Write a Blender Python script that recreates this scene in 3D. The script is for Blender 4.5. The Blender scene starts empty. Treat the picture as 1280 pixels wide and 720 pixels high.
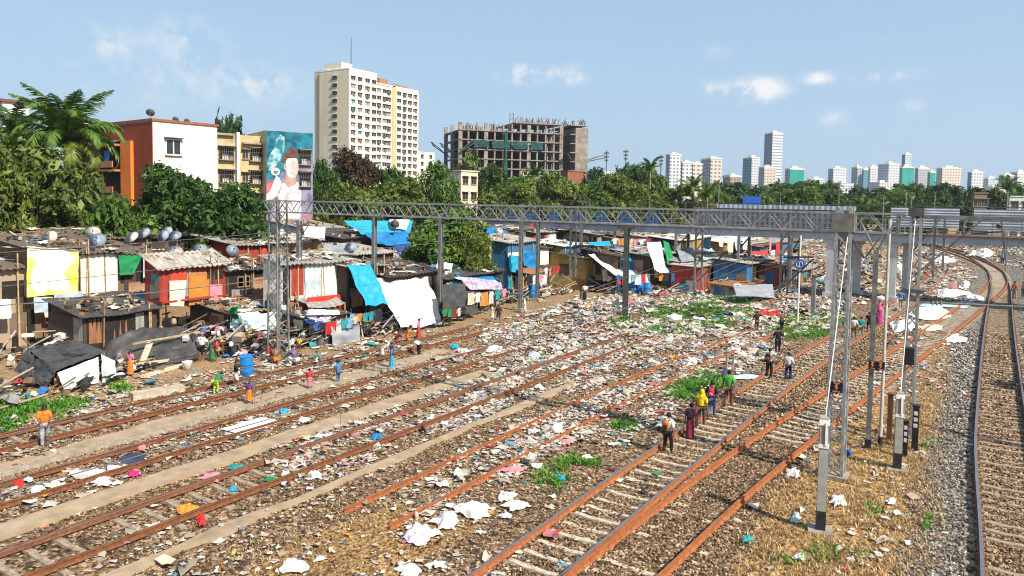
import bpy, math, random
import numpy as np
from mathutils import Vector, Matrix
S = bpy.context.scene
COL = S.collection
PI = math.pi
rnd = random.Random(7)
# ------------------------------------------------------------------ camera
# world: X = to the right across the tracks, Y = along the tracks, Z = up (metres); the viewer stands on a bridge 8.7 m up
FPX, EYE = 924.0, 8.7
PIT, ROL, YAW = math.atan(52/924), math.atan(.015), math.radians(33)
OCX, OCY = 640.0, 300.0
_R = Vector((math.cos(YAW), math.sin(YAW), 0))
_H = Vector((-math.sin(YAW), math.cos(YAW), 0))
FW = _H*math.cos(PIT) + Vector((0, 0, -math.sin(PIT)))
_U = _H*math.sin(PIT) + Vector((0, 0, math.cos(PIT)))
RC = _R*math.cos(ROL) + _U*math.sin(ROL)
UC = _U*math.cos(ROL) - _R*math.sin(ROL)
CAM = Vector((0, 0, EYE))
cd = bpy.data.cameras.new('camera')
cam = bpy.data.objects.new('camera', cd); COL.objects.link(cam)
m3 = Matrix((RC, UC, -FW)).transposed()
cam.matrix_world = Matrix.Translation(CAM) @ m3.to_4x4()
cd.sensor_width = 36; cd.lens = FPX/1280*36; cd.shift_y = -60/1280
cd.clip_start = .2; cd.clip_end = 20000
S.camera = cam
# ------------------------------------------------------------------ sky, sun, exposure
SUN_AZ = Vector((.974, -.214, 0)).normalized(); SUN_EL = math.radians(43)
W = bpy.data.worlds.new('World'); S.world = W; W.use_nodes = True
S.view_settings.view_transform = 'Standard'; S.view_settings.look = 'None'
S.view_settings.exposure = 0.62; S.view_settings.gamma = 1; S.view_settings.use_curve_mapping = False
S.cycles.use_denoising = True; S.cycles.filter_width = 1.1
S.cycles.max_bounces = 6; S.cycles.diffuse_bounces = 3; S.cycles.transparent_max_bounces = 8
S.cycles.caustics_reflective = False; S.cycles.caustics_refractive = False
S.cycles.sample_clamp_indirect = 6
sl = bpy.data.lights.new('sun', 'SUN'); sl.energy = 4.9; sl.angle = math.radians(.5); sl.color = (1, .91, .77)
so = bpy.data.objects.new('sun', sl); COL.objects.link(so)
sdir = SUN_AZ*math.cos(SUN_EL) + Vector((0, 0, math.sin(SUN_EL)))
so.rotation_euler = sdir.to_track_quat('Z', 'Y').to_euler()
SKY_STRENGTH = .072

def ray(px, py): return FW + RC*((px-OCX)/FPX) - UC*((py-OCY)/FPX)
def G(px, py, z=0.0):
    """the point on level z seen at a place of the 1280x720 photograph"""
    d = ray(px, py); return CAM + d*((z-EYE)/d.z)
def PX(px, py, n):
    """the point on the upright plane X = n"""
    d = ray(px, py); return CAM + d*(n/d.x)
def PY(px, py, t):
    d = ray(px, py); return CAM + d*(t/d.y)
def DD(px, py, dist):
    d = ray(px, py); return CAM + d*(dist/d.dot(_H))

def N(nt, t, **kw):
    n = nt.nodes.new(t)
    for k, v in kw.items():
        if k.startswith('i_'):
            key = k[2:]; key = int(key) if key.isdigit() else key
            n.inputs[key].default_value = v
        else: setattr(n, k, v)
    return n
def build_world():
    nt = W.node_tree; L = nt.links.new
    bg = nt.nodes['Background']; bg.inputs['Strength'].default_value = SKY_STRENGTH
    sky = N(nt, 'ShaderNodeTexSky', sky_type='NISHITA', sun_disc=False)
    sky.sun_elevation = SUN_EL; sky.sun_rotation = math.atan2(SUN_AZ.x, SUN_AZ.y)
    sky.air_density = 1.1; sky.dust_density = 2.2; sky.ozone_density = 2.0; sky.altitude = 0
    tc = N(nt, 'ShaderNodeTexCoord')
    nz = N(nt, 'ShaderNodeTexNoise', i_Scale=14.0, i_Detail=6.0, i_Roughness=.62)
    nz2 = N(nt, 'ShaderNodeTexNoise', i_Scale=52.0, i_Detail=5.0, i_Roughness=.6)
    L(tc.outputs['Generated'], nz.inputs['Vector']); L(tc.outputs['Generated'], nz2.inputs['Vector'])
    acc = None
    clouds = [(662, 93, 46, 15, .8), (716, 93, 24, 15, .55), (940, 112, 48, 19, .95), (886, 108, 14, 14, .4), (1022, 98, 25, 10, .7),
              (1110, 93, 46, 15, .5), (1140, 132, 17, 10, .4), (1042, 148, 22, 13, .35), (138, 56, 40, 24, .3), (232, 46, 40, 32, .36),
              (330, 106, 36, 18, .45), (215, 88, 160, 70, .17), (898, 66, 22, 11, .28), (1120, 45, 22, 11, .2), (300, 110, 110, 34, .16)]
    for (x, y, a, b, s) in clouds:
        d = ray(x, y).normalized()
        sub = N(nt, 'ShaderNodeVectorMath', operation='SUBTRACT'); L(tc.outputs['Generated'], sub.inputs[0]); sub.inputs[1].default_value = d
        mul = N(nt, 'ShaderNodeVectorMath', operation='MULTIPLY'); L(sub.outputs[0], mul.inputs[0])
        k = 1.0/ray(x, y).length
        mul.inputs[1].default_value = (1/(a/FPX*k), 1/(a/FPX*k), 1/(b/FPX*k))
        ln = N(nt, 'ShaderNodeVectorMath', operation='LENGTH'); L(mul.outputs[0], ln.inputs[0])
        mr = N(nt, 'ShaderNodeMapRange', interpolation_type='SMOOTHSTEP'); L(ln.outputs['Value'], mr.inputs['Value'])
        mr.inputs['From Min'].default_value = 1.25; mr.inputs['From Max'].default_value = 0.0
        mr.inputs['To Min'].default_value = 0; mr.inputs['To Max'].default_value = s*1.75
        if acc is None: acc = mr.outputs[0]
        else:
            ad = N(nt, 'ShaderNodeMath', operation='ADD'); L(acc, ad.inputs[0]); L(mr.outputs[0], ad.inputs[1]); acc = ad.outputs[0]
    mixn = N(nt, 'ShaderNodeMath', operation='ADD'); L(nz.outputs['Fac'], mixn.inputs[0]); L(nz2.outputs['Fac'], mixn.inputs[1])
    rm = N(nt, 'ShaderNodeMapRange', i_1=.84, i_2=1.2, i_3=.02, i_4=1.15); L(mixn.outputs[0], rm.inputs[0])
    fm = N(nt, 'ShaderNodeMath', operation='MULTIPLY', use_clamp=True); L(acc, fm.inputs[0]); L(rm.outputs[0], fm.inputs[1])
    # pale ground-level murk of the city air
    sep = N(nt, 'ShaderNodeSeparateXYZ'); L(tc.outputs['Generated'], sep.inputs[0])
    mz = N(nt, 'ShaderNodeMapRange', i_1=-.02, i_2=.42, i_3=.80, i_4=.46); L(sep.outputs['Z'], mz.inputs[0])
    hz = N(nt, 'ShaderNodeMix', data_type='RGBA'); L(mz.outputs[0], hz.inputs['Factor']); L(sky.outputs[0], hz.inputs[6]); hz.inputs[7].default_value = (4.7, 6.9, 9.3, 1)
    mx = N(nt, 'ShaderNodeMix', data_type='RGBA'); L(fm.outputs[0], mx.inputs['Factor']); L(hz.outputs[2], mx.inputs[6]); mx.inputs[7].default_value = (8.6, 8.7, 8.8, 1)
    L(mx.outputs[2], bg.inputs['Color'])
build_world()
# ------------------------------------------------------------------ mesh helper
class MB:
    def __init__(s): s.v = []; s.f = []; s.m = []; s.c = []
    def add(s, vs, fs, mi=0):
        o = len(s.v); s.v.extend([tuple(p) for p in vs]); s.f.extend([tuple(i+o for i in f) for f in fs]); s.m.extend([mi]*len(fs)); return s
    def box(s, c, d, rz=0.0, mi=0, M=None):
        hx, hy, hz = d[0]/2, d[1]/2, d[2]/2
        vs = [Vector((x, y, z)) for z in (-hz, hz) for x, y in ((-hx, -hy), (hx, -hy), (hx, hy), (-hx, hy))]
        if M is not None: vs = [M @ v for v in vs]
        elif rz:
            cz, sz = math.cos(rz), math.sin(rz); vs = [Vector((v.x*cz-v.y*sz, v.x*sz+v.y*cz, v.z)) for v in vs]
        c = Vector(c); vs = [v+c for v in vs]
        return s.add(vs, [(3, 2, 1, 0), (4, 5, 6, 7), (0, 1, 5, 4), (1, 2, 6, 5), (2, 3, 7, 6), (3, 0, 4, 7)], mi)
    def bb(s, lo, hi, mi=0):
        lo, hi = Vector(lo), Vector(hi); return s.box((lo+hi)/2, (hi-lo), mi=mi)
    def frame(s, p0, p1):
        d = (Vector(p1)-Vector(p0)); L = d.length; d = d/L if L > 1e-9 else Vector((0, 0, 1))
        a = Vector((0, 0, 1)) if abs(d.z) < .95 else Vector((1, 0, 0))
        u = d.cross(a).normalized(); w = u.cross(d).normalized(); return d, u, w
    def beam(s, p0, p1, w, h=None, mi=0):
        h = w if h is None else h; p0, p1 = Vector(p0), Vector(p1); d, u, v = s.frame(p0, p1)
        vs = [p + u*(a*w/2) + v*(b*h/2) for p in (p0, p1) for a, b in ((-1, -1), (1, -1), (1, 1), (-1, 1))]
        return s.add(vs, [(3, 2, 1, 0), (4, 5, 6, 7), (0, 1, 5, 4), (1, 2, 6, 5), (2, 3, 7, 6), (3, 0, 4, 7)], mi)
    def tube(s, pts, rs, n=8, mi=0, caps=True):
        pts = [Vector(p) for p in pts]
        if not hasattr(rs, '__len__'): rs = [rs]*len(pts)
        rings = []; vs = []
        for i, p in enumerate(pts):
            a = pts[max(i-1, 0)]; b = pts[min(i+1, len(pts)-1)]; d, u, w = s.frame(a, b)
            rings.append(len(vs))
            for k in range(n):
                t = 2*PI*k/n; vs.append(p + u*(math.cos(t)*rs[i]) + w*(math.sin(t)*rs[i]))
        fs = []
        for i in range(len(pts)-1):
            for k in range(n): fs.append((i*n+k, i*n+(k+1) % n, (i+1)*n+(k+1) % n, (i+1)*n+k))
        if caps: fs.append(tuple(range(n-1, -1, -1))); fs.append(tuple((len(pts)-1)*n+k for k in range(n)))
        return s.add(vs, fs, mi)
    def lathe(s, c, prof, n=12, mi=0, ax=None, sx=1, sy=1):
        """prof: list of (radius, height)"""
        c = Vector(c); vs = []
        Q = Vector(ax).to_track_quat('Z', 'Y').to_matrix() if ax is not None else None
        for r, h in prof:
            for k in range(n):
                t = 2*PI*k/n; v = Vector((r*math.cos(t)*sx, r*math.sin(t)*sy, h)); vs.append(c + (Q @ v if Q else v))
        fs = [(i*n+k, i*n+(k+1) % n, (i+1)*n+(k+1) % n, (i+1)*n+k) for i in range(len(prof)-1) for k in range(n)]
        if prof[0][0] > 1e-6: fs.append(tuple(range(n-1, -1, -1)))
        if prof[-1][0] > 1e-6: fs.append(tuple((len(prof)-1)*n+k for k in range(n)))
        return s.add(vs, fs, mi)
    def sphere(s, c, r, n=10, mi=0, M=None):
        if not hasattr(r, '__len__'): r = (r, r, r)
        c = Vector(c); h = max(4, n//2+1); vs = []
        for i in range(h+1):
            a = -PI/2 + PI*i/h
            for k in range(n):
                t = 2*PI*k/n; v = Vector((math.cos(a)*math.cos(t)*r[0], math.cos(a)*math.sin(t)*r[1], math.sin(a)*r[2]))
                vs.append(c + (M @ v if M is not None else v))
        fs = [(i*n+k, i*n+(k+1) % n, (i+1)*n+(k+1) % n, (i+1)*n+k) for i in range(h) for k in range(n)]
        return s.add(vs, fs, mi)
    def quad(s, a, b, c, d, mi=0): return s.add([a, b, c, d], [(0, 1, 2, 3)], mi)
    def sheet(s, a, b, c, d, nu=10, nv=10, fn=None, mi=0):
        """bilinear sheet a-b (u) to d-c (v); fn(u,v)->offset Vector"""
        a, b, c, d = map(Vector, (a, b, c, d)); vs = []
        for j in range(nv+1):
            for i in range(nu+1):
                u, v = i/nu, j/nv; p = (a*(1-u)+b*u)*(1-v) + (d*(1-u)+c*u)*v
                if fn: p = p + fn(u, v)
                vs.append(p)
        fs = [(j*(nu+1)+i, j*(nu+1)+i+1, (j+1)*(nu+1)+i+1, (j+1)*(nu+1)+i) for j in range(nv) for i in range(nu)]
        return s.add(vs, fs, mi)
    def mesh(s, name, mats, smooth=False):
        me = bpy.data.meshes.new(name); me.from_pydata(s.v, [], s.f)
        for m in (mats if isinstance(mats, (list, tuple)) else [mats]): me.materials.append(m)
        if any(s.m): me.polygons.foreach_set('material_index', s.m)
        if smooth: me.polygons.foreach_set('use_smooth', [True]*len(me.polygons))
        me.update(); return me
    def build(s, name, mats, parent=None, smooth=False, **tags):
        o = bpy.data.objects.new(name, s.mesh(name, mats, smooth)); COL.objects.link(o)
        if parent is not None: o.parent = parent
        tag(o, **tags); return o
def tag(o, label=None, cat=None, group=None, kind=None):
    if label: o['label'] = label
    if cat: o['category'] = cat
    if group: o['group'] = group
    if kind: o['kind'] = kind
    return o
def thing(name, label, cat, loc=(0, 0, 0), rz=0.0, group=None):
    o = bpy.data.objects.new(name, None); COL.objects.link(o); o.empty_display_size = .2
    o.location = loc; o.rotation_euler = (0, 0, rz); tag(o, label, cat, group); return o
def part(name, me, parent, loc=(0, 0, 0), rot=(0, 0, 0), scale=(1, 1, 1), kind=None):
    o = bpy.data.objects.new(name, me); COL.objects.link(o); o.parent = parent
    o.location = loc; o.rotation_euler = rot; o.scale = scale
    if kind: o['kind'] = kind
    return o
def np_mesh(name, V, Fq, mats, mi=None, colors=None, smooth=False):
    """fast quads/tris mesh from numpy"""
    me = bpy.data.meshes.new(name); k = Fq.shape[1]
    me.vertices.add(len(V)); me.vertices.foreach_set('co', V.astype(np.float32).ravel())
    me.loops.add(Fq.size); me.loops.foreach_set('vertex_index', Fq.astype(np.int32).ravel())
    me.polygons.add(len(Fq)); me.polygons.foreach_set('loop_start', np.arange(0, Fq.size, k, dtype=np.int32))
    for m in mats: me.materials.append(m)
    if mi is not None: me.polygons.foreach_set('material_index', mi.astype(np.int32))
    if smooth: me.polygons.foreach_set('use_smooth', np.ones(len(Fq), bool))
    me.update(calc_edges=True)
    if colors is not None:
        at = me.color_attributes.new('col', 'FLOAT_COLOR', 'POINT'); at.data.foreach_set('color', colors.astype(np.float32).ravel())
    return me
# value noise in numpy
_perm = np.random.RandomState(3).rand(256, 256)
def vnoise(x, y):
    xi = np.floor(x).astype(int); yi = np.floor(y).astype(int); fx = x-xi; fy = y-yi
    fx = fx*fx*(3-2*fx); fy = fy*fy*(3-2*fy)
    g = lambda a, b: _perm[a % 256, b % 256]
    return (g(xi, yi)*(1-fx)+g(xi+1, yi)*fx)*(1-fy) + (g(xi, yi+1)*(1-fx)+g(xi+1, yi+1)*fx)*fy
def fbm(x, y, o=4):
    r = 0; a = .5
    for k in range(o): r = r + a*vnoise(x*2**k+17*k, y*2**k+5*k); a *= .5
    return r/(1-.5**o)
def sm(a, b, x): t = np.clip((x-a)/(b-a), 0, 1); return t*t*(3-2*t)
def crumple(seed, amp, fu=4, fv=4):
    def fn(u, v):
        n1 = float(vnoise(np.float64(u*fu+seed*3.1), np.float64(v*fv+seed*1.7)))-.5
        n2 = float(vnoise(np.float64(u*fu*2.3+seed*5.1), np.float64(v*fv*2.3+seed)))-.5
        n3 = float(vnoise(np.float64(u*fu*2.1+seed*2.1+40), np.float64(v*fv*2.1+seed)))-.5
        return Vector(((n1+.5*n2)*amp, n3*amp*.6, (n1*.7+.6*n2)*amp))
    return fn
# ------------------------------------------------------------------ materials
_mats = {}
def mat(name, c, c2=None, rough=.85, scale=3.0, detail=4.0, contrast=1.6, bump=0.0, bscale=None, metal=0.0, streak=None, trans=0.0, spec=.3, coords='Object', grime=0.0, island=0.0):
    """procedural: two tones of a noise, optional vertical streaks, grime blotches, bump"""
    if name in _mats: return _mats[name]
    m = bpy.data.materials.new(name); m.use_nodes = True; nt = m.node_tree; L = nt.links.new
    b = nt.nodes['Principled BSDF']; b.inputs['Roughness'].default_value = rough; b.inputs['Metallic'].default_value = metal
    b.inputs['Specular IOR Level'].default_value = spec
    if c2 is None: c2 = tuple(x*.62 for x in c)
    tc = N(nt, 'ShaderNodeTexCoord')
    vec = tc.outputs[coords]
    if streak:
        mp = N(nt, 'ShaderNodeMapping'); mp.inputs['Scale'].default_value = streak; L(vec, mp.inputs['Vector']); nv = mp.outputs[0]
    else: nv = vec
    nz = N(nt, 'ShaderNodeTexNoise', i_Scale=scale, i_Detail=detail, i_Roughness=.6); L(nv, nz.inputs['Vector'])
    mr = N(nt, 'ShaderNodeMapRange', i_1=.5-.25/contrast, i_2=.5+.25/contrast); L(nz.outputs['Fac'], mr.inputs[0])
    mx = N(nt, 'ShaderNodeMix', data_type='RGBA'); mx.inputs[6].default_value = (*c, 1); mx.inputs[7].default_value = (*c2, 1); L(mr.outputs[0], mx.inputs['Factor'])
    out = mx.outputs[2]
    if grime:
        gz = N(nt, 'ShaderNodeTexNoise', i_Scale=.9, i_Detail=7.0, i_Roughness=.7); L(vec, gz.inputs['Vector'])
        gr = N(nt, 'ShaderNodeMapRange', i_1=.48, i_2=.68, i_3=0, i_4=grime); L(gz.outputs['Fac'], gr.inputs[0])
        gm = N(nt, 'ShaderNodeMix', data_type='RGBA'); L(gr.outputs[0], gm.inputs['Factor']); L(out, gm.inputs[6]); gm.inputs[7].default_value = (.07, .05, .035, 1); out = gm.outputs[2]
    if island:
        geo = N(nt, 'ShaderNodeNewGeometry')
        hs = N(nt, 'ShaderNodeHueSaturation'); L(out, hs.inputs['Color'])
        vr = N(nt, 'ShaderNodeMapRange', i_3=1-island, i_4=1+island); L(geo.outputs['Random Per Island'], vr.inputs[0]); L(vr.outputs[0], hs.inputs['Value']); out = hs.outputs[0]
    L(out, b.inputs['Base Color'])
    if bump:
        bz = N(nt, 'ShaderNodeTexNoise', i_Scale=bscale or scale*3, i_Detail=5.0); L(vec, bz.inputs['Vector'])
        bp = N(nt, 'ShaderNodeBump', i_Strength=bump, i_Distance=.05); L(bz.outputs['Fac'], bp.inputs['Height']); L(bp.outputs[0], b.inputs['Normal'])
    if trans:
        tr = N(nt, 'ShaderNodeBsdfTranslucent'); L(out, tr.inputs['Color']); ms = N(nt, 'ShaderNodeMixShader', i_0=trans)
        L(b.outputs[0], ms.inputs[1]); L(tr.outputs[0], ms.inputs[2]); L(ms.outputs[0], nt.nodes['Material Output'].inputs['Surface'])
    _mats[name] = m; return m
def attr_mat(name, attr='col', rough=.9, trans=0.0, spec=.2):
    m = bpy.data.materials.new(name); m.use_nodes = True; nt = m.node_tree; L = nt.links.new
    b = nt.nodes['Principled BSDF']; b.inputs['Roughness'].default_value = rough; b.inputs['Specular IOR Level'].default_value = spec
    a = N(nt, 'ShaderNodeVertexColor', layer_name=attr)
    tc = N(nt, 'ShaderNodeTexCoord'); nz = N(nt, 'ShaderNodeTexNoise', i_Scale=25.0, i_Detail=2.0); L(tc.outputs['Object'], nz.inputs['Vector'])
    mr = N(nt, 'ShaderNodeMapRange', i_3=.75, i_4=1.2); L(nz.outputs['Fac'], mr.inputs[0])
    vm = N(nt, 'ShaderNodeVectorMath', operation='SCALE'); L(a.outputs['Color'], vm.inputs[0]); L(mr.outputs[0], vm.inputs['Scale'])
    L(vm.outputs[0], b.inputs['Base Color'])
    if trans:
        tr = N(nt, 'ShaderNodeBsdfTranslucent'); L(vm.outputs[0], tr.inputs['Color']); ms = N(nt, 'ShaderNodeMixShader', i_0=trans)
        L(b.outputs[0], ms.inputs[1]); L(tr.outputs[0], ms.inputs[2]); L(ms.outputs[0], nt.nodes['Material Output'].inputs['Surface'])
    return m
def cloth(name, c, c2=None, **k):
    return mat(name, c, c2 or tuple(x*.72 for x in c), rough=.8, scale=2.2, bump=.25, bscale=7, trans=.18, **k)
M_RUST = mat('rail_rust', (.22, .085, .035), (.11, .045, .024), rough=.8, scale=9, bump=.15)
M_RUSTY = mat('rail_orange_rust', (.38, .13, .042), (.20, .07, .03), rough=.8, scale=9, bump=.15)
M_SHINE = mat('rail_polished', (.42, .43, .46), (.32, .30, .30), rough=.32, metal=.85, scale=6)
M_CONC = mat('concrete', (.38, .33, .26), (.24, .20, .155), scale=5, bump=.2, grime=.25)
M_SLEEP = mat('sleeper_concrete', (.62, .53, .42), (.36, .29, .21), scale=6, bump=.2, grime=.35)
M_SLEEPD = mat('sleeper_brown', (.40, .32, .235), (.22, .165, .12), scale=6, bump=.2, grime=.5)
M_STEEL = mat('galvanised_steel', (.30, .31, .30), (.17, .175, .17), rough=.5, metal=.35, scale=4)
M_MAST = mat('mast_grey_steel', (.40, .42, .42), (.24, .25, .25), rough=.5, metal=.25, scale=4, grime=.3)
M_STEELD = mat('dark_steel', (.13, .135, .135), (.08, .075, .07), rough=.6, metal=.3, scale=5)
M_WHITE = mat('white_paint', (.80, .79, .76), (.66, .63, .58), rough=.6, scale=3)
M_BLACK = mat('black_paint', (.018, .018, .02), (.035, .03, .03), rough=.5)
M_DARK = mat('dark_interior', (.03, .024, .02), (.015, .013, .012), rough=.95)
M_WOOD = mat('weathered_wood', (.30, .20, .12), (.15, .095, .055), scale=3, streak=(6, 6, 1), bump=.2)
M_BAMBOO = mat('bamboo_pole', (.52, .40, .24), (.33, .23, .12), scale=4)
M_WIRE = mat('cable_grey', (.14, .14, .14), (.09, .09, .09), rough=.6)
M_GLASS = mat('window_glass', (.035, .042, .05), (.02, .022, .025), rough=.15, spec=.6)
# ------------------------------------------------------------------ ground (one sheet to the horizon)
def axis(lo, hi, step, far_lo, far_hi):
    a = list(np.arange(lo, hi+1e-6, step)); s = step; x = a[-1]
    while x < far_hi: s *= 1.22; x += s; a.append(x)
    s = step; x = lo; b = []
    while x > far_lo: s *= 1.22; x -= s; b.append(x)
    return np.array(b[::-1]+a)
def mounds(x, y):
    z = 0*x
    for (cx, cy, rx, ry, h) in MOUNDS:
        d = ((x-cx)/rx)**2 + ((y-cy)/ry)**2; z = z + h*np.exp(-d*1.6)
    return z
MOUNDS = [(-17, 66, 6, 4, .25), (-13, 88, 5, 6, .9), (-20, 84, 5, 5, .5), (-9.5, 92, 4, 9, 1.2), (-14, 100, 8, 9, 1.6), (-22, 95, 9, 10, 1.6),
          (-4, 128, 5, 12, .7), (-14, 135, 10, 16, 2.2), (-24, 125, 12, 20, 2.4), (14, 150, 16, 20, 2.0), (9, 112, 5, 8, .6), (-34, 19, 4, 4, .35), (-24, 53, 4, 7, .35), (-19, 58, 5, 5, .4)]
def ground_z(x, y):
    x = np.asarray(x, float); y = np.asarray(y, float)
    near = sm(140, 90, np.hypot(x, y-30))
    z = (fbm(x*.55, y*.55, 3)-.5)*.10 + (fbm(x*2.3, y*2.3, 3)-.5)*.07*near
    trk = np.exp(-((x+8.6)/3.4)**4) + np.exp(-((x-.75)/2.2)**4) + np.exp(-((x+18.6)/5.5)**8)*.8 + np.exp(-((x+23.2)/1.6)**4)*.8 + np.exp(-((x+28)/1.6)**4)*.8 + np.exp(-((x+13.8)/1.4)**4)*.8
    z = z*(1-.75*np.clip(trk, 0, 1)) - .02*np.clip(trk, 0, 1)
    cur = np.interp(y, [60, 90, 115, 131, 150, 175, 200], [-2, .6, .6, -1.0, -3.6, -9, -17]); clr = sm(3.5, 8, np.abs(x-cur))
    clr = np.where(y > 60, clr, 1.0)*np.where((y > 60), sm(2.5, 5, np.abs(x-np.interp(y, [60, 92, 110, 130, 150], [-7, -5.6, -5.4, -6.4, -9.5]))), 1.0)
    return z + mounds(x, y)*clr - .03
def gz(x, y): return float(ground_z(np.array([x]), np.array([y]))[0])
gx = axis(-52, 12, .3, -2400, 2400); gy = axis(6, 112, .3, -700, 2600)
XX, YY = np.meshgrid(gx, gy); ZZ = ground_z(XX, YY)
V = np.stack([XX.ravel(), YY.ravel(), ZZ.ravel()], 1)
ny, nx = XX.shape; idx = np.arange(nx*ny).reshape(ny, nx)
FQ = np.stack([idx[:-1, :-1].ravel(), idx[:-1, 1:].ravel(), idx[1:, 1:].ravel(), idx[1:, :-1].ravel()], 1)
x, y = XX.ravel(), YY.ravel()
wob = (fbm(x*.35+9, y*.35, 4)-.5)*3.0
wob2 = (fbm(x*.9+3, y*.9, 4)-.5)*2.0
def band(a, b, v, s=.5): return sm(a-s, a+s, v)*(1-sm(b-s, b+s, v))
dirt = np.clip(1-sm(-30.6, -29.2, x+wob*.5), 0, 1)                                         # trodden earth before the huts
dirt = np.maximum(dirt, band(-31.5, -25.3, x+wob*.7, .8)*sm(26, 36, y+wob))
dirt = np.maximum(dirt, band(-36, -28.6, x+wob*.4, .8)*band(40, 66, y+wob, 2)); dirt = np.maximum(dirt, band(-26.4, -24.7, x+wob2*.3, .3)*.9)
dirt = np.maximum(dirt, sm(9, 13, np.abs(x-30+wob))*(x > 12)*.6)
dirt = np.maximum(dirt, sm(84, 100, y+wob*3)*(1-band(-6, 6, x, 2)))
dry = band(-5.0, -1.5, x+wob2*.45, .35)*(1-sm(34, 44, y+wob*1.5))
dry = np.maximum(dry, band(-14.2, -11.3, x+wob2*.5, .4)*(1-sm(13, 17.5, y+wob)))
dry = np.maximum(dry, band(-2.6, -1.2, x+wob2*.3, .3)*(1-sm(50, 60, y))*.3)
grey = band(-1.75, -.15, x+wob2*.22, .25)*sm(5, 8, y)
grey = np.maximum(grey, sm(1.8, 2.2, x+wob2*.2)*(1-sm(7, 9, x))*.8)
dark = np.exp(-((((x+26.3)/2.6)**2+((y-46.5)/4.6)**2))**1.5)*1.25*sm(.28, .5, fbm(x*.8, y*.5, 3))
dark = np.maximum(dark, .55*band(-40, -34, x+wob, 1)*sm(.42, .62, fbm(x*.5+5, y*.5, 3)))
dark = np.maximum(dark, sm(-64, -70, x)*.9)
cl = np.stack([dirt, dry, grey, np.clip(dark, 0, 1)], 1)
def ground_mat():
    m = bpy.data.materials.new('ground_mixed'); m.use_nodes = True; nt = m.node_tree; L = nt.links.new
    b = nt.nodes['Principled BSDF']; b.inputs['Roughness'].default_value = .95; b.inputs['Specular IOR Level'].default_value = .15
    at = N(nt, 'ShaderNodeVertexColor', layer_name='col'); sp = N(nt, 'ShaderNodeSeparateColor'); L(at.outputs['Color'], sp.inputs[0])
    geo = N(nt, 'ShaderNodeNewGeometry'); P = geo.outputs['Position']
    vo = N(nt, 'ShaderNodeTexVoronoi', i_Scale=11.0); L(P, vo.inputs['Vector'])
    hs = N(nt, 'ShaderNodeSeparateColor'); L(vo.outputs['Color'], hs.inputs[0])
    def ramp(fac, stops):
        r = N(nt, 'ShaderNodeValToRGB'); e = r.color_ramp.elements
        while len(e) < len(stops): e.new(.5)
        for i, (p, c) in enumerate(stops): e[i].position = p; e[i].color = (*c, 1)
        L(fac, r.inputs[0]); return r.outputs[0]
    def mix(f, a, bb):
        x = N(nt, 'ShaderNodeMix', data_type='RGBA'); L(f, x.inputs['Factor']); L(a, x.inputs[6]); L(bb, x.inputs[7]); return x.outputs[2]
    n1 = N(nt, 'ShaderNodeTexNoise', i_Scale=.5, i_Detail=7.0, i_Roughness=.65); L(P, n1.inputs['Vector'])
    n2 = N(nt, 'ShaderNodeTexNoise', i_Scale=6.0, i_Detail=6.0, i_Roughness=.7); L(P, n2.inputs['Vector'])
    brown = ramp(hs.outputs[0], [(0, (.028, .018, .011)), (.3, (.11, .07, .041)), (.7, (.25, .163, .098)), (1, (.47, .34, .215))])
    greyb = ramp(hs.outputs[1], [(0, (.03, .027, .023)), (.4, (.12, .107, .092)), (.8, (.24, .212, .18)), (1, (.40, .36, .31))])
    dirtc = ramp(n2.outputs['Fac'], [(.25, (.11, .065, .033)), (.5, (.28, .182, .10)), (.72, (.47, .335, .195))])
    dryc = ramp(n2.outputs['Fac'], [(.28, (.055, .034, .018)), (.43, (.18, .105, .045)), (.57, (.40, .245, .10)), (.74, (.64, .45, .22))])
    darkc = ramp(n2.outputs['Fac'], [(.3, (.02, .016, .012)), (.7, (.09, .07, .05))])
    fine = N(nt, 'ShaderNodeMapRange', i_1=.3, i_2=.7, i_3=-.35, i_4=.35); L(n2.outputs['Fac'], fine.inputs[0])
    def thr(ch):
        a = N(nt, 'ShaderNodeMath', operation='ADD', use_clamp=True); L(ch, a.inputs[0]); L(fine.outputs[0], a.inputs[1])
        r = N(nt, 'ShaderNodeMapRange', interpolation_type='SMOOTHSTEP', i_1=.3, i_2=.7); L(a.outputs[0], r.inputs[0]); return r.outputs[0]
    c = mix(thr(sp.outputs[2]), brown, greyb)
    c = mix(thr(sp.outputs[0]), c, dirtc)
    c = mix(thr(sp.outputs[1]), c, dryc)
    c = mix(thr(at.outputs['Alpha']), c, darkc)
    big = N(nt, 'ShaderNodeMapRange', i_1=.3, i_2=.7, i_3=.84, i_4=1.26); L(n1.outputs['Fac'], big.inputs[0])
    sc = N(nt, 'ShaderNodeVectorMath', operation='SCALE'); L(c, sc.inputs[0]); L(big.outputs[0], sc.inputs['Scale'])
    L(sc.outputs[0], b.inputs['Base Color'])
    bp = N(nt, 'ShaderNodeBump', i_Strength=.9, i_Distance=.06)
    inv = N(nt, 'ShaderNodeMath', operation='SUBTRACT', i_0=1.0); L(vo.outputs['Distance'], inv.inputs[1])
    ad = N(nt, 'ShaderNodeMath', operation='ADD'); L(inv.outputs[0], ad.inputs[0]); L(n2.outputs['Fac'], ad.inputs[1])
    L(ad.outputs[0], bp.inputs['Height']); L(bp.outputs[0], b.inputs['Normal'])
    return m
go = bpy.data.objects.new('ground', np_mesh('ground', V, FQ, [ground_mat()], colors=cl, smooth=True)); COL.objects.link(go); go['kind'] = 'structure'

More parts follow.
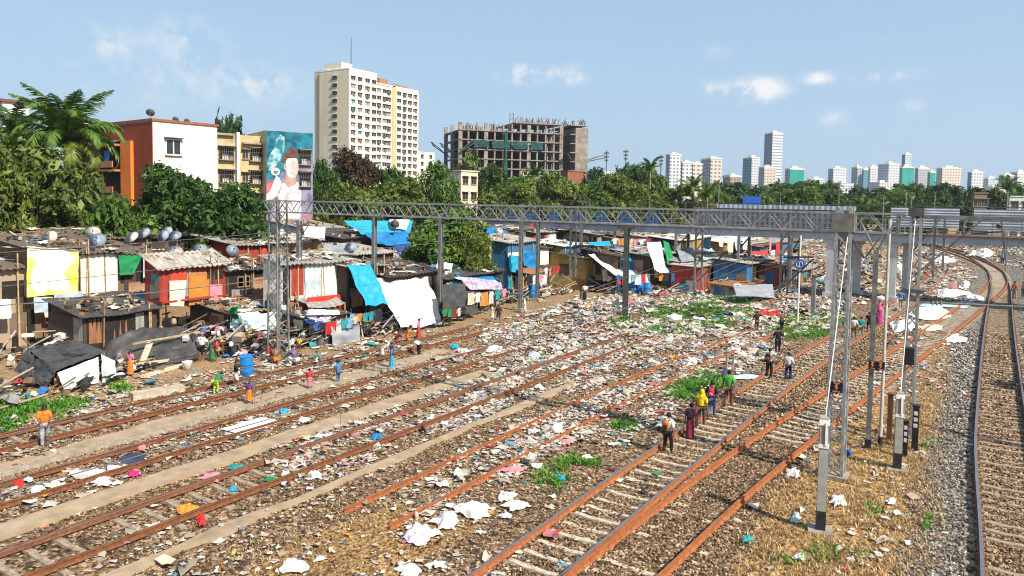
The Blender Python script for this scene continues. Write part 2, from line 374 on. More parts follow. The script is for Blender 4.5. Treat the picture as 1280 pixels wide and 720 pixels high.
# loose ballast stones, as one stuff object
def stones(name, regions, seed, mname, cols, label):
    r = np.random.RandomState(seed); Vs = []; Fs = []; Cs = []; base = 0
    oct_v = np.array([(1, 0, 0), (0, 1, 0), (-1, 0, 0), (0, -1, 0), (0, 0, 1), (0, 0, -1)], float)
    oct_f = np.array([(0, 1, 4), (1, 2, 4), (2, 3, 4), (3, 0, 4), (1, 0, 5), (2, 1, 5), (3, 2, 5), (0, 3, 5)])
    for (x0, x1, y0, y1, den, s0, s1) in regions:
        n = int((x1-x0)*(y1-y0)*den)
        px = r.uniform(x0, x1, n); py = r.uniform(y0, y1, n); d = np.hypot(px, py)
        keep = r.rand(n) < np.clip(26/d, .1, 1)**1.6
        px, py, d = px[keep], py[keep], d[keep]; n = len(px); pz = ground_z(px, py)
        s = r.uniform(s0, s1, n)*np.clip(d/26, 1, 1.8)
        ov = oct_v[None]*(s[:, None, None]*r.uniform(.55, 1.25, (n, 6, 1)))*np.array([1, 1, .7])
        a = r.uniform(0, 2*PI, n); ca, sa = np.cos(a)[:, None], np.sin(a)[:, None]
        X = ov[..., 0]*ca-ov[..., 1]*sa; Y = ov[..., 0]*sa+ov[..., 1]*ca; Z = ov[..., 2]+.35*ov[..., 0]
        vv = np.stack([X+px[:, None], Y+py[:, None], Z+pz[:, None]+s[:, None]*.25], 2).reshape(-1, 3)
        ff = (oct_f[None]+(np.arange(n)*6)[:, None, None]+base).reshape(-1, 3); base += n*6
        cc = cols[r.randint(0, len(cols), n)]*r.uniform(.7, 1.25, (n, 1)); cc = np.concatenate([cc, np.ones((n, 1))], 1)
        Vs.append(vv); Fs.append(ff); Cs.append(np.repeat(cc, 6, 0))
    o = bpy.data.objects.new(name, np_mesh(name, np.concatenate(Vs), np.concatenate(Fs), [attr_mat(mname, rough=.95)], colors=np.concatenate(Cs))); COL.objects.link(o)
    tag(o, label, 'gravel', kind='stuff')
BR = np.array([(.08, .052, .03), (.15, .097, .058), (.23, .155, .093), (.33, .235, .145), (.52, .39, .255), (.04, .027, .018), (.25, .145, .078), (.12, .075, .045)])
GR = np.array([(.06, .054, .047), (.15, .134, .115), (.29, .26, .225), (.38, .345, .295), (.5, .46, .40), (.06, .055, .05)])
stones('brown_ballast', [(-29.8, -5, 9, 46, 75, .025, .052), (-9.8, -4, 14, 60, 70, .025, .055), (-.15, 1.8, 15, 60, 130, .028, .055), (-7.2, -5.0, 14, 34, 60, .028, .055)], 1, 'ballast_brown', BR, 'brown crushed stone ballast between the rusty tracks')
stones('grey_ballast', [(-1.7, -.2, 15, 60, 130, .028, .055), (1.9, 7, 22, 70, 60, .03, .055)], 2, 'ballast_grey', GR, 'grey crushed stone shoulder beside the curved track')
# ------------------------------------------------------------------ concrete strips between the tracks
def strip(name, x0, x1, y0, y1, z, m, step=1.2, jit=.08, seed=1):
    b = MB(); n = int((y1-y0)/step); r = random.Random(seed); L = []; Rr = []
    for i in range(n+1):
        y_ = y0+(y1-y0)*i/n; L.append((x0+r.uniform(-jit, jit), y_)); Rr.append((x1+r.uniform(-jit, jit), y_))
    for i in range(n):
        a, c = L[i], L[i+1]; d, e = Rr[i], Rr[i+1]
        b.add([(a[0], a[1], z), (d[0], d[1], z), (e[0], e[1], z), (c[0], c[1], z), (a[0], a[1], -.2), (d[0], d[1], -.2), (e[0], e[1], -.2), (c[0], c[1], -.2)], [(0, 1, 2, 3), (1, 5, 6, 2), (4, 0, 3, 7)])
    return b.build(name, m, kind='structure')
M_PATH = mat('sandy_concrete', (.44, .335, .225), (.27, .195, .125), scale=1.6, contrast=1.2, bump=.15, grime=.25)
strip('path', -21.35, -20.45, 6, 30, .05, M_PATH, seed=2)
strip('path', -16.55, -16.15, 8, 31, .03, M_PATH, seed=3, jit=.14)
strip('path', -25.3, -25.05, 6, 31, .07, M_CONC, seed=4)
strip('path', -26.35, -25.4, 6, 33, .02, M_PATH, seed=5, jit=.26)
# ------------------------------------------------------------------ tracks
GAUGE = 1.70
def resample(pts, step):
    """Catmull-Rom through points, then even steps"""
    P = [Vector(p) for p in pts]; P = [P[0]*2-P[1]] + P + [P[-1]*2-P[-2]]; out = []
    for i in range(1, len(P)-2):
        p0, p1, p2, p3 = P[i-1:i+3]; n = max(2, int((p2-p1).length/.25))
        for k in range(n):
            t = k/n; out.append(.5*((2*p1)+(p2-p0)*t+(2*p0-5*p1+4*p2-p3)*t*t+(3*p1-p0-3*p2+p3)*t**3))
    out.append(P[-2]); res = [out[0]]; acc = 0.0
    for a, b in zip(out, out[1:]):
        d = (b-a).length
        while acc+d >= step and d > 1e-9:
            a = a+(b-a)*((step-acc)/d); res.append(a); d = (b-a).length; acc = 0
        acc += d
    return res
RAILP = [(-.07, 0), (.07, 0), (.07, .014), (.014, .04), (.012, .115), (.036, .125), (.036, .16), (-.036, .16), (-.036, .125), (-.012, .115), (-.014, .04), (-.07, .014)]
def rail(parent, line, off, z, m, top, kink=0.0, seed=0):
    b = MB(); n = len(RAILP); r = random.Random(seed)
    sides = []
    for i, p in enumerate(line):
        d = (line[min(i+1, len(line)-1)]-line[max(i-1, 0)]).normalized(); s = Vector((d.y, -d.x, 0))
        o = p+s*(off+r.uniform(-kink, kink)); zz = z+r.uniform(-kink, kink)*.6
        sides.append([o+s*a+Vector((0, 0, zz+h)) for a, h in RAILP])
    b.v = [tuple(v) for ring in sides for v in ring]
    for i in range(len(line)-1):
        for k in range(n):
            b.f.append((i*n+k, i*n+(k+1) % n, (i+1)*n+(k+1) % n, (i+1)*n+k)); b.m.append(1 if (top and k == 6) else 0)
    b.f.append(tuple(range(n-1, -1, -1))); b.m.append(0); b.f.append(tuple((len(line)-1)*n+k for k in range(n))); b.m.append(0)
    return b.build('rail', [m, top or m], parent)
def sleeper_mesh(m, L=2.40, w=.21, h=.16):
    b = MB(); prof = [(-w/2, -h), (w/2, -h), (w/2*.8, 0), (-w/2*.8, 0)]
    xs = [(-L/2, -.0), (-L/2+.04, .0), (-.55, 0), (-.3, -.02), (.3, -.02), (.55, 0), (L/2-.04, 0), (L/2, 0)]
    for x_, dz in xs: b.v += [(x_, y_, z_+(dz if z_ == 0 else 0)) for y_, z_ in prof]
    for i in range(len(xs)-1):
        for k in range(4): b.f.append((i*4+k, i*4+(k+1) % 4, (i+1)*4+(k+1) % 4, (i+1)*4+k)[::-1]); b.m.append(0)
    b.f += [(0, 1, 2, 3), (31, 30, 29, 28)]; b.m += [0, 0]
    for s in (-1, 1):
        for q in (-1, 1): b.box((s*GAUGE/2+q*.1, 0, .02), (.06, .12, .04), mi=1)      # rail clips
    return b.mesh('sleeper', [m, M_RUST])
ME_SL = sleeper_mesh(M_SLEEP); ME_SLS = sleeper_mesh(M_SLEEP, L=2.05, w=.19); ME_SLD = sleeper_mesh(M_SLEEPD)
def track(label, pts, railmat, top, me, spacing=.65, z=.045, slz=.04, kink=0.0, seed=1, smax=400, bury=0.0, jit=.012, sunk=None):
    t = thing('railway_track', label, 'railway track', (pts[0][0], pts[0][1], 0), 0)
    base = Vector((pts[0][0], pts[0][1], 0)); r = random.Random(seed)
    line = [p-base for p in resample([Vector((a, b, 0)) for a, b in pts], 1.0)]
    rail(t, line, -GAUGE/2, z, railmat, top, kink, seed); rail(t, line, GAUGE/2, z, railmat, top, kink, seed+9)
    sp = resample([Vector((a, b, 0)) for a, b in pts], spacing); cnt = 0; rest = []
    for i in range(1, len(sp)-1):
        d = (sp[i+1]-sp[i-1]).normalized(); a = math.atan2(d.y, d.x)-PI/2+r.uniform(-1, 1)*.02
        if r.random() < bury: continue
        p = sp[i]-base; zz = slz+r.uniform(-jit, jit)-(.055 if sunk and sunk[0] < p.y+base.y < sunk[1]+r.uniform(-1.5, 1.5) else 0)
        if p.y+base.y > smax: break
        if cnt < 97: part('sleeper', me, t, (p.x, p.y, zz), (0, 0, a)); cnt += 1
        else: rest.append((p.x, p.y, zz, a))
    if rest:
        sv = np.array([v.co[:] for v in me.vertices]); sf = [tuple(f.vertices) for f in me.polygons]; b = MB(); mi = [f.material_index for f in me.polygons]
        for (px_, py_, pz_, a) in rest:
            c_, s_ = math.cos(a), math.sin(a)
            o = len(b.v); b.v += [(v[0]*c_-v[1]*s_+px_, v[0]*s_+v[1]*c_+py_, v[2]+pz_) for v in sv]; b.f += [tuple(i+o for i in f) for f in sf]; b.m += mi
        b.build('far_sleepers', [me.materials[0], M_RUST], t, kind='stuff')
    return t
def straight(x, y0, y1, k=6): return [(x, y0+(y1-y0)*i/k) for i in range(k+1)]
track('rusty track nearest the huts with a long plank beside it', [(-28.1, 6), (-28.0, 20), (-27.9, 30), (-27.9, 39)], M_RUST, None, ME_SLD, spacing=.75, slz=.012, z=.02, kink=.012, seed=3, bury=.2)
track('rusty track with a white sheet lying between its rails', straight(-23.25, 4, 36), M_RUST, None, ME_SLD, spacing=.72, slz=.008, z=.0, kink=.015, seed=5, bury=.4)
track('dark rusty track strewn with bright rubbish, beside the broad sandy path', straight(-18.55, 4, 45), M_RUST, None, ME_SLD, spacing=.72, slz=.012, z=.02, kink=.012, seed=7, bury=.15)
track('orange rusty track half buried by rubbish near the white plastic bags', [(-13.75, 14.2), (-13.75, 24), (-13.55, 34), (-12.6, 50), (-12.3, 56)], M_RUSTY, None, ME_SLD, spacing=.72, slz=-.03, z=-.05, kink=.02, seed=9, bury=.6)
track('busy track with polished rails on which people walk', [(-8.75, 8), (-8.7, 14), (-8.6, 24), (-8.4, 36), (-7.75, 50), (-6.9, 62), (-6.2, 74), (-5.6, 92), (-5.4, 110), (-6.4, 130), (-9.5, 150)], M_RUSTY, M_SHINE, ME_SLS, spacing=.66, seed=11, slz=-.004, jit=.022)
track('orange rusty track with close white sleepers joining the curve', [(-7.3, 10), (-6.9, 15), (-6.5, 22), (-5.7, 31), (-4.8, 39), (-3.9, 47), (-2.9, 56), (-1.1, 74), (.3, 89), (.9, 101), (.6, 115), (-1.2, 131), (-4.5, 150), (-10, 175), (-15, 190)], M_RUSTY, None, ME_SL, spacing=.60, seed=13, slz=.012, sunk=(0, 27.5), jit=.02)
track('shiny curved track along the grey ballast at the right', [(1.2, 6), (1.0, 20), (.75, 28), (.65, 34), (.65, 50), (.75, 66), (.9, 80), (1.0, 94), (.6, 115), (-.5, 128), (-2.6, 146), (-6.5, 165), (-13, 188)], M_RUST, M_SHINE, ME_SLD, spacing=.62, seed=15, z=.055, slz=-.015, jit=.03)
# ------------------------------------------------------------------ buildings
def zt(px, py, d): return DD(px, py, d).z
def site(name, label, xl, xc, xr, d, alpha, cat='building', group=None):
    """Empty at the near corner; local x runs along the right face, local y along the left face; returns (thing, Lx, Ly)"""
    P = DD(xc, 250, d); e2 = Vector((math.cos(alpha), math.sin(alpha))); e1 = Vector((-math.sin(alpha), math.cos(alpha)))
    def run(e, px):
        r_ = ray(px, 250); return -(P.x*r_.y-P.y*r_.x)/(e.x*r_.y-e.y*r_.x)
    t = thing(name, label, cat, (P.x, P.y, 0), alpha, group)
    return t, run(e2, xr), run(e1, xl)
def win_mesh(w, h, frame=.06, pane=None, fm=None, shade=True, sill=True, sm_=None):
    """window facing -y, centred; real frame bars in front of a dark pane, a sun-shade slab above"""
    b = MB(); b.box((0, -.02, 0), (w, .04, h), mi=0)
    for sx in (-1, 0, 1): b.box((sx*(w/2-frame/2), -.055, 0), (frame, .05, h), mi=1)
    for sz in (-1, 1): b.box((0, -.06, sz*(h/2-frame/2)), (w, .05, frame), mi=1)
    if shade: b.box((0, -.28, h/2+.12), (w+.3, .55, .09), mi=2)
    if sill: b.box((0, -.10, -h/2-.06), (w+.15, .2, .08), mi=2)
    return b.mesh('window', [pane or M_GLASS, fm or M_WHITE, sm_ or M_CONC])
def put_win(t, me, face, a, z, n=0, name='window', off=0.0):
    if face == 'r': return part(name, me, t, (a, -off, z))
    return part(name, me, t, (-off, a, z), (0, 0, -PI/2))
def walls(b, lo, hi, mi=0): b.bb(lo, hi, mi)
M_CREAM = mat('cream_paint', (.78, .68, .48), (.66, .57, .40), scale=.25, grime=.12, streak=(1, 1, .15))
M_CREAM2 = mat('pale_cream_paint', (.84, .79, .66), (.74, .69, .56), scale=.25, streak=(1, 1, .15))
M_OCHRE = mat('ochre_band', (.66, .50, .22), (.52, .38, .17), scale=.4)
# --- tall cream residential tower
t, LX, LY = site('apartment_tower', 'tall cream apartment tower with an antenna mast on its roof', 393, 436, 523, 285, math.radians(90), 'apartment tower')
zA, zB, zC = zt(436, 86, 285), zt(483, 103, 295), zt(430, 76, 285); xa = LX*.37
b = MB(); b.bb((0, 0, 0), (xa, LY, zA)); b.build('main_block', M_CREAM2, t)
b = MB(); b.bb((xa, 1.2, 0), (LX*.62, LY-2, zB)); b.bb((LX*.66, .4, 0), (LX, LY-1, zB)); b.build('rear_block', M_CREAM2, t)
b = MB(); b.bb((LX*.62, .9, 0), (LX*.66, LY-1.5, zB+.8)); b.build('stair_strip', M_OCHRE, t)
b = MB(); b.bb((-.06, -.0, 0), (0, LY, zA-.6)); b.build('yellow_side_wall', M_CREAM, t)
b = MB(); b.bb((.4, 4.5, zA), (6, LY-5, zC)); b.bb((-.1, -.1, zA), (xa+.05, LY+.1, zA+.5)); b.bb((xa+.06, .9, zB), (LX+.2, LY-1.4, zB+.5)); b.build('parapet', M_CREAM2, t)
b = MB(); zk = zt(496, 96, 292)
b.bb((LX*.48, 3, zB+.5), (LX*.6, 9, zk+1.2)); b.bb((LX*.72, 3, zB+.5), (LX*.9, 10, zk)); b.build('roof_tank_room', mat('brick_red', (.36, .17, .09), (.26, .13, .08), scale=.6), t)
b = MB(); zm = zt(445, 42, 287); mx_, my_ = 7.0, 6.0
for k in range(3): b.tube([(mx_+.35*math.cos(k*2.1), my_+.35*math.sin(k*2.1), zA), (mx_+.1*math.cos(k*2.1), my_+.1*math.sin(k*2.1), zm)], .06, 5)
for k in range(14):
    z_ = zA+(zm-zA)*k/14; q = .35-.25*k/14
    for j in range(3): b.beam((mx_+q*math.cos(j*2.1), my_+q*math.sin(j*2.1), z_), (mx_+q*math.cos(j*2.1+2.1), my_+q*math.sin(j*2.1+2.1), z_+1.2), .05)
b.build('antenna_mast', M_STEEL, t)
wm = win_mesh(2.5, 1.5, fm=M_CREAM2, sm_=M_CREAM2); wm2 = win_mesh(2.4, 1.5, fm=M_DARK, sm_=M_CREAM); wmt = win_mesh(1.9, 1.35, pane=mat('teal_curtain', (.03, .30, .40)), fm=M_CREAM2, sm_=M_CREAM2)
def wvar(pane, ac=0, box=0):
    me = MB(); me.box((0, -.02, 0), (2.5, .04, 1.5)); me.box((-.5, -.05, 0), (.08, .05, 1.3), mi=1); me.box((.35, -.05, -.1), (.08, .05, 1.1), mi=1); me.box((0, -.28, .86), (2.7, .55, .09), mi=1)
    if ac: me.box((.45, -.3, -.45), (.8, .5, .5), mi=2)
    if box: me.box((-.2, -.35, -.6), (1.5, .5, .7), mi=3)
    return me.mesh('window', [pane, M_CREAM2, M_CONC, M_STEELD])
WV = [wm, wvar(M_GLASS, 1), wvar(mat('pale_curtain_pane', (.34, .31, .27), (.2, .18, .16))), wvar(M_GLASS, 0, 1), wvar(mat('brown_curtain_pane', (.16, .08, .05)), 1)]
nf = 16; cnt = 0; far = MB()
for f in range(nf):
    z = zA-3.2-f*2.95
    if z < 12: break
    for k, xx in enumerate([xa*.14, xa*.38, xa*.65, xa*.89]): put_win(t, wmt if (f, k) in ((7, 1), (3, 0)) else WV[(f*7+k*5+f*k) % 5], 'r', xx, z); cnt += 1
    zz = zB-2.4-f*2.95
    if zz > 12:
        for xx in (xa+LX*.06, xa+LX*.14, xa+LX*.2): put_win(t, WV[(f*3+int(xx)) % 5], 'r', xx, zz, off=-1.2)
        for k in range(4): put_win(t, WV[(f*5+k*3) % 5], 'r', LX*(.70+.083*k), zz, off=-.4)
    put_win(t, wm2, 'l', LY*.40, z+.3, off=.06, name='balcony_window')
b = MB(); b.tube([(-.25, LY*.86, 14), (-.25, LY*.86, zA-1)], .28, 6); b.build('drain_pipe', M_STEELD, t)
# --- concrete frame under construction
M_RAWC = mat('raw_concrete', (.32, .28, .24), (.17, .15, .13), scale=.5, grime=.3); M_REBAR = mat('rebar_rust', (.22, .10, .055))
M_NET = mat('green_net', (.02, .085, .085), (.012, .05, .05), scale=.6)
t, LX, LY = site('unfinished_building', 'bare concrete frame building under construction with green nets and rebar on top', 553, 574, 732, 245, math.radians(52), 'building')
Zt = zt(640, 152, 250); NFL = 11; fh = Zt/NFL; bays = 12
sl_, cl_, wl_, par_, rb = MB(), MB(), MB(), MB(), MB(); r = random.Random(5)
for f in range(NFL+1):
    z = f*fh; cut = .62 if f == NFL else 1
    sl_.bb((0 if f < NFL else LX*.42, 0, z-.35), (LX*.80, LY*.9, z)); sl_.bb((LX*.86, -.6, z-.35), (LX, LY*.9, z))
for i in range(bays+1):
    x_ = LX*.80*i/bays; big = i in (0, 3, 8, 12); top = Zt if x_ < LX*.42 else Zt
    for yy in (.3, LY*.45, LY*.85): cl_.box((x_+(.3 if i == 0 else -.3 if i == bays else 0), yy+.3, top/2-.4), ((1.3 if big else .5), .6, top-.8))
cl_.bb((LX*.90, -.7, 0), (LX+.2, LY*.88, Zt-1.0))
for f in range(NFL-1):
    z = f*fh
    if f < 6:
        for i in range(2, bays):
            if i in (5, 6) and f > 3: continue
            x0, x1 = LX*.8*i/bays+.3, LX*.8*(i+1)/bays-.3
            par_.bb((x0, .05, z), (x1, .25, z+1.05))
            if r.random() < .5: par_.bb((x0, .3, z), (x0+(x1-x0)*.45, .5, z+fh-.4))
        par_.bb((0+.6, .2, z), (LX*.8/bays-.3, .4, z+1.0))
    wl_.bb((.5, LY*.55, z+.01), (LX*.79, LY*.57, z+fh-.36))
for k in range(120):
    x_ = r.uniform(0, LX); h = r.uniform(.8, 2.4); zz = Zt if x_ > LX*.42 and x_ < LX*.8 else Zt-fh+ (fh if x_ > LX*.8 else 0)
    rb.beam((x_, r.uniform(0, 3), zz-.2), (x_+r.uniform(-.2, .2), r.uniform(0, 3), zz+h), .16)
sl_.build('floor_slabs', M_RAWC, t); cl_.build('concrete_columns', M_RAWC, t); par_.build('parapet_walls', mat('fresh_plaster', (.50, .42, .34), (.36, .30, .235), scale=.5), t); wl_.build('inner_walls', mat('shaded_inner_wall', (.16, .12, .10), (.10, .08, .065), scale=.6), t); rb.build('rebar', M_REBAR, t)  # inner walls coloured dark to deepen the interior shade
b = MB()
for x0, x1 in ((.10, .22), (.24, .38), (.40, .52), (.54, .64)):
    b.sheet((LX*x0, -.5, fh*8.1), (LX*x1, -.5, fh*8.1), (LX*x1, -.6, fh*8.9), (LX*x0, -.6, fh*8.9), 8, 4, crumple(x0*50, .6))
b.sheet((LX*.335, -.55, fh*1), (LX*.36, -.55, fh*1), (LX*.36, -.55, fh*10), (LX*.335, -.55, fh*10), 2, 16, crumple(3, .4)); b.build('safety_net', M_NET, t)
b = MB()
def outrigger(p, q, w=.25):
    b = MB(); b.beam(p, q, w, .3)
    b.sheet(Vector(p)+Vector((0, -.1, .3)), Vector(q)+Vector((0, -.1, 1.0)), Vector(q)+Vector((0, 2.5, 1.2)), Vector(p)+Vector((0, 2.5, .3)), 6, 2, crumple(2, .5)); b.build('catch_net', mat('grey_net', (.11, .15, .15), (.07, .1, .1)), t)
outrigger((0, LY*.1, fh*7.3), (-3.5, LY*.5, fh*8.4)); outrigger((0, LY*.5, fh*7.1), (-4.5, LY*.9, fh*8.7)); outrigger((LX+.2, 1, fh*7.0), (LX+6.5, -3.0, fh*7.5)); outrigger((0.1, -.5, fh*7.6), (4.5, -3, fh*8.6)); outrigger((LX*.86, -1, fh*7.2), (LX*.80, -5, fh*7.6))
b = MB(); xx = LX*.40
for dx in (0, 1.2): b.beam((xx+dx, 3, Zt-fh), (xx+dx, 3, Zt+3.4), .18)
for k in range(4): b.beam((xx, 3, Zt-fh+1.6*k+.8), (xx+1.2, 3, Zt-fh+1.6*k+1.6), .12)
b.build('hoist_frame', M_STEELD, t)
# --- orange and white block of flats on the left
M_ORW = mat('terracotta_wall', (.30, .06, .02), (.22, .045, .016), scale=.5); M_ORB = mat('bright_orange_wall', (.80, .22, .035), (.68, .18, .03), scale=.5)
M_OWH = mat('white_wall', (.82, .78, .72), (.72, .67, .60), scale=.4, streak=(1, 1, .2), grime=.12)
t, LX, LY = site('residential_block', 'flat roofed block with a terracotta side, orange balcony wall and white sunlit end', 96, 192, 272, 84, math.radians(86), 'building')
Zt = zt(192, 151, 84)
b = MB(); b.bb((0, 0, 0), (LX, LY, Zt)); b.build('white_wall', M_OWH, t)
b = MB(); b.bb((-.08, 0.02, 0), (-.004, LY*.22, Zt-.1)); b.bb((-.08, LY*.22, Zt-2.2), (-.004, LY, Zt-.1)); b.build('terracotta_wall', M_ORW, t)
b = MB(); b.bb((-.45, LY*.22, 0), (-.09, LY*.345, Zt-2.1)); b.build('orange_wall', M_ORB, t)
b = MB(); b.bb((-.15, -.15, Zt), (LX+.15, LY+.1, Zt+.28)); b.build('roof_edge', mat('red_brown_edge', (.34, .12, .06)), t)
b = MB()
for f in range(6): b.bb((-1.35, LY*.348, Zt-2.4-.25-f*3.0), (-.09, LY, Zt-2.4-f*3.0)); b.bb((-1.4, LY*.348, Zt-5.2-f*3.0), (-1.28, LY, Zt-4.45-f*3.0))
b.build('balcony', mat('terracotta_balcony', (.46, .19, .10), (.34, .14, .075), scale=.6), t)
b = MB(); b.bb((-.06, LY*.35, 0), (-.004, LY, Zt-2.25)); b.build('balcony_shade_sheet', M_DARK, t)  # flat dark sheet painted as the shade behind the balconies
b = MB(); b.sheet((-1.9, LY*.345, Zt-2.5), (-1.9, LY, Zt-2.5), (-.1, LY, Zt-1.9), (-.1, LY*.345, Zt-1.9), 30, 2, lambda u, v: Vector((0, 0, .05*math.sin(u*90)))); b.build('awning', mat('grey_awning', (.16, .15, .14), (.09, .085, .08)), t)
wm = win_mesh(1.9, 1.9, frame=.14, fm=M_WHITE, sm_=mat('brown_sill', (.3, .17, .1)))
zw = zt(210, 184, 86); put_win(t, wm, 'r', LX*.30, zw)
b = MB(); b.sheet((-1.2, LY*.40, Zt-4.4), (-1.2, LY*.47, Zt-4.4), (-1.2, LY*.47, Zt-3.2), (-1.2, LY*.40, Zt-3.2), 3, 3, crumple(4, .2)); b.build('blue_cloth_on_balcony', cloth('blue_cloth', (.05, .2, .55)), t)
# dishes helper used on many roofs
def dish_mesh(r=.45, c=0):
    b = MB(); n = 14; prof = [(r*k/5, .34*r*(k/5)**2) for k in range(6)]
    b.lathe((0, 0, 0), prof, n, 0); b.lathe((0, 0, -.018), [(p*1.0, h) for p, h in prof], n, 0); b.tube([(r*.99*math.cos(q*PI/8), r*.99*math.sin(q*PI/8), .335*r) for q in range(17)], .016, 5, 1)
    for k in range(3): a = 2*PI*k/3; b.tube([(r*.8*math.cos(a), r*.8*math.sin(a), .18*r), (0, 0, r*.85)], .008, 4, 1)
    b.box((0, 0, r*.88), (.07, .07, .12), mi=1)
    return b.mesh('reflector', [[mat('dish_white', (.66, .64, .60), (.5, .47, .42), scale=4), mat('dish_blue_grey', (.36, .43, .52), (.26, .31, .38), scale=4), M_STEELD][c], M_STEELD], True)
DISH = [dish_mesh(c=k) for k in range(3)]
DISHARM = (lambda b: (b.tube([(0, 0, 0), (0, 0, .75)], .035, 6), b.beam((0, 0, .02), (.35, 0, 0.02), .04), b.beam((0, 0, .02), (-.3, .2, .02), .04), b.beam((0, 0, .55), (.3, 0, .03), .025), b)[-1].mesh('stand', M_STEEL))(MB())
def dish(p, label, c=0, s=1.0, az=None, tilt=.75):
    t = thing('satellite_dish', label, 'satellite dish', p, 0, 'satellite dishes on the roofs'); t.scale = (s, s, s)
    part('stand', DISHARM, t); a = -.5 if az is None else az
    part('reflector', DISH[c], t, (.12*math.cos(a), .12*math.sin(a), .78), (0, PI/2-tilt, a)); return t
P0 = DD(186, 150, 85.5); dish((P0.x-.6, P0.y+.5, Zt+.28), 'dark satellite dish on the terracotta roof corner', 2, 1.05, az=2.4, tilt=.6)
P1 = DD(224, 155, 91); dish((P1.x-.8, P1.y, Zt+.28), 'dark satellite dish midway along the white end roof', 2, .8, az=2.4, tilt=.5)
P1 = DD(238, 157, 93); dish((P1.x-.8, P1.y, Zt+.28), 'dark satellite dish near the rear of the white end roof', 2, .8, az=2.2, tilt=.4)
# --- white building at the far left
t, LX, LY = site('residential_block', 'white block with a brown roof edge peeping out left behind the palm', -60, 6, 38, 92, math.radians(80), 'building')
Zt = zt(6, 127, 92); b = MB(); b.bb((0, 0, 0), (LX, LY, Zt)); b.build('wall', M_OWH, t); b = MB(); b.bb((-.3, -.3, Zt), (LX+.3, LY+.3, Zt+.35)); b.build('roof_edge', mat('brown_edge', (.2, .09, .06)), t)
for k in range(3): put_win(t, wm, 'r', LX*.5, Zt-2.6-k*3); put_win(t, wm, 'l', LY*.3, Zt-2.6-k*3)
# --- beige flats with cage balconies
M_BEIGE = mat('stained_beige_wall', (.56, .46, .26), (.42, .33, .18), scale=.6, grime=.45, streak=(1, 1, .25))
t, LX, LY = site('residential_block', 'stained beige flats with dark cage balconies left of the painted mural wall', 262, 272, 334, 99, math.radians(72), 'building')
Zt = zt(285, 167, 99)
b = MB(); b.bb((0, 0, 0), (LX, LY+3, Zt)); b.build('wall', M_BEIGE, t)
b = MB(); b.bb((-.3, -.5, Zt-.2), (LX*.32, LY+3.2, Zt+.1)); b.bb((LX*.48, -.7, Zt-1.2), (LX*.99, -.01, Zt-1.0)); b.build('roof_slab', mat('stained_slab', (.4, .33, .22), (.25, .2, .13), scale=1), t)
b = MB(); b.bb((LX*.36, -.5, 0), (LX*.42, -.01, Zt+.3)); b.build('pale_pier', M_CREAM2, t)
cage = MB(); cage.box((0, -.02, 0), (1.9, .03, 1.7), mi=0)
for k in range(8): cage.box((-1+2*k/7, -.5, 0), (.04, .04, 1.7), mi=1)
for k in range(4): cage.box((0, -.5, -.85+1.7*k/3), (2.04, .05, .05), mi=1)
cage.box((0, -.28, -.87), (2.1, .55, .1), mi=2); cage.box((0, -.3, 1.0), (2.3, .7, .07), mi=2); cage.box((-.3, -.3, -.5), (.8, .3, .6), mi=3); cage.box((.5, -.3, -.55), (.5, .3, .5), mi=4)
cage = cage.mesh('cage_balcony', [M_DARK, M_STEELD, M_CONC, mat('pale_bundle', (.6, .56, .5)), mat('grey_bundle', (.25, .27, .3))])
for f in range(5):
    z = Zt-2.6-f*3.1
    put_win(t, cage, 'r', LX*.18, z, name='cage_balcony'); put_win(t, cage, 'r', LX*.78, z, name='cage_balcony'); put_win(t, win_mesh(.8, 1.2, fm=M_CONC), 'r', LX*.55, z)
# --- building with the painted wall
t, LX, LY = site('residential_block', 'flats whose end wall carries a huge teal mural of a boy in a cap', 329, 333, 391, 101, math.radians(68), 'building')
Zt = zt(345, 163, 101); zb = zt(345, 292, 101)
b = MB(); b.bb((0, 0, 0), (LX, LY+8, Zt)); b.build('wall', M_BEIGE, t)
M_TEAL = mat('mural_teal', (.02, .20, .27), (.008, .07, .125), scale=.7, detail=8, contrast=3); M_AQUA = mat('mural_aqua', (.42, .62, .62), (.015, .17, .23), scale=.8, detail=8, contrast=2.6)
M_LILAC = mat('mural_lilac', (.27, .25, .36), (.12, .12, .2), scale=.7, detail=7, contrast=2.5); M_SKINP = mat('mural_skin', (.84, .74, .70), (.60, .46, .42), scale=.7, detail=6, contrast=1.8); M_SKINS = mat('mural_skin_dark', (.50, .33, .28), (.36, .22, .19), scale=1); M_CAPP = mat('mural_cap', (.17, .075, .05), (.07, .03, .022), scale=1.5)
M_PWHITE = mat('mural_white', (.78, .75, .75), (.42, .40, .46), scale=.8, detail=6, contrast=2.4); M_PPINK = mat('mural_pink', (.50, .17, .22), (.28, .09, .13), scale=.8); M_PBLUE = mat('mural_blue', (.05, .33, .50), (.03, .2, .35), scale=1)
mu = MB(); Hh = Zt-zb
def mp(px, py, k): # picture fractions measured on the wall
    return ((px-333)/58*LX, -.012-.003*k, zb+(292-py)/(292-163.)*Hh)
def poly(pts, k, mi): mu.add([mp(a, c, k) for a, c in pts], [tuple(range(len(pts)))], mi)
def ell(cx, cy, rx, ry, k, mi, n=20, a0=0): poly([(cx+rx*math.cos(2*PI*i/n+a0), cy+ry*math.sin(2*PI*i/n+a0)) for i in range(n)][::-1], k, mi)
poly([(333, 292), (391, 292), (391, 163.2), (333, 163.2)], 0, 0)
poly([(333, 235), (333, 292), (391, 292), (391, 186), (378, 189), (372, 205), (352, 215), (345, 230)], 1, 2)
poly([(336, 214), (334, 204), (338, 192), (343, 184), (345, 174), (350, 167), (355, 170), (356, 178), (354, 190), (349, 200), (344, 208)][::-1], 2, 1)
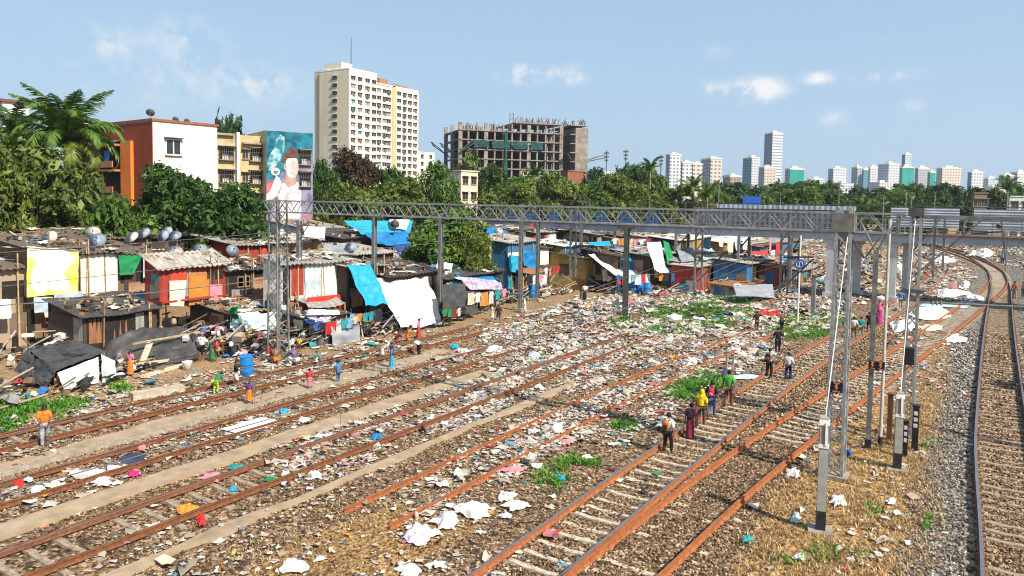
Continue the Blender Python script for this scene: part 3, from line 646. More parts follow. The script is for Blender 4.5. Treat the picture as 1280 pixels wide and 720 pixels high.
poly([(364, 198), (372, 200), (372.5, 209), (369, 220), (365, 221)][::-1], 7, 9)
poly([(347, 240), (352, 229), (362, 225), (373, 227), (376, 240), (376, 268), (349, 268)], 3, 3); poly([(333, 243), (337, 240), (345, 219), (349, 222), (352, 232), (349, 242), (340, 249), (333, 250)], 3, 3)   # chest, arm
poly([(357, 216), (369, 216), (370, 229), (360, 234), (355, 228)], 4, 4)                      # neck
ell(364.5, 207, 8.0, 14.5, 5, 3); ell(356, 208, 1.8, 4, 5, 4); ell(373, 207, 1.5, 3.5, 5, 4)  # face, ears
poly([(350, 202), (354, 203), (359, 197), (371, 196), (374, 193), (372, 187), (365, 183), (358, 187), (355, 194)], 6, 5)  # cap
poly([(360, 203.5), (363, 203), (363, 204.2), (360, 204.8)][::-1], 6, 4); poly([(367, 203), (370, 203.5), (370, 204.8), (367, 204.2)][::-1], 6, 4); poly([(362, 214), (368, 213.8), (367, 215.6), (363, 215.8)][::-1], 6, 4); poly([(364.5, 205), (365.8, 209.5), (363.8, 210)][::-1], 6, 4)
ell(344, 214, 5.5, 5, 5, 3); ell(344.5, 215, 3, 2.2, 6, 2); poly([(352, 238), (359, 235), (370, 233), (374, 240), (374, 262), (353, 262)], 4, 6)
poly([(351, 268), (375, 268), (375, 280), (351, 280)], 4, 6); poly([(350, 280), (372, 276), (373, 288), (350, 290)], 5, 8); poly([(374, 272), (389, 267), (390, 282), (377, 285)], 4, 7)
poly([(333, 225), (344, 224), (344, 243), (336, 246), (333, 244)], 2, 7)
mu.build('mural', [M_TEAL, M_AQUA, M_LILAC, M_SKINP, M_SKINS, M_CAPP, M_PWHITE, M_PPINK, M_PBLUE, mat('mural_skin_half', (.62, .48, .44), (.42, .30, .27), scale=.9)], t)
for (px_, py_) in ((381, 195), (381, 223)):
    q = mp(px_, py_, 0); part('cage_balcony', cage, t, (q[0], -.04, q[2]), scale=(.85, .8, 1.15))
# --- small houses among the trees
def small_block(label, xl, xc, xr, yt, d, al, wallm, name='house', wins=True, roofm=None):
    t, LX, LY = site(name, label, xl, xc, xr, d, math.radians(al), 'house'); Zt = zt(xc, yt, d)
    b = MB(); b.bb((0, 0, 0), (LX, LY, Zt)); b.build('wall', wallm, t); b = MB(); b.bb((-.2, -.2, Zt), (LX+.2, LY+.2, Zt+.25)); b.build('roof', roofm or wallm, t)
    if wins:
        me = win_mesh(1.6, 1.5, fm=M_CONC); k = max(2, int(LX/4))
        for f in range(max(1, int(Zt/3.2))):
            for i in range(k): put_win(t, me, 'r', LX*(i+.5)/k, Zt-1.8-3.2*f)
    return t
M_PINKW = mat('pale_pink_wall', (.74, .58, .46), (.6, .45, .34), scale=.5); M_TILE = mat('red_roof', (.30, .12, .07), (.2, .08, .05), scale=1)
small_block('pale pink house with dark windows half hidden by trees below the unfinished frame', 560, 576, 597, 214, 150, 84, M_PINKW)
small_block('low red roofed house at the foot of the unfinished concrete frame', 700, 709, 731, 214, 215, 76, M_TILE, wins=False, roofm=M_TILE)
small_block('small white house just right of the cream tower', 515, 522, 543, 190, 330, 85, M_CREAM2)
small_block('brown grey ruined house among dark trees above the bridge at the right', 1215, 1218, 1234, 242, 150, 25, mat('dull_brown_wall', (.22, .16, .10), (.14, .10, .07), scale=.5), wins=True)
small_block('pale house at the right end beyond the bridge', 1258, 1262, 1290, 246, 170, 25, mat('pale_green_wall', (.52, .58, .55), (.4, .46, .43)))
small_block('pale low house on the tree line left of the striped skyline towers', 740, 745, 765, 214, 330, 74, M_CREAM2)
# --- far skyline
def facade(name, c, c2, fx=3.6, fz=3.2, wx=.55, wz=.5):
    if name in _mats: return _mats[name]
    m = bpy.data.materials.new(name); m.use_nodes = True; nt = m.node_tree; L = nt.links.new; bs = nt.nodes['Principled BSDF']; bs.inputs['Roughness'].default_value = .7
    tc = N(nt, 'ShaderNodeTexCoord'); sp = N(nt, 'ShaderNodeSeparateXYZ'); L(tc.outputs['Object'], sp.inputs[0])
    sx = N(nt, 'ShaderNodeMath', operation='ADD'); L(sp.outputs['X'], sx.inputs[0]); L(sp.outputs['Y'], sx.inputs[1])
    def cell(src, period, width):
        d = N(nt, 'ShaderNodeMath', operation='DIVIDE', i_1=period); L(src, d.inputs[0]); f = N(nt, 'ShaderNodeMath', operation='FRACT'); L(d.outputs[0], f.inputs[0])
        l = N(nt, 'ShaderNodeMath', operation='LESS_THAN', i_1=width); L(f.outputs[0], l.inputs[0]); return l.outputs[0]
    a = N(nt, 'ShaderNodeMath', operation='MULTIPLY'); L(cell(sx.outputs[0], fx, wx), a.inputs[0]); L(cell(sp.outputs['Z'], fz, wz), a.inputs[1])
    mx = N(nt, 'ShaderNodeMix', data_type='RGBA'); L(a.outputs[0], mx.inputs['Factor']); mx.inputs[6].default_value = (*c, 1); mx.inputs[7].default_value = (*c2, 1); L(mx.outputs[2], bs.inputs['Base Color'])
    _mats[name] = m; return m
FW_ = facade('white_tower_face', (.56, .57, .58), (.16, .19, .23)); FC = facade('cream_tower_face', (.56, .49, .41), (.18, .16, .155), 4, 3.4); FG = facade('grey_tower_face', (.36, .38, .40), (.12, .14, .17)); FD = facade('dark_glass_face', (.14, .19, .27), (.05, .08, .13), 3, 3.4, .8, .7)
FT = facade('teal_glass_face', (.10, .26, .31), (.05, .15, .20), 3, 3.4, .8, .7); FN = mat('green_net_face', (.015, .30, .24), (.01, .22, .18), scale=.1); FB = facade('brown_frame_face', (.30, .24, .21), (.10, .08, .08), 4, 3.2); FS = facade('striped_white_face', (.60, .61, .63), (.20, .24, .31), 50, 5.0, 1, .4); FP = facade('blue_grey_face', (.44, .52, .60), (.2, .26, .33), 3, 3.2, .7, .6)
def skyt(label, xl, xc, xr, yt, d, fl, fr, crown=None):
    t, LX, LY = site('tower_block', label, xl, xc, xr, d, math.radians(48), 'tower block'); Zt = zt(xc, yt, d)
    b = MB(); b.bb((0, 0, 0), (LX, LY, Zt)); b.m[:] = [0]*6; b.m[5] = 1; b.build('wall', [fr, fl], t)  # darker left facade colours stand for shade, paler right ones for sun
    b = MB(); b.bb((LX*.25, LY*.25, Zt), (LX*.6, LY*.6, Zt+d*.0035)); b.bb((LX*.68, LY*.2, Zt), (LX*.85, LY*.45, Zt+d*.0018)); b.bb((-.3, -.3, Zt-.6), (LX+.3, LY+.3, Zt+.5))
    b.build('roof_structure', crown or M_CREAM2, t); return t
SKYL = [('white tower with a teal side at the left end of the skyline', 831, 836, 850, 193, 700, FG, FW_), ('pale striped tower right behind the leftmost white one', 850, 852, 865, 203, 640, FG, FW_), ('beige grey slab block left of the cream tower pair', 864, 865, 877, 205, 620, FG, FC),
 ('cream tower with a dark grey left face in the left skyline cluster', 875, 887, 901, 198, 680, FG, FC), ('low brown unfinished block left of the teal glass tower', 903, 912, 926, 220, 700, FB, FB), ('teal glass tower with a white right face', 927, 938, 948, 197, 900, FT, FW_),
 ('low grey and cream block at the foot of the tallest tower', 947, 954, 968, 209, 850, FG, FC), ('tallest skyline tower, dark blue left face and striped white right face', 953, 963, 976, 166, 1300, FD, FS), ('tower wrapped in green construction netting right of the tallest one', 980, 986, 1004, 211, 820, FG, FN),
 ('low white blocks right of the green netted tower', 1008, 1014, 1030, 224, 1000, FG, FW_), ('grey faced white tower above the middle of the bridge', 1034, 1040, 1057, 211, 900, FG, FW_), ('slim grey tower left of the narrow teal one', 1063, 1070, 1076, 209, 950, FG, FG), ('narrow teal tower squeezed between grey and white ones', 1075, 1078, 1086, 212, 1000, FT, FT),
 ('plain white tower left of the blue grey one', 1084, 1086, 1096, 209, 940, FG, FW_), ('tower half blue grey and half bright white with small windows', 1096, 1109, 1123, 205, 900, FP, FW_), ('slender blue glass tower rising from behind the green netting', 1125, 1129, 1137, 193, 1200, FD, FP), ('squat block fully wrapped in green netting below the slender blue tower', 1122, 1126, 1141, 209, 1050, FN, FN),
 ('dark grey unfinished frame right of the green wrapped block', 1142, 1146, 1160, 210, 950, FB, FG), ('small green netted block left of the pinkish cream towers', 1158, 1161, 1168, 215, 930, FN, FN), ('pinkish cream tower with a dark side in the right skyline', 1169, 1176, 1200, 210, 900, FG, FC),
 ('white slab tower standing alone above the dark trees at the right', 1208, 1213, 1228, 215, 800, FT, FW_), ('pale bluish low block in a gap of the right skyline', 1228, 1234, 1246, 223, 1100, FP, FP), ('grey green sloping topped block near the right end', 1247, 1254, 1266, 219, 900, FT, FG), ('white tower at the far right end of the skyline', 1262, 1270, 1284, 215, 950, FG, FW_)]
for a in SKYL: skyt(*a)
b = MB(); b.bb((0, 0, 0), (1, 1, 1))
for k, (x0, y0, d) in enumerate([(1052, 229, 900), (1100, 228, 900), (1010, 231, 1000), (905, 232, 900), (1240, 234, 900)]):
    P = DD(x0, 250, d); t = thing('tower_block', ['low white block peeping over trees left of the slim grey tower', 'low pale block in front of the blue grey and white tower', 'low white block beside the green netted tower', 'low pale block behind the palms below the cream tower', 'low pale block between the two right hand towers'][k], 'low block', (P.x, P.y, 0), .8)
    h = zt(x0, y0, d); bb_ = MB(); bb_.bb((-9, -9, 0), (9, 9, h)); bb_.build('wall', FW_, t); bb_ = MB(); bb_.bb((-4, -4, h), (2, 2, h+2.5)); bb_.build('roof_structure', M_CREAM2, t)
# ------------------------------------------------------------------ trees
def leaf_mat(name, a, b_, trans=.3):
    m = bpy.data.materials.new(name); m.use_nodes = True; nt = m.node_tree; L = nt.links.new; bs = nt.nodes['Principled BSDF']; bs.inputs['Roughness'].default_value = .55; bs.inputs['Specular IOR Level'].default_value = .35
    geo = N(nt, 'ShaderNodeNewGeometry'); tc = N(nt, 'ShaderNodeTexCoord'); nz = N(nt, 'ShaderNodeTexNoise', i_Scale=2.6, i_Detail=3.0); L(tc.outputs['Object'], nz.inputs['Vector'])
    mr = N(nt, 'ShaderNodeMapRange', i_1=.38, i_2=.62, i_3=-.3, i_4=.3); L(nz.outputs['Fac'], mr.inputs[0])
    ad = N(nt, 'ShaderNodeMath', operation='ADD', use_clamp=True); L(geo.outputs['Random Per Island'], ad.inputs[0]); L(mr.outputs[0], ad.inputs[1])
    mx = N(nt, 'ShaderNodeMix', data_type='RGBA'); L(ad.outputs[0], mx.inputs['Factor']); mx.inputs[6].default_value = (*a, 1); mx.inputs[7].default_value = (*b_, 1)
    L(mx.outputs[2], bs.inputs['Base Color']); tr = N(nt, 'ShaderNodeBsdfTranslucent'); L(mx.outputs[2], tr.inputs['Color']); ms = N(nt, 'ShaderNodeMixShader', i_0=trans)
    L(bs.outputs[0], ms.inputs[1]); L(tr.outputs[0], ms.inputs[2]); L(ms.outputs[0], nt.nodes['Material Output'].inputs['Surface']); return m
LM = {'dark': leaf_mat('leaf_dark', (.018, .055, .012), (.085, .17, .028), .36), 'mid': leaf_mat('leaf_mid', (.035, .09, .014), (.15, .25, .038), .36), 'olive': leaf_mat('leaf_olive', (.05, .085, .014), (.20, .255, .05), .36),
      'yel': leaf_mat('leaf_yellow_green', (.06, .10, .015), (.24, .29, .045), .38), 'red': leaf_mat('leaf_red_brown', (.030, .030, .012), (.10, .055, .022)), 'black': leaf_mat('leaf_very_dark', (.010, .032, .012), (.045, .10, .028))}
M_BARK = mat('bark', (.13, .095, .065), (.07, .05, .035), scale=4, streak=(4, 4, .6), bump=.4)
def crown_mesh(seed, nleaf=9000, lobes=22, leaf=.036, flat=1.0, droop=.2):
    """crown in a unit box: radius 1, height 0..1; leaf blades packed on and inside many lobes, with gaps"""
    r = np.random.RandomState(seed); C = []
    for k in range(lobes):
        a = r.uniform(0, 2*PI); h = r.uniform(.12, .92); env = math.sqrt(max(.05, 1-((h-.42)/.60)**2)); rad = env*r.uniform(.25, .88); s = r.uniform(.16, .34)
        C.append((rad*math.cos(a)*.95, rad*math.sin(a)*.95, h*.9+.02, s))
    C.append((0, 0, .5, .45)); C.append((0, 0, .75, .28)); C = np.array(C)
    w = C[:, 3]**2; k = r.choice(len(C), nleaf, p=w/w.sum())
    d = r.normal(size=(nleaf, 3)); d /= np.linalg.norm(d, axis=1)[:, None]; d[:, 2] = np.where(d[:, 2] < -.35, -d[:, 2], d[:, 2])
    rr = (r.rand(nleaf)**.35)*(1+.28*(r.rand(nleaf)-.5)); clump = vnoise(d[:, 0]*3+k*3.7, d[:, 1]*3+d[:, 2]*2.2)
    keep = clump > .37; k, d, rr = k[keep], d[keep], rr[keep]; n = len(k)
    s = C[k, 3]; P = C[k, :3]+d*rr[:, None]*s[:, None]*np.array([1, 1, .42*flat+.2])
    P += (r.normal(size=(n, 3))*.012)
    nor = d*.7+r.normal(size=(n, 3))*.6+np.array([0, 0, .35]); nor /= np.linalg.norm(nor, axis=1)[:, None]
    ref = r.normal(size=(n, 3)); u = np.cross(nor, ref); u /= np.linalg.norm(u, axis=1)[:, None]; v = np.cross(nor, u); u[:, 2] -= droop; 
    L_ = leaf*np.exp(r.normal(0, .35, n))[:, None]; Wd = L_*r.uniform(.35, .6, n)[:, None]; sq = np.array([1, 1, .62])
    V = np.stack([P-u*L_*sq, P+v*Wd*sq+nor*L_*.15*sq, P+u*L_*sq, P-v*Wd*sq+nor*L_*.15*sq], 1).reshape(-1, 3); V[:, 2] = np.maximum(V[:, 2], -.02)
    F = np.arange(n*4).reshape(-1, 4)
    return np_mesh('crown', V, F, [LM['mid']])
CROWN = [crown_mesh(11+k, n, lb, lf) for k, (n, lb, lf) in enumerate([(15000, 26, .040), (15000, 32, .038), (14000, 22, .044), (15000, 28, .034)])]
CROWN_S = [crown_mesh(41+k, 4600, 18, .062) for k in range(3)]
def trunk_mesh(seed):
    r = random.Random(seed); b = MB(); b.tube([(0, 0, -.1), (.01, .0, .12), (.03, .02, .3), (.02, .03, .55)], [.062, .045, .038, .02], 9)
    for k in range(7):
        a = k*.9+r.uniform(-.3, .3); h = .18+.05*k; L_ = r.uniform(.35, .7)
        p0 = Vector((.02, .02, h)); p1 = p0+Vector((math.cos(a)*L_*.5, math.sin(a)*L_*.5, .10)); p2 = p0+Vector((math.cos(a)*L_, math.sin(a)*L_, .24+r.uniform(0, .15)))
        b.tube([p0, p1, p2], [.024, .016, .006], 6)
        for q in range(2): c_ = a+r.uniform(-.9, .9); b.tube([p1, p1+Vector((math.cos(c_)*.28, math.sin(c_)*.28, .16))], [.012, .004], 5)
    return b.mesh('trunk', M_BARK, True)
TRUNK = [trunk_mesh(s) for s in range(3)]
TGRP = 'trees behind the huts and the bridge'
_k = [0]
def tree(label, px, yt, wpx, d, lm, zlow=1.2, small=False, lean=0):
    _k[0] += 1; k = _k[0]; P = DD(px, 250, d); zt_ = zt(px, yt, d); R_ = wpx*d/FPX/2*1.28; zlow = min(zlow, 1.0); r = random.Random(k)
    t = thing('tree', label, 'tree', (P.x, P.y, 0), r.uniform(0, 6.28), TGRP)
    cm = (CROWN_S if small else CROWN); o = part('crown', cm[k % len(cm)], t, (0, 0, zlow), scale=(R_, R_, (zt_-zlow)/.98))
    o.material_slots[0].link = 'OBJECT'; o.material_slots[0].material = LM[lm]
    part('trunk', TRUNK[k % 3], t, (0, 0, 0), scale=(R_*.8, R_*.8, zt_*.95)); return t
tree('big olive green tree filling the left edge beside the palm', 38, 178, 150, 57, 'olive', 4.0)
tree('olive tree behind the yellow tarp hut, just right of the biggest left tree', 102, 205, 90, 60, 'olive', 4.0)
tree('pale olive tree cut by the left edge of the photo behind the dishes', -30, 190, 110, 52, 'yel', 4.0)
tree('dark round tree in front of the white end wall of the terracotta block', 205, 207, 130, 63, 'dark', 4.0)
tree('dark bushy tree left of the mural, above the red hut', 286, 236, 120, 58, 'dark', 4.0)
tree('low dark tree between the palm and the round dark tree', 148, 236, 90, 55, 'mid', 4.0)
tree('small dark tree standing on top behind the beige flats', 287, 144, 42, 125, 'black', 12, True)
tree('reddish brown tree at the foot of the cream tower', 432, 187, 84, 135, 'red', 2)
tree('dark tree just left of the reddish brown one beside the mural', 404, 205, 40, 120, 'dark', 2)
tree('dark green tree right below the cream tower', 495, 202, 80, 150, 'dark', 2)
tree('bright dense green tree between tower and unfinished frame', 549, 202, 72, 128, 'mid', 2)
tree('yellowish tree behind the left gantry truss', 487, 222, 110, 100, 'olive', 2)
tree('olive tree above the blue tarpaulin heap', 440, 234, 80, 85, 'olive', 3)
tree('green tree standing among the huts beside the T shaped pole', 552, 252, 112, 63, 'mid', 3.2)
tree('bushy yellow green tree hanging over the messy blue roof', 584, 278, 62, 60, 'yel', 2.2)
tree('dark green tree behind the pale pink house', 606, 205, 60, 170, 'dark', 2)
tree('olive brown tree in front of the unfinished frame, left part', 588, 192, 50, 200, 'olive', 2, True)
tree('wide mid green tree below the unfinished frame', 648, 214, 90, 150, 'mid', 2)
tree('olive yellow tree right above the gantry at its middle', 640, 230, 90, 118, 'yel', 2)
tree('dark tree at the right corner of the unfinished frame', 700, 216, 60, 165, 'dark', 2)
tree('yellow green tree in front of the red roofed house', 700, 222, 80, 125, 'olive', 2)
tree('large dark domed tree right of the unfinished frame', 782, 199, 90, 200, 'dark', 2)
tree('dark tree behind the large domed one', 742, 209, 60, 215, 'black', 2)
tree('mid green tree left of the skyline, under the domed one', 745, 226, 80, 140, 'mid', 2)
tree('yellowish palm like shrub tree left of the pale towers', 772, 222, 70, 140, 'yel', 2)
tree('green tree in front of the leftmost white skyline tower', 822, 214, 70, 190, 'mid', 2)
tree('light green tree above the bridge left of the palms', 842, 231, 80, 130, 'yel', 2)
tree('low light green tree behind the bridge parapet start', 893, 235, 60, 135, 'mid', 2)
tree('dark tree below the cream skyline tower', 905, 229, 70, 230, 'black', 2, True)
tree('dark tree behind the blue roof hoarding', 946, 228, 80, 230, 'dark', 2, True)
tree('dark green tree below the tallest skyline tower', 985, 226, 80, 260, 'dark', 2, True)
tree('dark tree below the green netted tower', 1022, 230, 80, 260, 'dark', 2, True)
tree('mid green tree in front of the white low blocks', 1000, 236, 70, 160, 'mid', 2)
tree('green tree behind the lattice mast head', 1048, 236, 70, 170, 'dark', 2)
tree('dark tree left of the light post above the bridge', 1082, 235, 70, 230, 'black', 2, True)
tree('mid green tree below the blue grey and white tower', 1112, 234, 70, 220, 'mid', 2, True)
tree('dark green tree below the slender blue tower', 1145, 230, 70, 240, 'dark', 2, True)
tree('broad dark tree below the pinkish cream tower', 1185, 225, 66, 200, 'black', 2)
tree('dark bushy tree left of the ruined brown house', 1205, 233, 50, 170, 'black', 2)
tree('dark tree behind the ruined brown house', 1236, 234, 50, 200, 'black', 2, True)
tree('dark tree at the right end of the photo by the palms', 1270, 233, 60, 210, 'dark', 2, True)
tree('low mid green tree directly above the bridge left of the netted crane heap', 960, 240, 60, 150, 'mid', 2)
tree('green tree above the bridge under the block wrapped in netting', 1130, 240, 70, 165, 'mid', 2)
tree('dark low tree right of the mid green ones on the bridge line', 1165, 239, 60, 160, 'dark', 2)
# ---- palms
def frond_mesh(seed, L=1.0, curve=.8, leaf=.21, n=46):
    r = random.Random(seed); b = MB(); pts = []
    for i in range(n+1):
        s = i/n; a = .98-curve*2.9*s**1.8*.8-.2*s
        if i == 0: p = Vector((0, 0, 0))
        else: p = p+Vector((math.cos(a), 0, math.sin(a)))*(L/n)
        pts.append(p.copy())
    b.tube(pts[::3], [.014*(1-i/(len(pts[::3])))+.003 for i in range(len(pts[::3]))], 4)
    for i in range(3, n+1):
        s = i/n; ll = leaf*(math.sin(PI*min(1, s*.95+.06))**.6)*r.uniform(.85, 1.1); d = (pts[i]-pts[i-1]).normalized()
        for sd in (-1, 1):
            dr = Vector((d.x*.75, sd*1.0, d.z*.75-.35-.5*r.random())).normalized(); q = pts[i]+dr*ll; w = d*.010
            mid = pts[i]+dr*ll*.5+Vector((0, 0, .02)); b.add([pts[i]-w, pts[i]+w, mid+w*1.3, mid-w*1.3], [(0, 1, 2, 3)]); b.add([mid-w*1.3, mid+w*1.3, q], [(0, 1, 2)])
    return b.mesh('frond', LM['mid'])
FROND = [frond_mesh(1, curve=.5), frond_mesh(2, curve=.8), frond_mesh(3, curve=1.1), frond_mesh(4, curve=1.35)]
def palm(label, px, yc, d, rad, nf=16, seed=1, mats=('dark', 'mid', 'yel'), lean=(0, 0)):
    P = DD(px, 250, d); zc = zt(px, yc, d); t = thing('palm_tree', label, 'palm tree', (P.x, P.y, 0), 0, 'coconut palms'); r = random.Random(seed)
    b = MB(); n = 10; b.tube([(lean[0]*(1-i/n)**2, lean[1]*(1-i/n)**2, zc*i/n) for i in range(n+1)], [.26-.1*i/n for i in range(n+1)], 9); b.build('trunk', mat('palm_bark', (.26, .2, .14), (.15, .11, .08), scale=1, streak=(1, 1, 8)), t, True)
    for k in range(nf):
        a = k*2.39996+r.uniform(-.2, .2); lvl = k/nf; fi = FROND[min(3, int(lvl*4))]; s = rad*r.uniform(.85, 1.1)
        o = part('frond', fi, t, (0, 0, zc), (0, 1.1*lvl**1.5-.5+r.uniform(-.12, .12), a), (s, s, s)); o.material_slots[0].link = 'OBJECT'; o.material_slots[0].material = LM[mats[0] if lvl < .5 else mats[1] if lvl < .8 else mats[2]]
    return t
palm('tall coconut palm with drooping yellow fronds at the left', 84, 186, 60, 5.9, 30, 3, ('mid', 'mid', 'yel'))
palm('shorter coconut palm at the left edge before the white block', 20, 178, 66, 4.2, 20, 8)
palm('small palm left of the pale skyline towers', 812, 214, 170, 4.5, 13, 5)
palm('palm rising above the dark trees below the unfinished frame', 668, 222, 140, 4.0, 13, 6)
palm('palm on the tree line near the right end', 1259, 238, 150, 4.2, 13, 7)
palm('light green palm above the bridge left of the dark trees', 866, 240, 128, 4.4, 14, 9, ('mid', 'yel', 'yel'))
palm('low palm beside the lamp post above the bridge', 884, 246, 125, 3.6, 13, 10, ('mid', 'mid', 'yel'))
def shade_tree(label, x, y, h, R_, lm, k):
    t = thing('tree', label, 'tree', (x, y, 0), k, TGRP); o = part('crown', CROWN[k % 4], t, (0, 0, 2.2), scale=(R_, R_, h-2.2)); o.material_slots[0].link = 'OBJECT'; o.material_slots[0].material = LM[lm]; part('trunk', TRUNK[k % 3], t, (0, 0, 0), scale=(R_*.8, R_*.8, h*.95))
shade_tree('trackside tree just outside the right edge whose shade falls on the curved track', 9.6, 41.5, 7.5, 3.2, 'dark', 1)
# ------------------------------------------------------------------ masts, portals, poles, wires
ME_FOOT = (lambda b: (b.box((0, 0, .05), (1.1, 1.1, .3)), b.box((0, 0, .26), (.75, .75, .16)), b)[-1].mesh('foundation', M_CONC))(MB())
def lattice(b, p0, p1, w0, w1, nseg, legw=.07, lw=.035, mi=0, faces=4):
    p0, p1 = Vector(p0), Vector(p1); h = p1-p0
    cor = [(-1, -1), (1, -1), (1, 1), (-1, 1)]
    for i in range(nseg):
        a, c = p0+h*(i/nseg), p0+h*((i+1)/nseg); wa, wc = (w0+(w1-w0)*i/nseg)/2, (w0+(w1-w0)*(i+1)/nseg)/2
        for f in range(faces):
            q0, q1 = cor[f], cor[(f+1) % 4]
            if i % 2: q0, q1 = q1, q0
            b.beam(a+Vector((q0[0]*wa, q0[1]*wa, 0)), c+Vector((q1[0]*wc, q1[1]*wc, 0)), lw, lw, mi)
def lattice_mast(label, x, y, h, w, w1, m, foot=True, seg=None, legw=.075, lw=.035):
    z0 = gz(x, y); t = thing('lattice_mast', label, 'railway mast', (x, y, z0)); seg = seg or int(h/.42)
    for sx, sy in ((-1, -1), (1, -1), (1, 1), (-1, 1)):
        b = MB(); b.beam((sx*w/2, sy*w/2, 0), (sx*w1/2, sy*w1/2, h), legw); b.build('leg', m, t)
    b = MB(); lattice(b, (0, 0, .1), (0, 0, h), w, w1, seg, lw=lw); b.build('lacing', m, t)
    if foot: part('foundation', ME_FOOT, t, (0, 0, -.22))
    return t
M_GREYP = mat('grey_painted_steel', (.25, .262, .258), (.13, .135, .13), rough=.55, metal=.2, scale=3, grime=.35)
M_SIGNB = mat('sign_blue', (.012, .014, .075), (.01, .01, .05)); M_SIGNO = mat('sign_orange', (.85, .33, .03), (.7, .25, .02)); M_SIGNBB = mat('sign_bright_blue', (.02, .10, .45), (.015, .07, .33))
m1 = lattice_mast('main lattice mast holding the portal truss, with a blue danger plate', -3.88, 25.1, 8.6, .48, .38, M_MAST, legw=.09, lw=.05)
b = MB(); b.box((0, 0, 8.12), (.62, .5, .58)); b.box((0, 0, 7.72), (.50, .42, .30)); b.build('gusset_box', M_STEELD if False else mat('mast_head_plate', (.22, .215, .19), (.14, .13, .11)), m1)
def danger(parent, x, y, z, w, h, bolts=1):
    p = MB(); p.box((x, y, z), (w, .03, h)); s = p.build('danger_plate', M_SIGNB, parent); b = MB()
    for k in range(bolts):
        cx = x+(k-(bolts-1)/2)*w/bolts
        w_ = .6; b.add([(cx-.02*1.2, y-.02, z+h*.34), (cx+.05, y-.02, z+h*.34), (cx+.01, y-.02, z+h*.04), (cx+.06, y-.02, z+h*.04), (cx-.03, y-.02, z-h*.36), (cx-.005, y-.02, z-h*.05), (cx-.05, y-.02, z-h*.05)], [(6, 5, 4, 3, 2, 1, 0)])
        b.box((cx, y-.02, z-h*.38), (w/bolts*.6, .01, h*.07)); b.box((cx, y-.02, z+h*.40), (w/bolts*.5, .01, h*.06))
    b.build('symbol', M_SIGNO, s)
danger(m1, 0, -.31, 2.95, .36, .34)
lattice_mast('slim lattice mast by the huts carrying the left end of the portal truss', -30.97, 25.45, 8.5, .75, .6, M_STEEL, seg=15)
m2 = lattice_mast('dark lattice mast behind the second anchor post, holding the right hand portal beam', -2.34, 30.76, 8.45, .36, .3, M_MAST, legw=.08, lw=.045)
b = MB(); b.box((0, -.2, 3.2), (.3, .22, .62)); b.build('relay_box', M_BLACK, m2)
b = MB(); b.box((0, 0, 5.6), (.72, .5, .12)); b.build('collar_plate', M_STEELD, m2); b = MB(); b.box((0, 0, 8.5), (.5, .5, .3)); b.build('head_plate', M_STEELD, m2)
# portal truss
t = thing('portal_truss', 'long grey lattice truss spanning the yard from the huts to the main mast', 'gantry', (-31.6, 25.3, 0))
L_ = 31.6-2.2
for dy in (-.28, .28):
    for z in (7.82, 8.40): b = MB(); b.beam((0, dy, z), (L_, dy, z), .06); b.build('chord', M_MAST, t)
b = MB(); n = 58
for i in range(n):
    x0, x1 = L_*i/n, L_*(i+1)/n
    for dy in (-.28, .28): b.beam((x0, dy, 7.82 if i % 2 else 8.4), (x1, dy, 8.4 if i % 2 else 7.82), .03)
    b.beam((x0, -.28 if i % 2 else .28, 8.4), (x1, .28 if i % 2 else -.28, 8.4), .035); b.beam((x0, -.28 if i % 2 else .28, 7.82), (x1, .28 if i % 2 else -.28, 7.82), .035)
b.build('lacing', M_MAST, t)
b = MB()
for x in (28.0, 29.2): b.beam((x, -.28, 7.82), (x, -.28, 8.4), .07); b.beam((x, .28, 7.82), (x, .28, 8.4), .07)
b.build('end_bracing', M_GREYP, t)
for s in (-1, 1): b = MB(); b.beam((28.3, s*.1, 7.0), (28.3+.5*s, s*.1, 7.82), .06); b.build('end_bracing', M_GREYP, t)
DROPX = [2.9, 8.3, 13.0, 18.0, 23.0, 25.9]
for k, x in enumerate(DROPX):
    b = MB(); b.beam((x-.12, 0, 8.4), (x-.12, 0, 5.7), .06); b.beam((x+.12, 0, 8.4), (x+.12, 0, 5.7), .06)
    for j in range(5): b.beam((x-.12, 0, 5.9+j*.5), (x+.12, 0, 6.3+j*.5), .035)
    if k in (3, 4, 5): b.build('drop_arm', M_GREYP, t)
    b = MB(); b.tube([(x, 0, 6.9), (x+.9, 0, 6.95)], .03, 6); b.tube([(x, 0, 5.9), (x+.9, 0, 6.9)], .025, 6)
    for q in range(4): b.lathe((x+.15+q*.09, 0, 6.9), [(.03, -.03), (.085, 0), (.03, .03)], 8, ax=(1, 0, 0))
    if k in (3, 4, 5): b.build('cantilever', M_STEELD, t)
# second portal beam to the right
t = thing('portal_truss', 'dark portal beam running out to the right from the dark lattice mast', 'gantry', (-2.5, 31, 0))
b = MB(); b.beam((0, -.2, 8.25), (9.5, -.2, 8.25), .12, .14); b.beam((0, .2, 8.25), (9.5, .2, 8.25), .12, .14); b.build('beam', M_GREYP, t)
b = MB()
for x, zz in ((.32, 6.2), (.75, 6.0), (1.05, 6.3)): b.beam((x, 0, 8.2), (x, 0, zz), .07)
b.beam((.0, 0, 5.9), (2.2, 0, 8.2), .06); b.beam((0.1, 0, 7.0), (.9, 0, 8.2), .05); b.beam((2.75, 0, 8.2), (2.95, 0, 6.7), .06); b.beam((.4, 0, 6.9), (1.0, 0, 6.2), .05); b.build('drop_arm', M_GREYP, t)
b = MB(); b.lathe((2.7, 0, 8.06), [(.05, -.16), (.11, -.08), (.05, 0)], 8); b.tube([(2.0, 0, 7.7), (2.8, 0, 7.8)], .03, 6); b.build('insulator', M_STEELD, t)
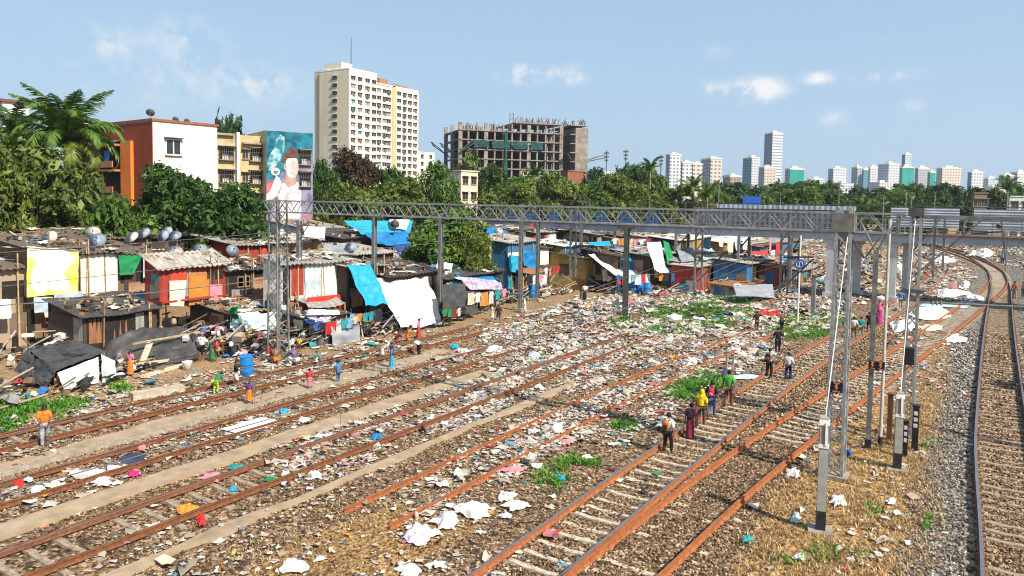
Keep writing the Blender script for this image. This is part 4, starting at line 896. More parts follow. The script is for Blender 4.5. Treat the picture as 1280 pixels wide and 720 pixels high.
t = thing('lattice_mast', 'mast outside the right edge carrying the far end of the portal beam', 'railway mast', (7.0, 31, 0)); b = MB(); lattice(b, (0, 0, 0), (0, 0, 8.2), .4, .35, 18); b.build('lacing', M_GREYP, t); b = MB()
for sx, sy in ((-1, -1), (1, -1), (1, 1), (-1, 1)): b.beam((sx*.2, sy*.2, 0), (sx*.17, sy*.17, 8.2), .07)
b.build('leg', M_GREYP, t)
# anchor posts with guy rods
def anchor(label, x, y, h, top, glabel):
    z0 = gz(x, y); t = thing('anchor_post', label, 'post', (x, y, z0), .25)
    b = MB(); b.box((0, 0, h/2+.3), (.22, .20, h-.6)); b.build('shaft', mat('grey_post_concrete', (.36, .35, .32), (.25, .24, .22), scale=3, grime=.2), t)
    b = MB(); b.box((0, 0, .3), (.235, .215, .6)); b.build('black_foot', M_BLACK, t)
    b = MB(); b.box((0, 0, h-.12), (.26, .24, .14)); b.box((0, 0, h-.75), (.26, .24, .10)); b.box((.05, -.13, h-.42), (.06, .03, .6)); b.build('white_band', M_WHITE, t)
    b = MB(); b.box((0, 0, -.02), (.62, .62, .22)); b.build('base_block', M_CONC, t)
    b = MB(); b.tube([(x, y, h-.3+z0), top], .014, 7); p = b.build('guy_rod', M_WHITE); tag(p, glabel, 'guy rod')
anchor('grey concrete anchor post with a black foot nearest the camera', -3.49, 20.65, 3.1, (-3.76, 25.0, 7.8), 'white guy rod rising from the nearest anchor post to the main mast')
anchor('grey concrete anchor post with black foot and white bands by the relay posts', -2.29, 27.0, 2.6, (-2.36, 30.6, 8.2), 'white guy rod rising from the rear anchor post to the dark mast')
t = thing('steel_pole', 'grey I beam pole with a forked head, left of the slim round pole', 'pole', (-3.38, 28.72, gz(-3.38, 28.72)))
b = MB(); b.box((0, -.07, 3.55), (.15, .015, 7.1)); b.box((0, .07, 3.55), (.15, .015, 7.1)); b.box((0, 0, 3.55), (.015, .12, 7.1)); b.build('shaft', M_GREYP, t)
b = MB()
for s in (-1, 1): b.tube([(0, 0, 7.0), (s*.25, 0, 7.5), (s*.55, 0, 8.1)], .04, 6)
b.build('fork', M_GREYP, t); b = MB(); b.box((0, 0, .15), (.2, .2, .4)); b.build('black_foot', M_BLACK, t); danger(t, .18, -.12, 3.05, .52, .30, 2)
t = thing('steel_pole', 'slim pale round pole right of the forked pole', 'pole', (-3.06, 29.36, gz(-3.06, 29.36)))
b = MB(); b.tube([(0, 0, 0), (0, 0, 8.2)], [.06, .05], 8); b.build('shaft', mat('pale_pole', (.55, .52, .45), (.4, .38, .33)), t); b = MB(); b.tube([(0, 0, -.05), (0, 0, .35)], .075, 8); b.build('black_foot', M_BLACK, t)
p0_, p1_ = PY(1150, 378, 31), PY(1290, 384, 31); b = MB(); b.tube([p0_, p1_], .035, 7); [b.lathe(p0_.lerp(p1_, q), [(.03, -.04), (.1, 0), (.03, .04)], 8, ax=(1, 0, 0)) for q in (.12, .16, .2)]; tag(b.build('stay_bar', M_STEEL), 'thin horizontal stay bar with insulators below the portal beam at the right', 'stay bar')
for k, (x, y, h, w, m, lb) in enumerate([(-2.86, 30.2, 1.75, .17, mat('brown_post', (.16, .07, .04), (.09, .045, .03)), 'brown square relay post behind the rear anchor post'), (-1.98, 29.6, 1.6, .2, M_BLACK, 'black relay post with white plates, right of the rear anchor post'), (-2.2, 28.6, 1.25, .15, M_BLACK, 'short black relay post close behind the rear anchor post')]):
    t = thing('relay_post', lb, 'post', (x, y, gz(x, y))); b = MB(); b.box((0, 0, h/2), (w, w, h)); b.box((0, 0, h+.02), (w+.05, w+.05, .06)); b.build('shaft', m, t)
    b = MB()
    for j in range(3): b.box((.0, -w/2-.012, h*.85-j*.22), (w*.6, .02, .13))
    if k: b.build('white_plate', M_WHITE, t)
# T headed poles in the yard and among the huts
def tpole(label, x, y, h, w=.22, m=None, head='T'):
    z0 = 0; t = thing('catenary_pole', label, 'pole', (x, y, z0)); m = m or M_GREYP; b = MB()
    b.box((0, -w/2, h/2), (w, .025, h)); b.box((0, w/2, h/2), (w, .025, h)); b.box((0, 0, h/2), (.025, w-.03, h)); b.build('shaft', m, t); b = MB()
    if head == 'T':
        b.box((0, 0, h), (1.5, .14, .12)); b.beam((0, 0, h-.5), (.45, 0, h), .06); b.beam((0, 0, h-.5), (-.45, 0, h), .06)
        for s in (-.55, .55): b.lathe((s, 0, h+.06), [(.04, 0), (.1, .06), (.04, .1), (.1, .16), (.04, .2), (.05, .5)], 8)
    elif head == 'Y':
        for s in (-1, 1): b.beam((0, 0, h-.9), (s*.6, 0, h), .09); b.box((0, 0, h), (1.4, .1, .1))
    else: b.tube([(0, 0, h-.3), (.9, 0, h-.1)], .035, 6); b.tube([(0, 0, h-1.2), (.9, 0, h-.15)], .03, 6)
    b.build('cross_arm', M_STEELD if head == 'T' else m, t); part('foundation', ME_FOOT, t, (0, 0, -.18)); return t
def front0(px, n): return n+(3.5 if px > 660 else 1.0 if px > 556 else 0)
def on_plane(px, py, n): p = PX(px, py, n); return p.x, p.y, p.z
for px_, py_, n, lb, hd in [(374, 276, -36.5, 'dark pole right of the slim lattice mast, rising from the grey roofs', 'A'), (468, 271, -34.5, 'grey T headed pole between the blue and the white tarpaulin', 'T'), (551, 270, -33.2, 'grey T headed pole in front of the tree among the huts', 'T'), (673, 275, -36, 'forked steel pole rising beside the cream painted hut', 'Y'), (727, 271, -38, 'thin pole before the blue and mustard hut', 'A')]:
    x, y, z = on_plane(px_, py_, front0(px_, n)); tpole(lb, x, y, z, .24 if n < -33.9 else .26, head=hd)
tpole('tall grey catenary pole at the end of the huts path', -30.55, 48.34, 8.3, .26, head='A')
tpole('dark catenary pole on the rubbish in front of the blue barrels', -22.39, 49.9, 6.7, .32, mat('dark_green_steel', (.11, .125, .12), (.07, .08, .075), metal=.2), head='T')
t = thing('sign_pole', 'slim white pole with a round blue sign', 'sign', (-11.42, 55.41, gz(-11.4, 55.4))); b = MB(); b.tube([(0, 0, 0), (0, 0, 6.4)], .06, 7); b.build('shaft', M_WHITE, t)
b = MB(); b.lathe((0, -.1, 4.35), [(.36, -.015), (.36, .015)], 20, ax=(0, -1, 0)); s = b.build('sign_disc', M_SIGNBB, t); b = MB(); b.lathe((0, -.118, 4.35), [(.02, .0), (.02, .006)], 6, ax=(0, -1, 0)); b.tube([(.22*math.cos(q*PI/12), -.12, 4.35+.22*math.sin(q*PI/12)) for q in range(25)], .022, 5); b.box((0, -.12, 4.35), (.07, .01, .3)); b.build('symbol', M_WHITE, s)
t = thing('short_post', 'short grey steel post on the rubbish right of the blue sign pole', 'post', (-11.55, 61.42, gz(-11.5, 61.4))); b = MB(); b.box((0, 0, 1.5), (.3, .3, 3.0)); b.build('shaft', M_GREYP, t); b = MB(); b.box((0, 0, 3.03), (.38, .38, .07)); b.build('cap', M_STEELD, t)
# overhead wires
def wire(label, path, r=.014, sag=.25, m=None):
    b = MB(); pts = []
    for p, q in zip(path, path[1:]):
        p, q = Vector(p), Vector(q); k = max(4, int((q-p).length/3))
        for i in range(k): u = i/k; pts.append(p+(q-p)*u-Vector((0, 0, 4*sag*u*(1-u))))
    pts.append(Vector(path[-1])); b.tube(pts, r, 5); o = b.build('overhead_wire', m or M_WIRE); tag(o, label, 'overhead wire', 'overhead wires'); return o
def dropper(label, xf, y0=2, y1=110, z=5.65):
    t = thing('catenary', label, 'overhead line', (0, 0, 0), 0, 'overhead lines above the tracks')
    ys = [-12, 25.3, 50, 76, 104]; b = MB(); pts = [Vector((xf(y), y, z)) for y in np.arange(ys[0], ys[-1]+1, 4)]; b.tube(pts, .0055, 5); b.build('contact_wire', M_WIRE, t)
    b = MB(); pts = []
    for a, c in zip(ys, ys[1:]):
        for i in range(8): u = i/8; y = a+(c-a)*u; zz = z+1.35-3.6*u*(1-u); pts.append(Vector((xf(y), y, zz))); dr = MB(); dr.tube([(xf(y), y, zz), (xf(y), y, z)], .004, 4); dr.build('dropper', M_WIRE, t)
    b.tube(pts, .0055, 5); b.build('messenger_wire', M_WIRE, t)
dropper('overhead line above the busy polished track', lambda y: -8.6+max(0, y-30)**1.7*.0035)
dropper('overhead line above the curved track joined by white sleepers', lambda y: -6.9+max(0, y-14)*.085)
dropper('overhead line above the shiny curved track', lambda y: .8)
wire('overhead wire crossing low in front of the brick walls at the left', [(-30.0, -4, 5.2), (-30.97, 25.4, 5.6), (-30.5, 48.3, 6.2)], .013)
wire('overhead wire crossing in front of the tarpaulin huts, upper of the pair', [(-29.0, -4, 6.6), (-30.9, 25.4, 6.8), (-30.5, 48.3, 7.4)], .013)
wire('slack cable from the slim lattice mast down to the black tent', [(-30.97, 25.4, 4.4), (-36.5, 8, 4.0)], .025)
wire('slack cable crossing the yard from the dark catenary pole to the sign pole', [(-22.4, 49.9, 3.0), (-11.4, 55.4, 5.6)], .02)
wire('straight cable from the dark catenary pole toward the red hut', [(-22.4, 49.9, .9), (-17, 73, 4.9)], .02)
# ------------------------------------------------------------------ footbridge
M_GIRD = mat('bridge_girder_paint', (.40, .43, .47), (.27, .295, .325), rough=.6, scale=.8, grime=.2, streak=(1, 1, .3)); M_SHEET = mat('bridge_sheet_grey', (.17, .19, .21), (.10, .12, .135), rough=.5, scale=1.2, grime=.2); M_SHEETW = mat('bridge_sheet_white', (.50, .55, .61), (.33, .37, .42), rough=.5, scale=1.0, grime=.2)
M_RUSTED = mat('rusted_edge', (.15, .085, .055), (.08, .05, .04), scale=2)
t = thing('footbridge', 'long grey steel footbridge with lattice railings crossing all the tracks', 'footbridge', (-52, 73.5, 0)); LB = 100.0
b = MB(); b.bb((0, 0, 5.3), (LB, .25, 5.95)); b.bb((0, 3.75, 5.3), (LB, 4.0, 5.95))
for k in range(51): b.bb((k*2-.04, -.05, 5.3), (k*2+.04, 0, 5.95))
b.build('girder', M_GIRD, t)
b = MB(); b.bb((0, -.15, 5.955), (LB, 4.15, 6.08)); b.build('deck', M_RUSTED, t)
for z in (6.45, 6.85, 7.35):
    b = MB(); b.beam((0, -.05, z), (LB, -.05, z), .06); b.build('rail_bar', M_STEEL, t)
b = MB()
for k in range(51):
    b = MB(); b.bb((k*2-.04, -.09, 6.08), (k*2+.04, -.01, 7.45)); b.build('railing_post', M_STEEL, t)

b = MB()
for k in range(50):
    if k == 21: b.build('railing_lattice', M_STEEL, t); b = MB()
    if not (20 < k < 41): b.beam((k*2, -.05, 6.1), (k*2+1, -.05, 7.35), .045); b.beam((k*2+1, -.05, 7.35), (k*2+2, -.05, 6.1), .045)
b.build('railing_lattice', M_STEEL, t)
def corr(x0, x1, z0, z1, y, m, name, horiz=False, pitch=.5, amp=.018):
    b = MB(); n = int((x1-x0)/pitch*4) if not horiz else 2; nv = 2 if not horiz else int((z1-z0)/.12)*2
    b.sheet((x0, y, z0), (x1, y, z0), (x1, y, z1), (x0, y, z1), n, nv, (lambda u, v: Vector((0, amp*math.sin(u*n/4*2*PI), 0))) if not horiz else (lambda u, v: Vector((0, amp*math.sin(v*nv/2*PI*1.0), 0)))); return b.build(name, m, t)
corr(25, 40.5, 6.1, 8.1, 3.9, M_SHEET, 'far_side_sheeting')
corr(27.5, 41, 8.02, 8.42, 3.85, M_SHEETW, 'white_top_sheet'); 
corr(44, 49.5, 6.6, 8.4, 3.9, M_SHEETW, 'far_side_sheeting', True); corr(50.6, 70, 6.5, 8.35, 3.9, M_SHEETW, 'far_side_sheeting', True); corr(70, 100, 6.5, 8.35, 3.9, M_SHEETW, 'far_side_sheeting', True)
b = MB()
for x0 in range(3, 22, 3): b = MB(); b.bb((x0+.2, .02, 6.2), (x0+1.6, .06, 7.2)); b.build('blue_panel', mat('bridge_blue_panel', (.06, .24, .50), (.04, .16, .36)), t)
b = MB()
for k in range(0, 101, 4): b = MB(); b.beam((k, 4.0, 6.0), (k, 4.0, 8.5), .1); b.build('sheeting_post', M_STEELD, t)
b = MB(); b.beam((0, 4.02, 8.55), (100, 4.02, 8.55), .09); b.build('top_rail', M_STEELD, t)
def pillar(x, y, w): b = MB(); b.bb((x-w/2, y-w/2, 0), (x+w/2, y+w/2, 5.2)); b.bb((x-w/2-.3, y-w/2-.1, 4.9), (x+w/2+.3, y+w/2+.1, 5.29)); b.bb((x-w/2-.2, y-w/2-.2, -.4), (x+w/2+.2, y+w/2+.2, .4)); b.build('pillar', mat('pillar_concrete', (.56, .55, .56), (.42, .41, .41), scale=.9, grime=.2, streak=(1, 1, .3)), t)
for x, y, w in ((39.6, .7, .95), (41.2, 3.2, .95), (44.6, .7, .75), (45.6, 3.2, .75)): pillar(x, y, w)
for x in (2, 10, 17.5, 24.5, 31.0, 36): 
    b = MB(); b.beam((x, .12, 0), (x, .12, 5.29), .24); b.beam((x, 3.88, 0), (x, 3.88, 5.29), .24); b.beam((x, .12, 3.9), (x, 3.88, 5.1), .1); b.build('steel_column', M_GREYP, t)
for x in (70, 86): pillar(x, .7, .9); pillar(x, 3.2, .9)
# lamp posts beyond the bridge
for px_, yt_, d, lb, arm in [(898, 226, 100, 'thin lamp post with a bent arm left of the blue hoarding', 1), (975, 244, 98, 'curved arm lamp post right of the blue hoarding', 1), (1048, 242, 96, 'thin post behind the main mast head', 0), (1104, 246, 100, 'thin pale post beyond the bridge, left of the white stripes', 0), (1132, 240, 97, 'lamp post with a knob beyond the bridge', 0), (1139, 243, 104, 'thinner post just right of the knob topped lamp', 0), (1168, 243, 99, 'plain post beyond the striped bridge sheeting', 0), (1261, 246, 99, 'thin post at the right end beyond the bridge', 0)]:
    P = DD(px_, 260, d); zz = zt(px_, yt_, d); t = thing('lamp_post', lb, 'lamp post', (P.x, P.y, 0)); b = MB(); b.tube([(0, 0, 0), (0, 0, zz)], [.09, .06], 7); b.build('shaft', M_STEEL, t)
    b = MB()
    if arm: b.tube([(0, 0, zz), (.3, -.1, zz+.5), (1.0, -.3, zz+.75)], .04, 6); b.box((1.2, -.35, zz+.76), (.5, .2, .1)); b.build('lamp_arm', M_STEEL, t)
    else: b.lathe((0, 0, zz), [(.06, 0), (.14, .08), (.14, .2), (.02, .28)], 8); b.build('lamp_head', M_STEELD, t)
P = DD(940, 252, 97); t = thing('hoarding', 'plain bright blue hoarding on legs among the trees above the bridge', 'hoarding', (P.x, P.y, 0), .4); b = MB(); b.box((0, 0, P.z+.1), (2.3, .1, 1.15)); b.build('board', M_SIGNBB, t); b = MB(); b.beam((-.8, .1, 0), (-.8, .1, P.z+.5), .1); b.beam((.8, .1, 0), (.8, .1, P.z+.5), .1); b.build('leg', M_STEELD, t)
for lb, px, yt in (('thin aerial mast with crossbars on the low roof left of the skyline', 781, 186), ('shorter aerial mast beside the domed tree', 757, 188), ('aerial on the tree line left of the white towers', 825, 193)):
    P = DD(px, 250, 330); zz = zt(px, yt, 330); t = thing('aerial_mast', lb, 'aerial mast', (P.x, P.y, 0)); b = MB(); b.tube([(0, 0, 0), (0, 0, zz)], .22, 5); b.build('pole', M_STEELD, t); b = MB()
    for k in range(3): b.box((0, 0, zz-1.2-k*1.6), (2.6-.4*k, .3, .7))
    b.build('crossbars', M_STEEL, t)
# ------------------------------------------------------------------ shanty row along the tracks
def wallm(name, c, c2, **k): return mat(name, c, c2, scale=1.5, contrast=1.4, grime=.45, bump=.15, **k)
W_BRICK = bpy.data.materials.new('rough_brick'); W_BRICK.use_nodes = True
def _brick():
    nt = W_BRICK.node_tree; L = nt.links.new; b = nt.nodes['Principled BSDF']; b.inputs['Roughness'].default_value = .9
    tc = N(nt, 'ShaderNodeTexCoord'); mp = N(nt, 'ShaderNodeMapping'); mp.inputs['Rotation'].default_value = (PI/2, 0, PI/2); L(tc.outputs['Object'], mp.inputs['Vector'])
    br = N(nt, 'ShaderNodeTexBrick', i_Scale=2.6); br.inputs['Color1'].default_value = (.42, .17, .07, 1); br.inputs['Color2'].default_value = (.28, .10, .045, 1); br.inputs['Mortar'].default_value = (.34, .26, .19, 1); br.inputs['Mortar Size'].default_value = .03
    L(mp.outputs[0], br.inputs['Vector']); nz = N(nt, 'ShaderNodeTexNoise', i_Scale=1.3, i_Detail=6.0); L(tc.outputs['Object'], nz.inputs['Vector'])
    mr = N(nt, 'ShaderNodeMapRange', i_1=.45, i_2=.65); L(nz.outputs['Fac'], mr.inputs[0]); mx = N(nt, 'ShaderNodeMix', data_type='RGBA'); L(mr.outputs[0], mx.inputs['Factor']); L(br.outputs['Color'], mx.inputs[6]); mx.inputs[7].default_value = (.36, .27, .18, 1); L(mx.outputs[2], b.inputs['Base Color'])
_brick()
W_MUD = wallm('brown_plaster', (.26, .18, .10), (.15, .10, .06)); W_RED = wallm('red_panel', (.36, .05, .03), (.24, .03, .022), streak=(3, 3, .4)); W_BRED = wallm('bright_red_panel', (.62, .07, .035), (.48, .05, .03)); W_ORG = wallm('orange_panel', (.70, .24, .04), (.5, .16, .035))
W_WHT = wallm('whitewashed_wall', (.80, .78, .73), (.66, .62, .55)); W_CRM = wallm('cream_hut_wall', (.78, .71, .55), (.62, .54, .4)); W_BLUE = wallm('blue_tin_wall', (.04, .17, .33), (.03, .12, .24), streak=(4, 4, .4)); W_TEAL = wallm('teal_tin_wall', (.05, .30, .34), (.04, .2, .25), streak=(4, 4, .4)); W_GREY = wallm('grey_tin_wall', (.30, .29, .27), (.19, .18, .17), streak=(4, 4, .4)); W_MUST = wallm('mustard_wall', (.42, .29, .08), (.28, .19, .06)); W_GRN = wallm('green_wall', (.10, .30, .14), (.07, .2, .1)); W_PINK = wallm('pink_wall', (.62, .36, .30), (.48, .27, .22)); W_DKB = wallm('dark_plank_wall', (.085, .06, .045), (.045, .033, .026), streak=(4, 4, .4))
R_BRN = mat('brown_sheet_roof', (.17, .13, .10), (.10, .08, .06), scale=1.2, streak=(3, .5, 1), grime=.4); R_GRY = mat('asbestos_roof', (.36, .345, .32), (.20, .19, .17), scale=1.5, streak=(.6, 3, 1), grime=.35); R_LGT = mat('light_sheet_roof', (.46, .43, .385), (.25, .22, .19), scale=1.5, streak=(.6, 3, 1), grime=.4); R_RST = mat('rusty_sheet_roof', (.32, .15, .075), (.19, .09, .05), scale=1.5, streak=(.6, 3, 1), grime=.35); R_DRK = mat('dark_sheet_roof', (.085, .075, .07), (.045, .04, .037), scale=2, grime=.3); R_WHT = mat('white_sheet_roof', (.74, .72, .68), (.56, .53, .48), scale=1.5, grime=.3)
def roofsheet(parent, x0, x1, y0, y1, zf, zb, m, corr_=True, name='roof', seed=0, pitch=.34):
    """corrugated sheet: x0 = back, x1 = front eave, ridges run front to back"""
    b = MB(); n = max(6, int((y1-y0)/pitch*4)); r = random.Random(seed); sag = r.uniform(.02, .10); a = .042 if corr_ else .01; ph = r.random()*6; k = r.uniform(-.12, .12)
    fn = lambda u, v: Vector((0, 0, a*math.sin(u*n/4*2*PI)-sag*math.sin(PI*u)*(.5+.5*v)+.03*math.sin(u*9+ph)+k*u))
    # split in a few overlapping sheets
    b.sheet((x1, y0, zf), (x1, y1, zf), (x0, y1, zb), (x0, y0, zb), n, 5, fn); o = len(b.v)
    b.sheet((x1, y0, zf-.03), (x1, y1, zf-.03), (x0, y1, zb-.03), (x0, y0, zb-.03), n, 5, fn); return b.build(name, m, parent)
def clutter_mesh(seed, w, d, n):
    """stones, bricks and odd planks that hold a roof down"""
    r = random.Random(seed); b = MB()
    for k in range(n):
        x, y = r.uniform(-d*.9, -.1), r.uniform(-w/2, w/2); s = r.uniform(.06, .2); q = r.random()
        if q < .55: b.box((x, y, s*.5), (s*1.6, s*1.2, s), r.random()*3, mi=r.choice((0, 1, 1, 2, 2, 2)))
        elif q < .8: L_ = r.uniform(.6, 1.8); a = r.random()*3.1; b.beam((x-math.cos(a)*L_/2, y-math.sin(a)*L_/2, .07), (x+math.cos(a)*L_/2, y+math.sin(a)*L_/2, .12), .09, .06, mi=r.choice((3, 3, 4)))
        else: b.sheet((x, y, .08), (x+.7*r.random()+.2, y+.1, .1), (x+.6, y+.8*r.random()+.3, .14), (x-.1, y+.6, .1), 4, 4, crumple(k+seed, .25), mi=r.choice((4, 4, 2, 2, 6, 0, 5)))
    return b
CLM = [mat('loose_brick', (.34, .16, .08), (.24, .11, .06)), mat('loose_stone', (.42, .37, .3), (.28, .24, .2)), mat('dark_junk', (.05, .045, .04), (.03, .03, .03)), M_WOOD, mat('pale_junk', (.6, .56, .5), (.42, .38, .33)), mat('blue_junk', (.05, .18, .42), (.04, .12, .3)), mat('white_junk', (.76, .74, .7), (.6, .57, .52))]
C_YW = None
def tarpm(name, c, c2, **k): return mat(name, c, c2, rough=.55, scale=1.1, contrast=1.3, bump=.3, bscale=5, trans=.12, **k)
C_YEL = tarpm('yellow_white_tarp', (.86, .85, .78), (.85, .80, .50)); C_WHT = tarpm('white_tarp', (.84, .83, .80), (.72, .70, .65), grime=.22); C_BLU = tarpm('blue_tarp', (.02, .22, .52), (.015, .16, .40)); C_BLK = mat('black_tarp', (.035, .034, .036), (.075, .073, .072), rough=.42, scale=1.4, bump=.4, bscale=6); C_GRY = tarpm('grey_tarp', (.34, .36, .40), (.22, .23, .26)); C_LBL = tarpm('pale_blue_tarp', (.52, .66, .74), (.40, .52, .6)); C_GRN = tarpm('green_tarp', (.02, .30, .10), (.015, .2, .07)); C_CRM = tarpm('cream_tarp', (.80, .74, .60), (.66, .58, .44)); C_RED = tarpm('red_tarp', (.70, .045, .03), (.52, .03, .025)); C_DBL = tarpm('dark_blue_tarp', (.02, .06, .24), (.015, .035, .15)); C_MAG = tarpm('magenta_tarp', (.70, .03, .20), (.5, .02, .14)); C_PNK = tarpm('pink_cloth', (.80, .30, .34), (.7, .2, .25)); C_SKY = tarpm('sky_blue_tarp', (.03, .38, .60), (.02, .28, .46)); C_PAT = tarpm('patterned_pale_cloth', (.74, .78, .76), (.30, .42, .46)); C_STR = tarpm('striped_cloth', (.72, .58, .56), (.12, .16, .42), streak=(1, 4, 1)); C_TEA = tarpm('teal_cloth', (.03, .34, .36), (.02, .22, .26)); C_ORG = tarpm('orange_cloth', (.80, .28, .03), (.62, .2, .03)); C_LGN = tarpm('lime_cloth', (.42, .62, .05), (.3, .48, .04))
_h = [0]
def front(px, n):
    """the row bends towards the tracks beyond the tall pole: how far the plane X = n comes forward there"""
    if px < 556 or px > 1045: return n
    d = float(np.interp(px, [556, 600, 640, 690, 715, 750, 800, 835, 860, 890, 960, 1000, 1045], [1.5, 2, 3.3, 3.5, 5, 6.5, 6.7, 6, 4.7, 3.8, 3.6, 1.5, 0])); return n+d*(1 if n > (-41 if px < 800 else -34.6) else .6)
def autofeat(t, k, y0, y1, ym, z, base, depth, w, feats):
    """patched sheets tacked on the walls, posts, a lean-to awning, a doorway"""
    r = random.Random(k*13+5); hh = z-base; pm = [W_GREY, W_DKB, R_RST, W_MUD, R_GRY, W_BLUE, W_WHT, W_CRM, R_BRN, W_TEAL, W_GRN, W_BRICK]; pw = [8, 9, 9, 6, 5, 3, 2, 2, 6, 2, 1, 5] if k > 4 else [2, 6, 9, 6, 1, 0, 0, 1, 6, 0, 0, 12]
    for i in range(r.randint(4, 8)):
        a = r.uniform(-w/2, w/2-.4); ww = r.uniform(.4, 1.4); h0 = base+r.uniform(.0, .55)*hh; h1 = min(z-.05, h0+r.uniform(.5, 1.6)); b = MB(); off = .004+.006*i
        b.sheet((off+.005, a, h0), (off+.01, min(a+ww, w/2), h0+r.uniform(-.06, .06)), (off, min(a+ww, w/2), h1), (off, a, h1+r.uniform(-.06, .06)), 8, 3, lambda u, v: Vector((.01*math.sin(u*24)+.01, 0, 0))); b.build('patch_sheet', r.choices(pm, pw)[0], t)
    for i in range(r.randint(2, 5)):
        a = -depth+r.uniform(.1, depth-.6); ww = r.uniform(.5, 1.6); h0 = base+r.uniform(0, .5)*hh; h1 = min(z-.05, h0+r.uniform(.5, 1.5)); off = -w/2-.006-.006*i; b = MB()
        b.sheet((a, off, h0), (min(a+ww, -.05), off, h0+.05), (min(a+ww, -.05), off, h1), (a, off, h1), 8, 3, lambda u, v: Vector((0, -.01*math.sin(u*24)-.01, 0))); b.build('patch_sheet', r.choices(pm, pw)[0], t)
    for i in range(r.randint(2, 4)):
        a = r.uniform(-w/2, w/2); x = r.uniform(.06, .22); b = MB(); b.beam((x, a, base if base else -.1), (x+r.uniform(-.05, .05), a+r.uniform(-.1, .1), z+r.uniform(-.3, .9)), .06); b.build('post', M_BAMBOO if r.random() < .5 else M_WOOD, t)
    if not base and not t['label'].startswith(('collapsed', 'low shelter')) and r.random() < (.55 if ym < 44 else .85 if ym < 66 else 0) and w > 1.4:
        a = r.uniform(-w/2, -w/2+.3*w); ww = r.uniform(.45, .75)*w; L_ = r.uniform(.9, 1.6); za = min(z-.15, r.uniform(2.0, 2.7)); m = r.choices([C_BLK, C_BLU, R_RST, R_GRY, C_GRY, C_CRM, R_BRN, C_DBL], [4, 3, 4, 4, 3, 2, 4, 2])[0]; b = MB()
        b.sheet((L_, a, za-.45), (L_, a+ww, za-.5+r.uniform(-.1, .1)), (.05, a+ww, za), (.05, a, za), 12, 8, lambda u, v: crumple(k, .14)(u, v)-Vector((0, 0, .12*math.sin(PI*u)*(1-v)))); b.build('awning', m, t, True)
        for q in (a+.05, a+ww-.05): b = MB(); b.beam((L_-.05, q, -.1), (L_-.05, q, za-.45), .06); b.build('awning_pole', M_BAMBOO, t)
def hut(label, x0, x1, yt, n, depth, wm, rm, slope=.5, base=0.0, feats=(), clutter=8, over=.35, corr_=True, cat='hut', zfix=None, name='hut', legs=False):
    """facade seen at pixel columns x0..x1 with its eave at pixel row yt, standing on the upright plane X = n"""
    _h[0] += 1; k = _h[0]; n = front((x0+x1)/2, n); A, B = PX(x0, yt, n), PX(x1, yt, n); z = (A.z+B.z)/2 if zfix is None else zfix; y0, y1 = A.y, B.y; w = y1-y0; ym = (y0+y1)/2
    t = thing(name, label, cat, (n, ym, 0)); b = MB()
    for lo, hi in (((-.12, -w/2, base), (0, w/2, z)), ((-depth, -w/2, base), (-depth+.12, w/2, z+slope)), ((-depth+.12, -w/2, base), (-.12, -w/2+.12, z)), ((-depth+.12, w/2-.12, base), (-.12, w/2, z))): b.bb(lo, hi)
    for s in (-1, 1): b.add([(-depth+.12, s*(w/2-.06), z), (-.12, s*(w/2-.06), z), (-depth+.12, s*(w/2-.06), z+slope)], [(0, 1, 2)])
    if base: b.bb((-depth, -w/2, base-.12), (.25, w/2, base))
    b.build('wall', wm, t)
    if base:
        for s in (-1, 1):
            for xx in (-.1, -depth+.2): lb = MB(); lb.beam((xx, s*(w/2-.1), -.1), (xx, s*(w/2-.1), base), .12); lb.build('leg', M_WOOD, t)
    roofsheet(t, -depth-.2, over, -w/2-.25, w/2+.25, z+.04, z+.04+slope*(1+.2/depth), rm, corr_, seed=k)
    if clutter: clutter = int(clutter*2.2)
    autofeat(t, k, y0, y1, ym, z, base, depth, w, feats)
    if clutter:
        cb = clutter_mesh(k, w, depth, clutter); cb.v = [(x, y, zz+z+.07+slope*(-x/depth)) for x, y, zz in cb.v]; cb.build('roof_weights', CLM, t, kind='stuff')
    for f in feats:
        kind, a0, b0, a1, b1, m = f; p, q = PX(a0, b0, n), PX(a1, b1, n); lo = (p.y-ym, q.z); hi = (q.y-ym, p.z); lo = (lo[0], max(lo[1], .02))
        fb = MB()
        if kind == 'dark': fb.bb((.004, lo[0], lo[1]), (.02, hi[0], hi[1])); nm = 'opening'  # flat near-black panel painted for the unlit inside, no hole cut
        elif kind == 'door':
            fb.bb((.004, lo[0], lo[1]), (.05, hi[0], hi[1])); nm = 'door'
        elif kind == 'window':
            fb.bb((.004, lo[0], lo[1]), (.02, hi[0], hi[1]), 1); e = .07
            for (q0, q1, q2, q3) in ((lo[0], hi[0], lo[1], lo[1]+e), (lo[0], hi[0], hi[1]-e, hi[1]), (lo[0], lo[0]+e, lo[1]+e, hi[1]-e), (hi[0]-e, hi[0], lo[1]+e, hi[1]-e), ((lo[0]+hi[0])/2-e/2, (lo[0]+hi[0])/2+e/2, lo[1]+e, hi[1]-e)): fb.bb((.021, q0, q2), (.07, q1, q3))
            nm = 'window'; m = [m, M_DARK]
        elif kind == 'panel':
            nn = max(4, int((hi[0]-lo[0])/.2)); fb.sheet((.06, lo[0], lo[1]), (.06, hi[0], lo[1]), (.06, hi[0], hi[1]), (.06, lo[0], hi[1]), nn*2, 1, lambda u, v: Vector((.015*math.sin(u*nn*2*PI), 0, 0))); nm = 'panel'
        elif kind == 'curtain':
            fb.sheet((.10, lo[0], lo[1]), (.10, hi[0], lo[1]), (.08, hi[0], hi[1]), (.08, lo[0], hi[1]), 14, 8, lambda u, v: Vector((.05*math.sin(u*26+v*2)*(1.1-v), .02*math.sin(v*7), 0))); nm = 'curtain'
        fb.build(nm, m, t)
    return t
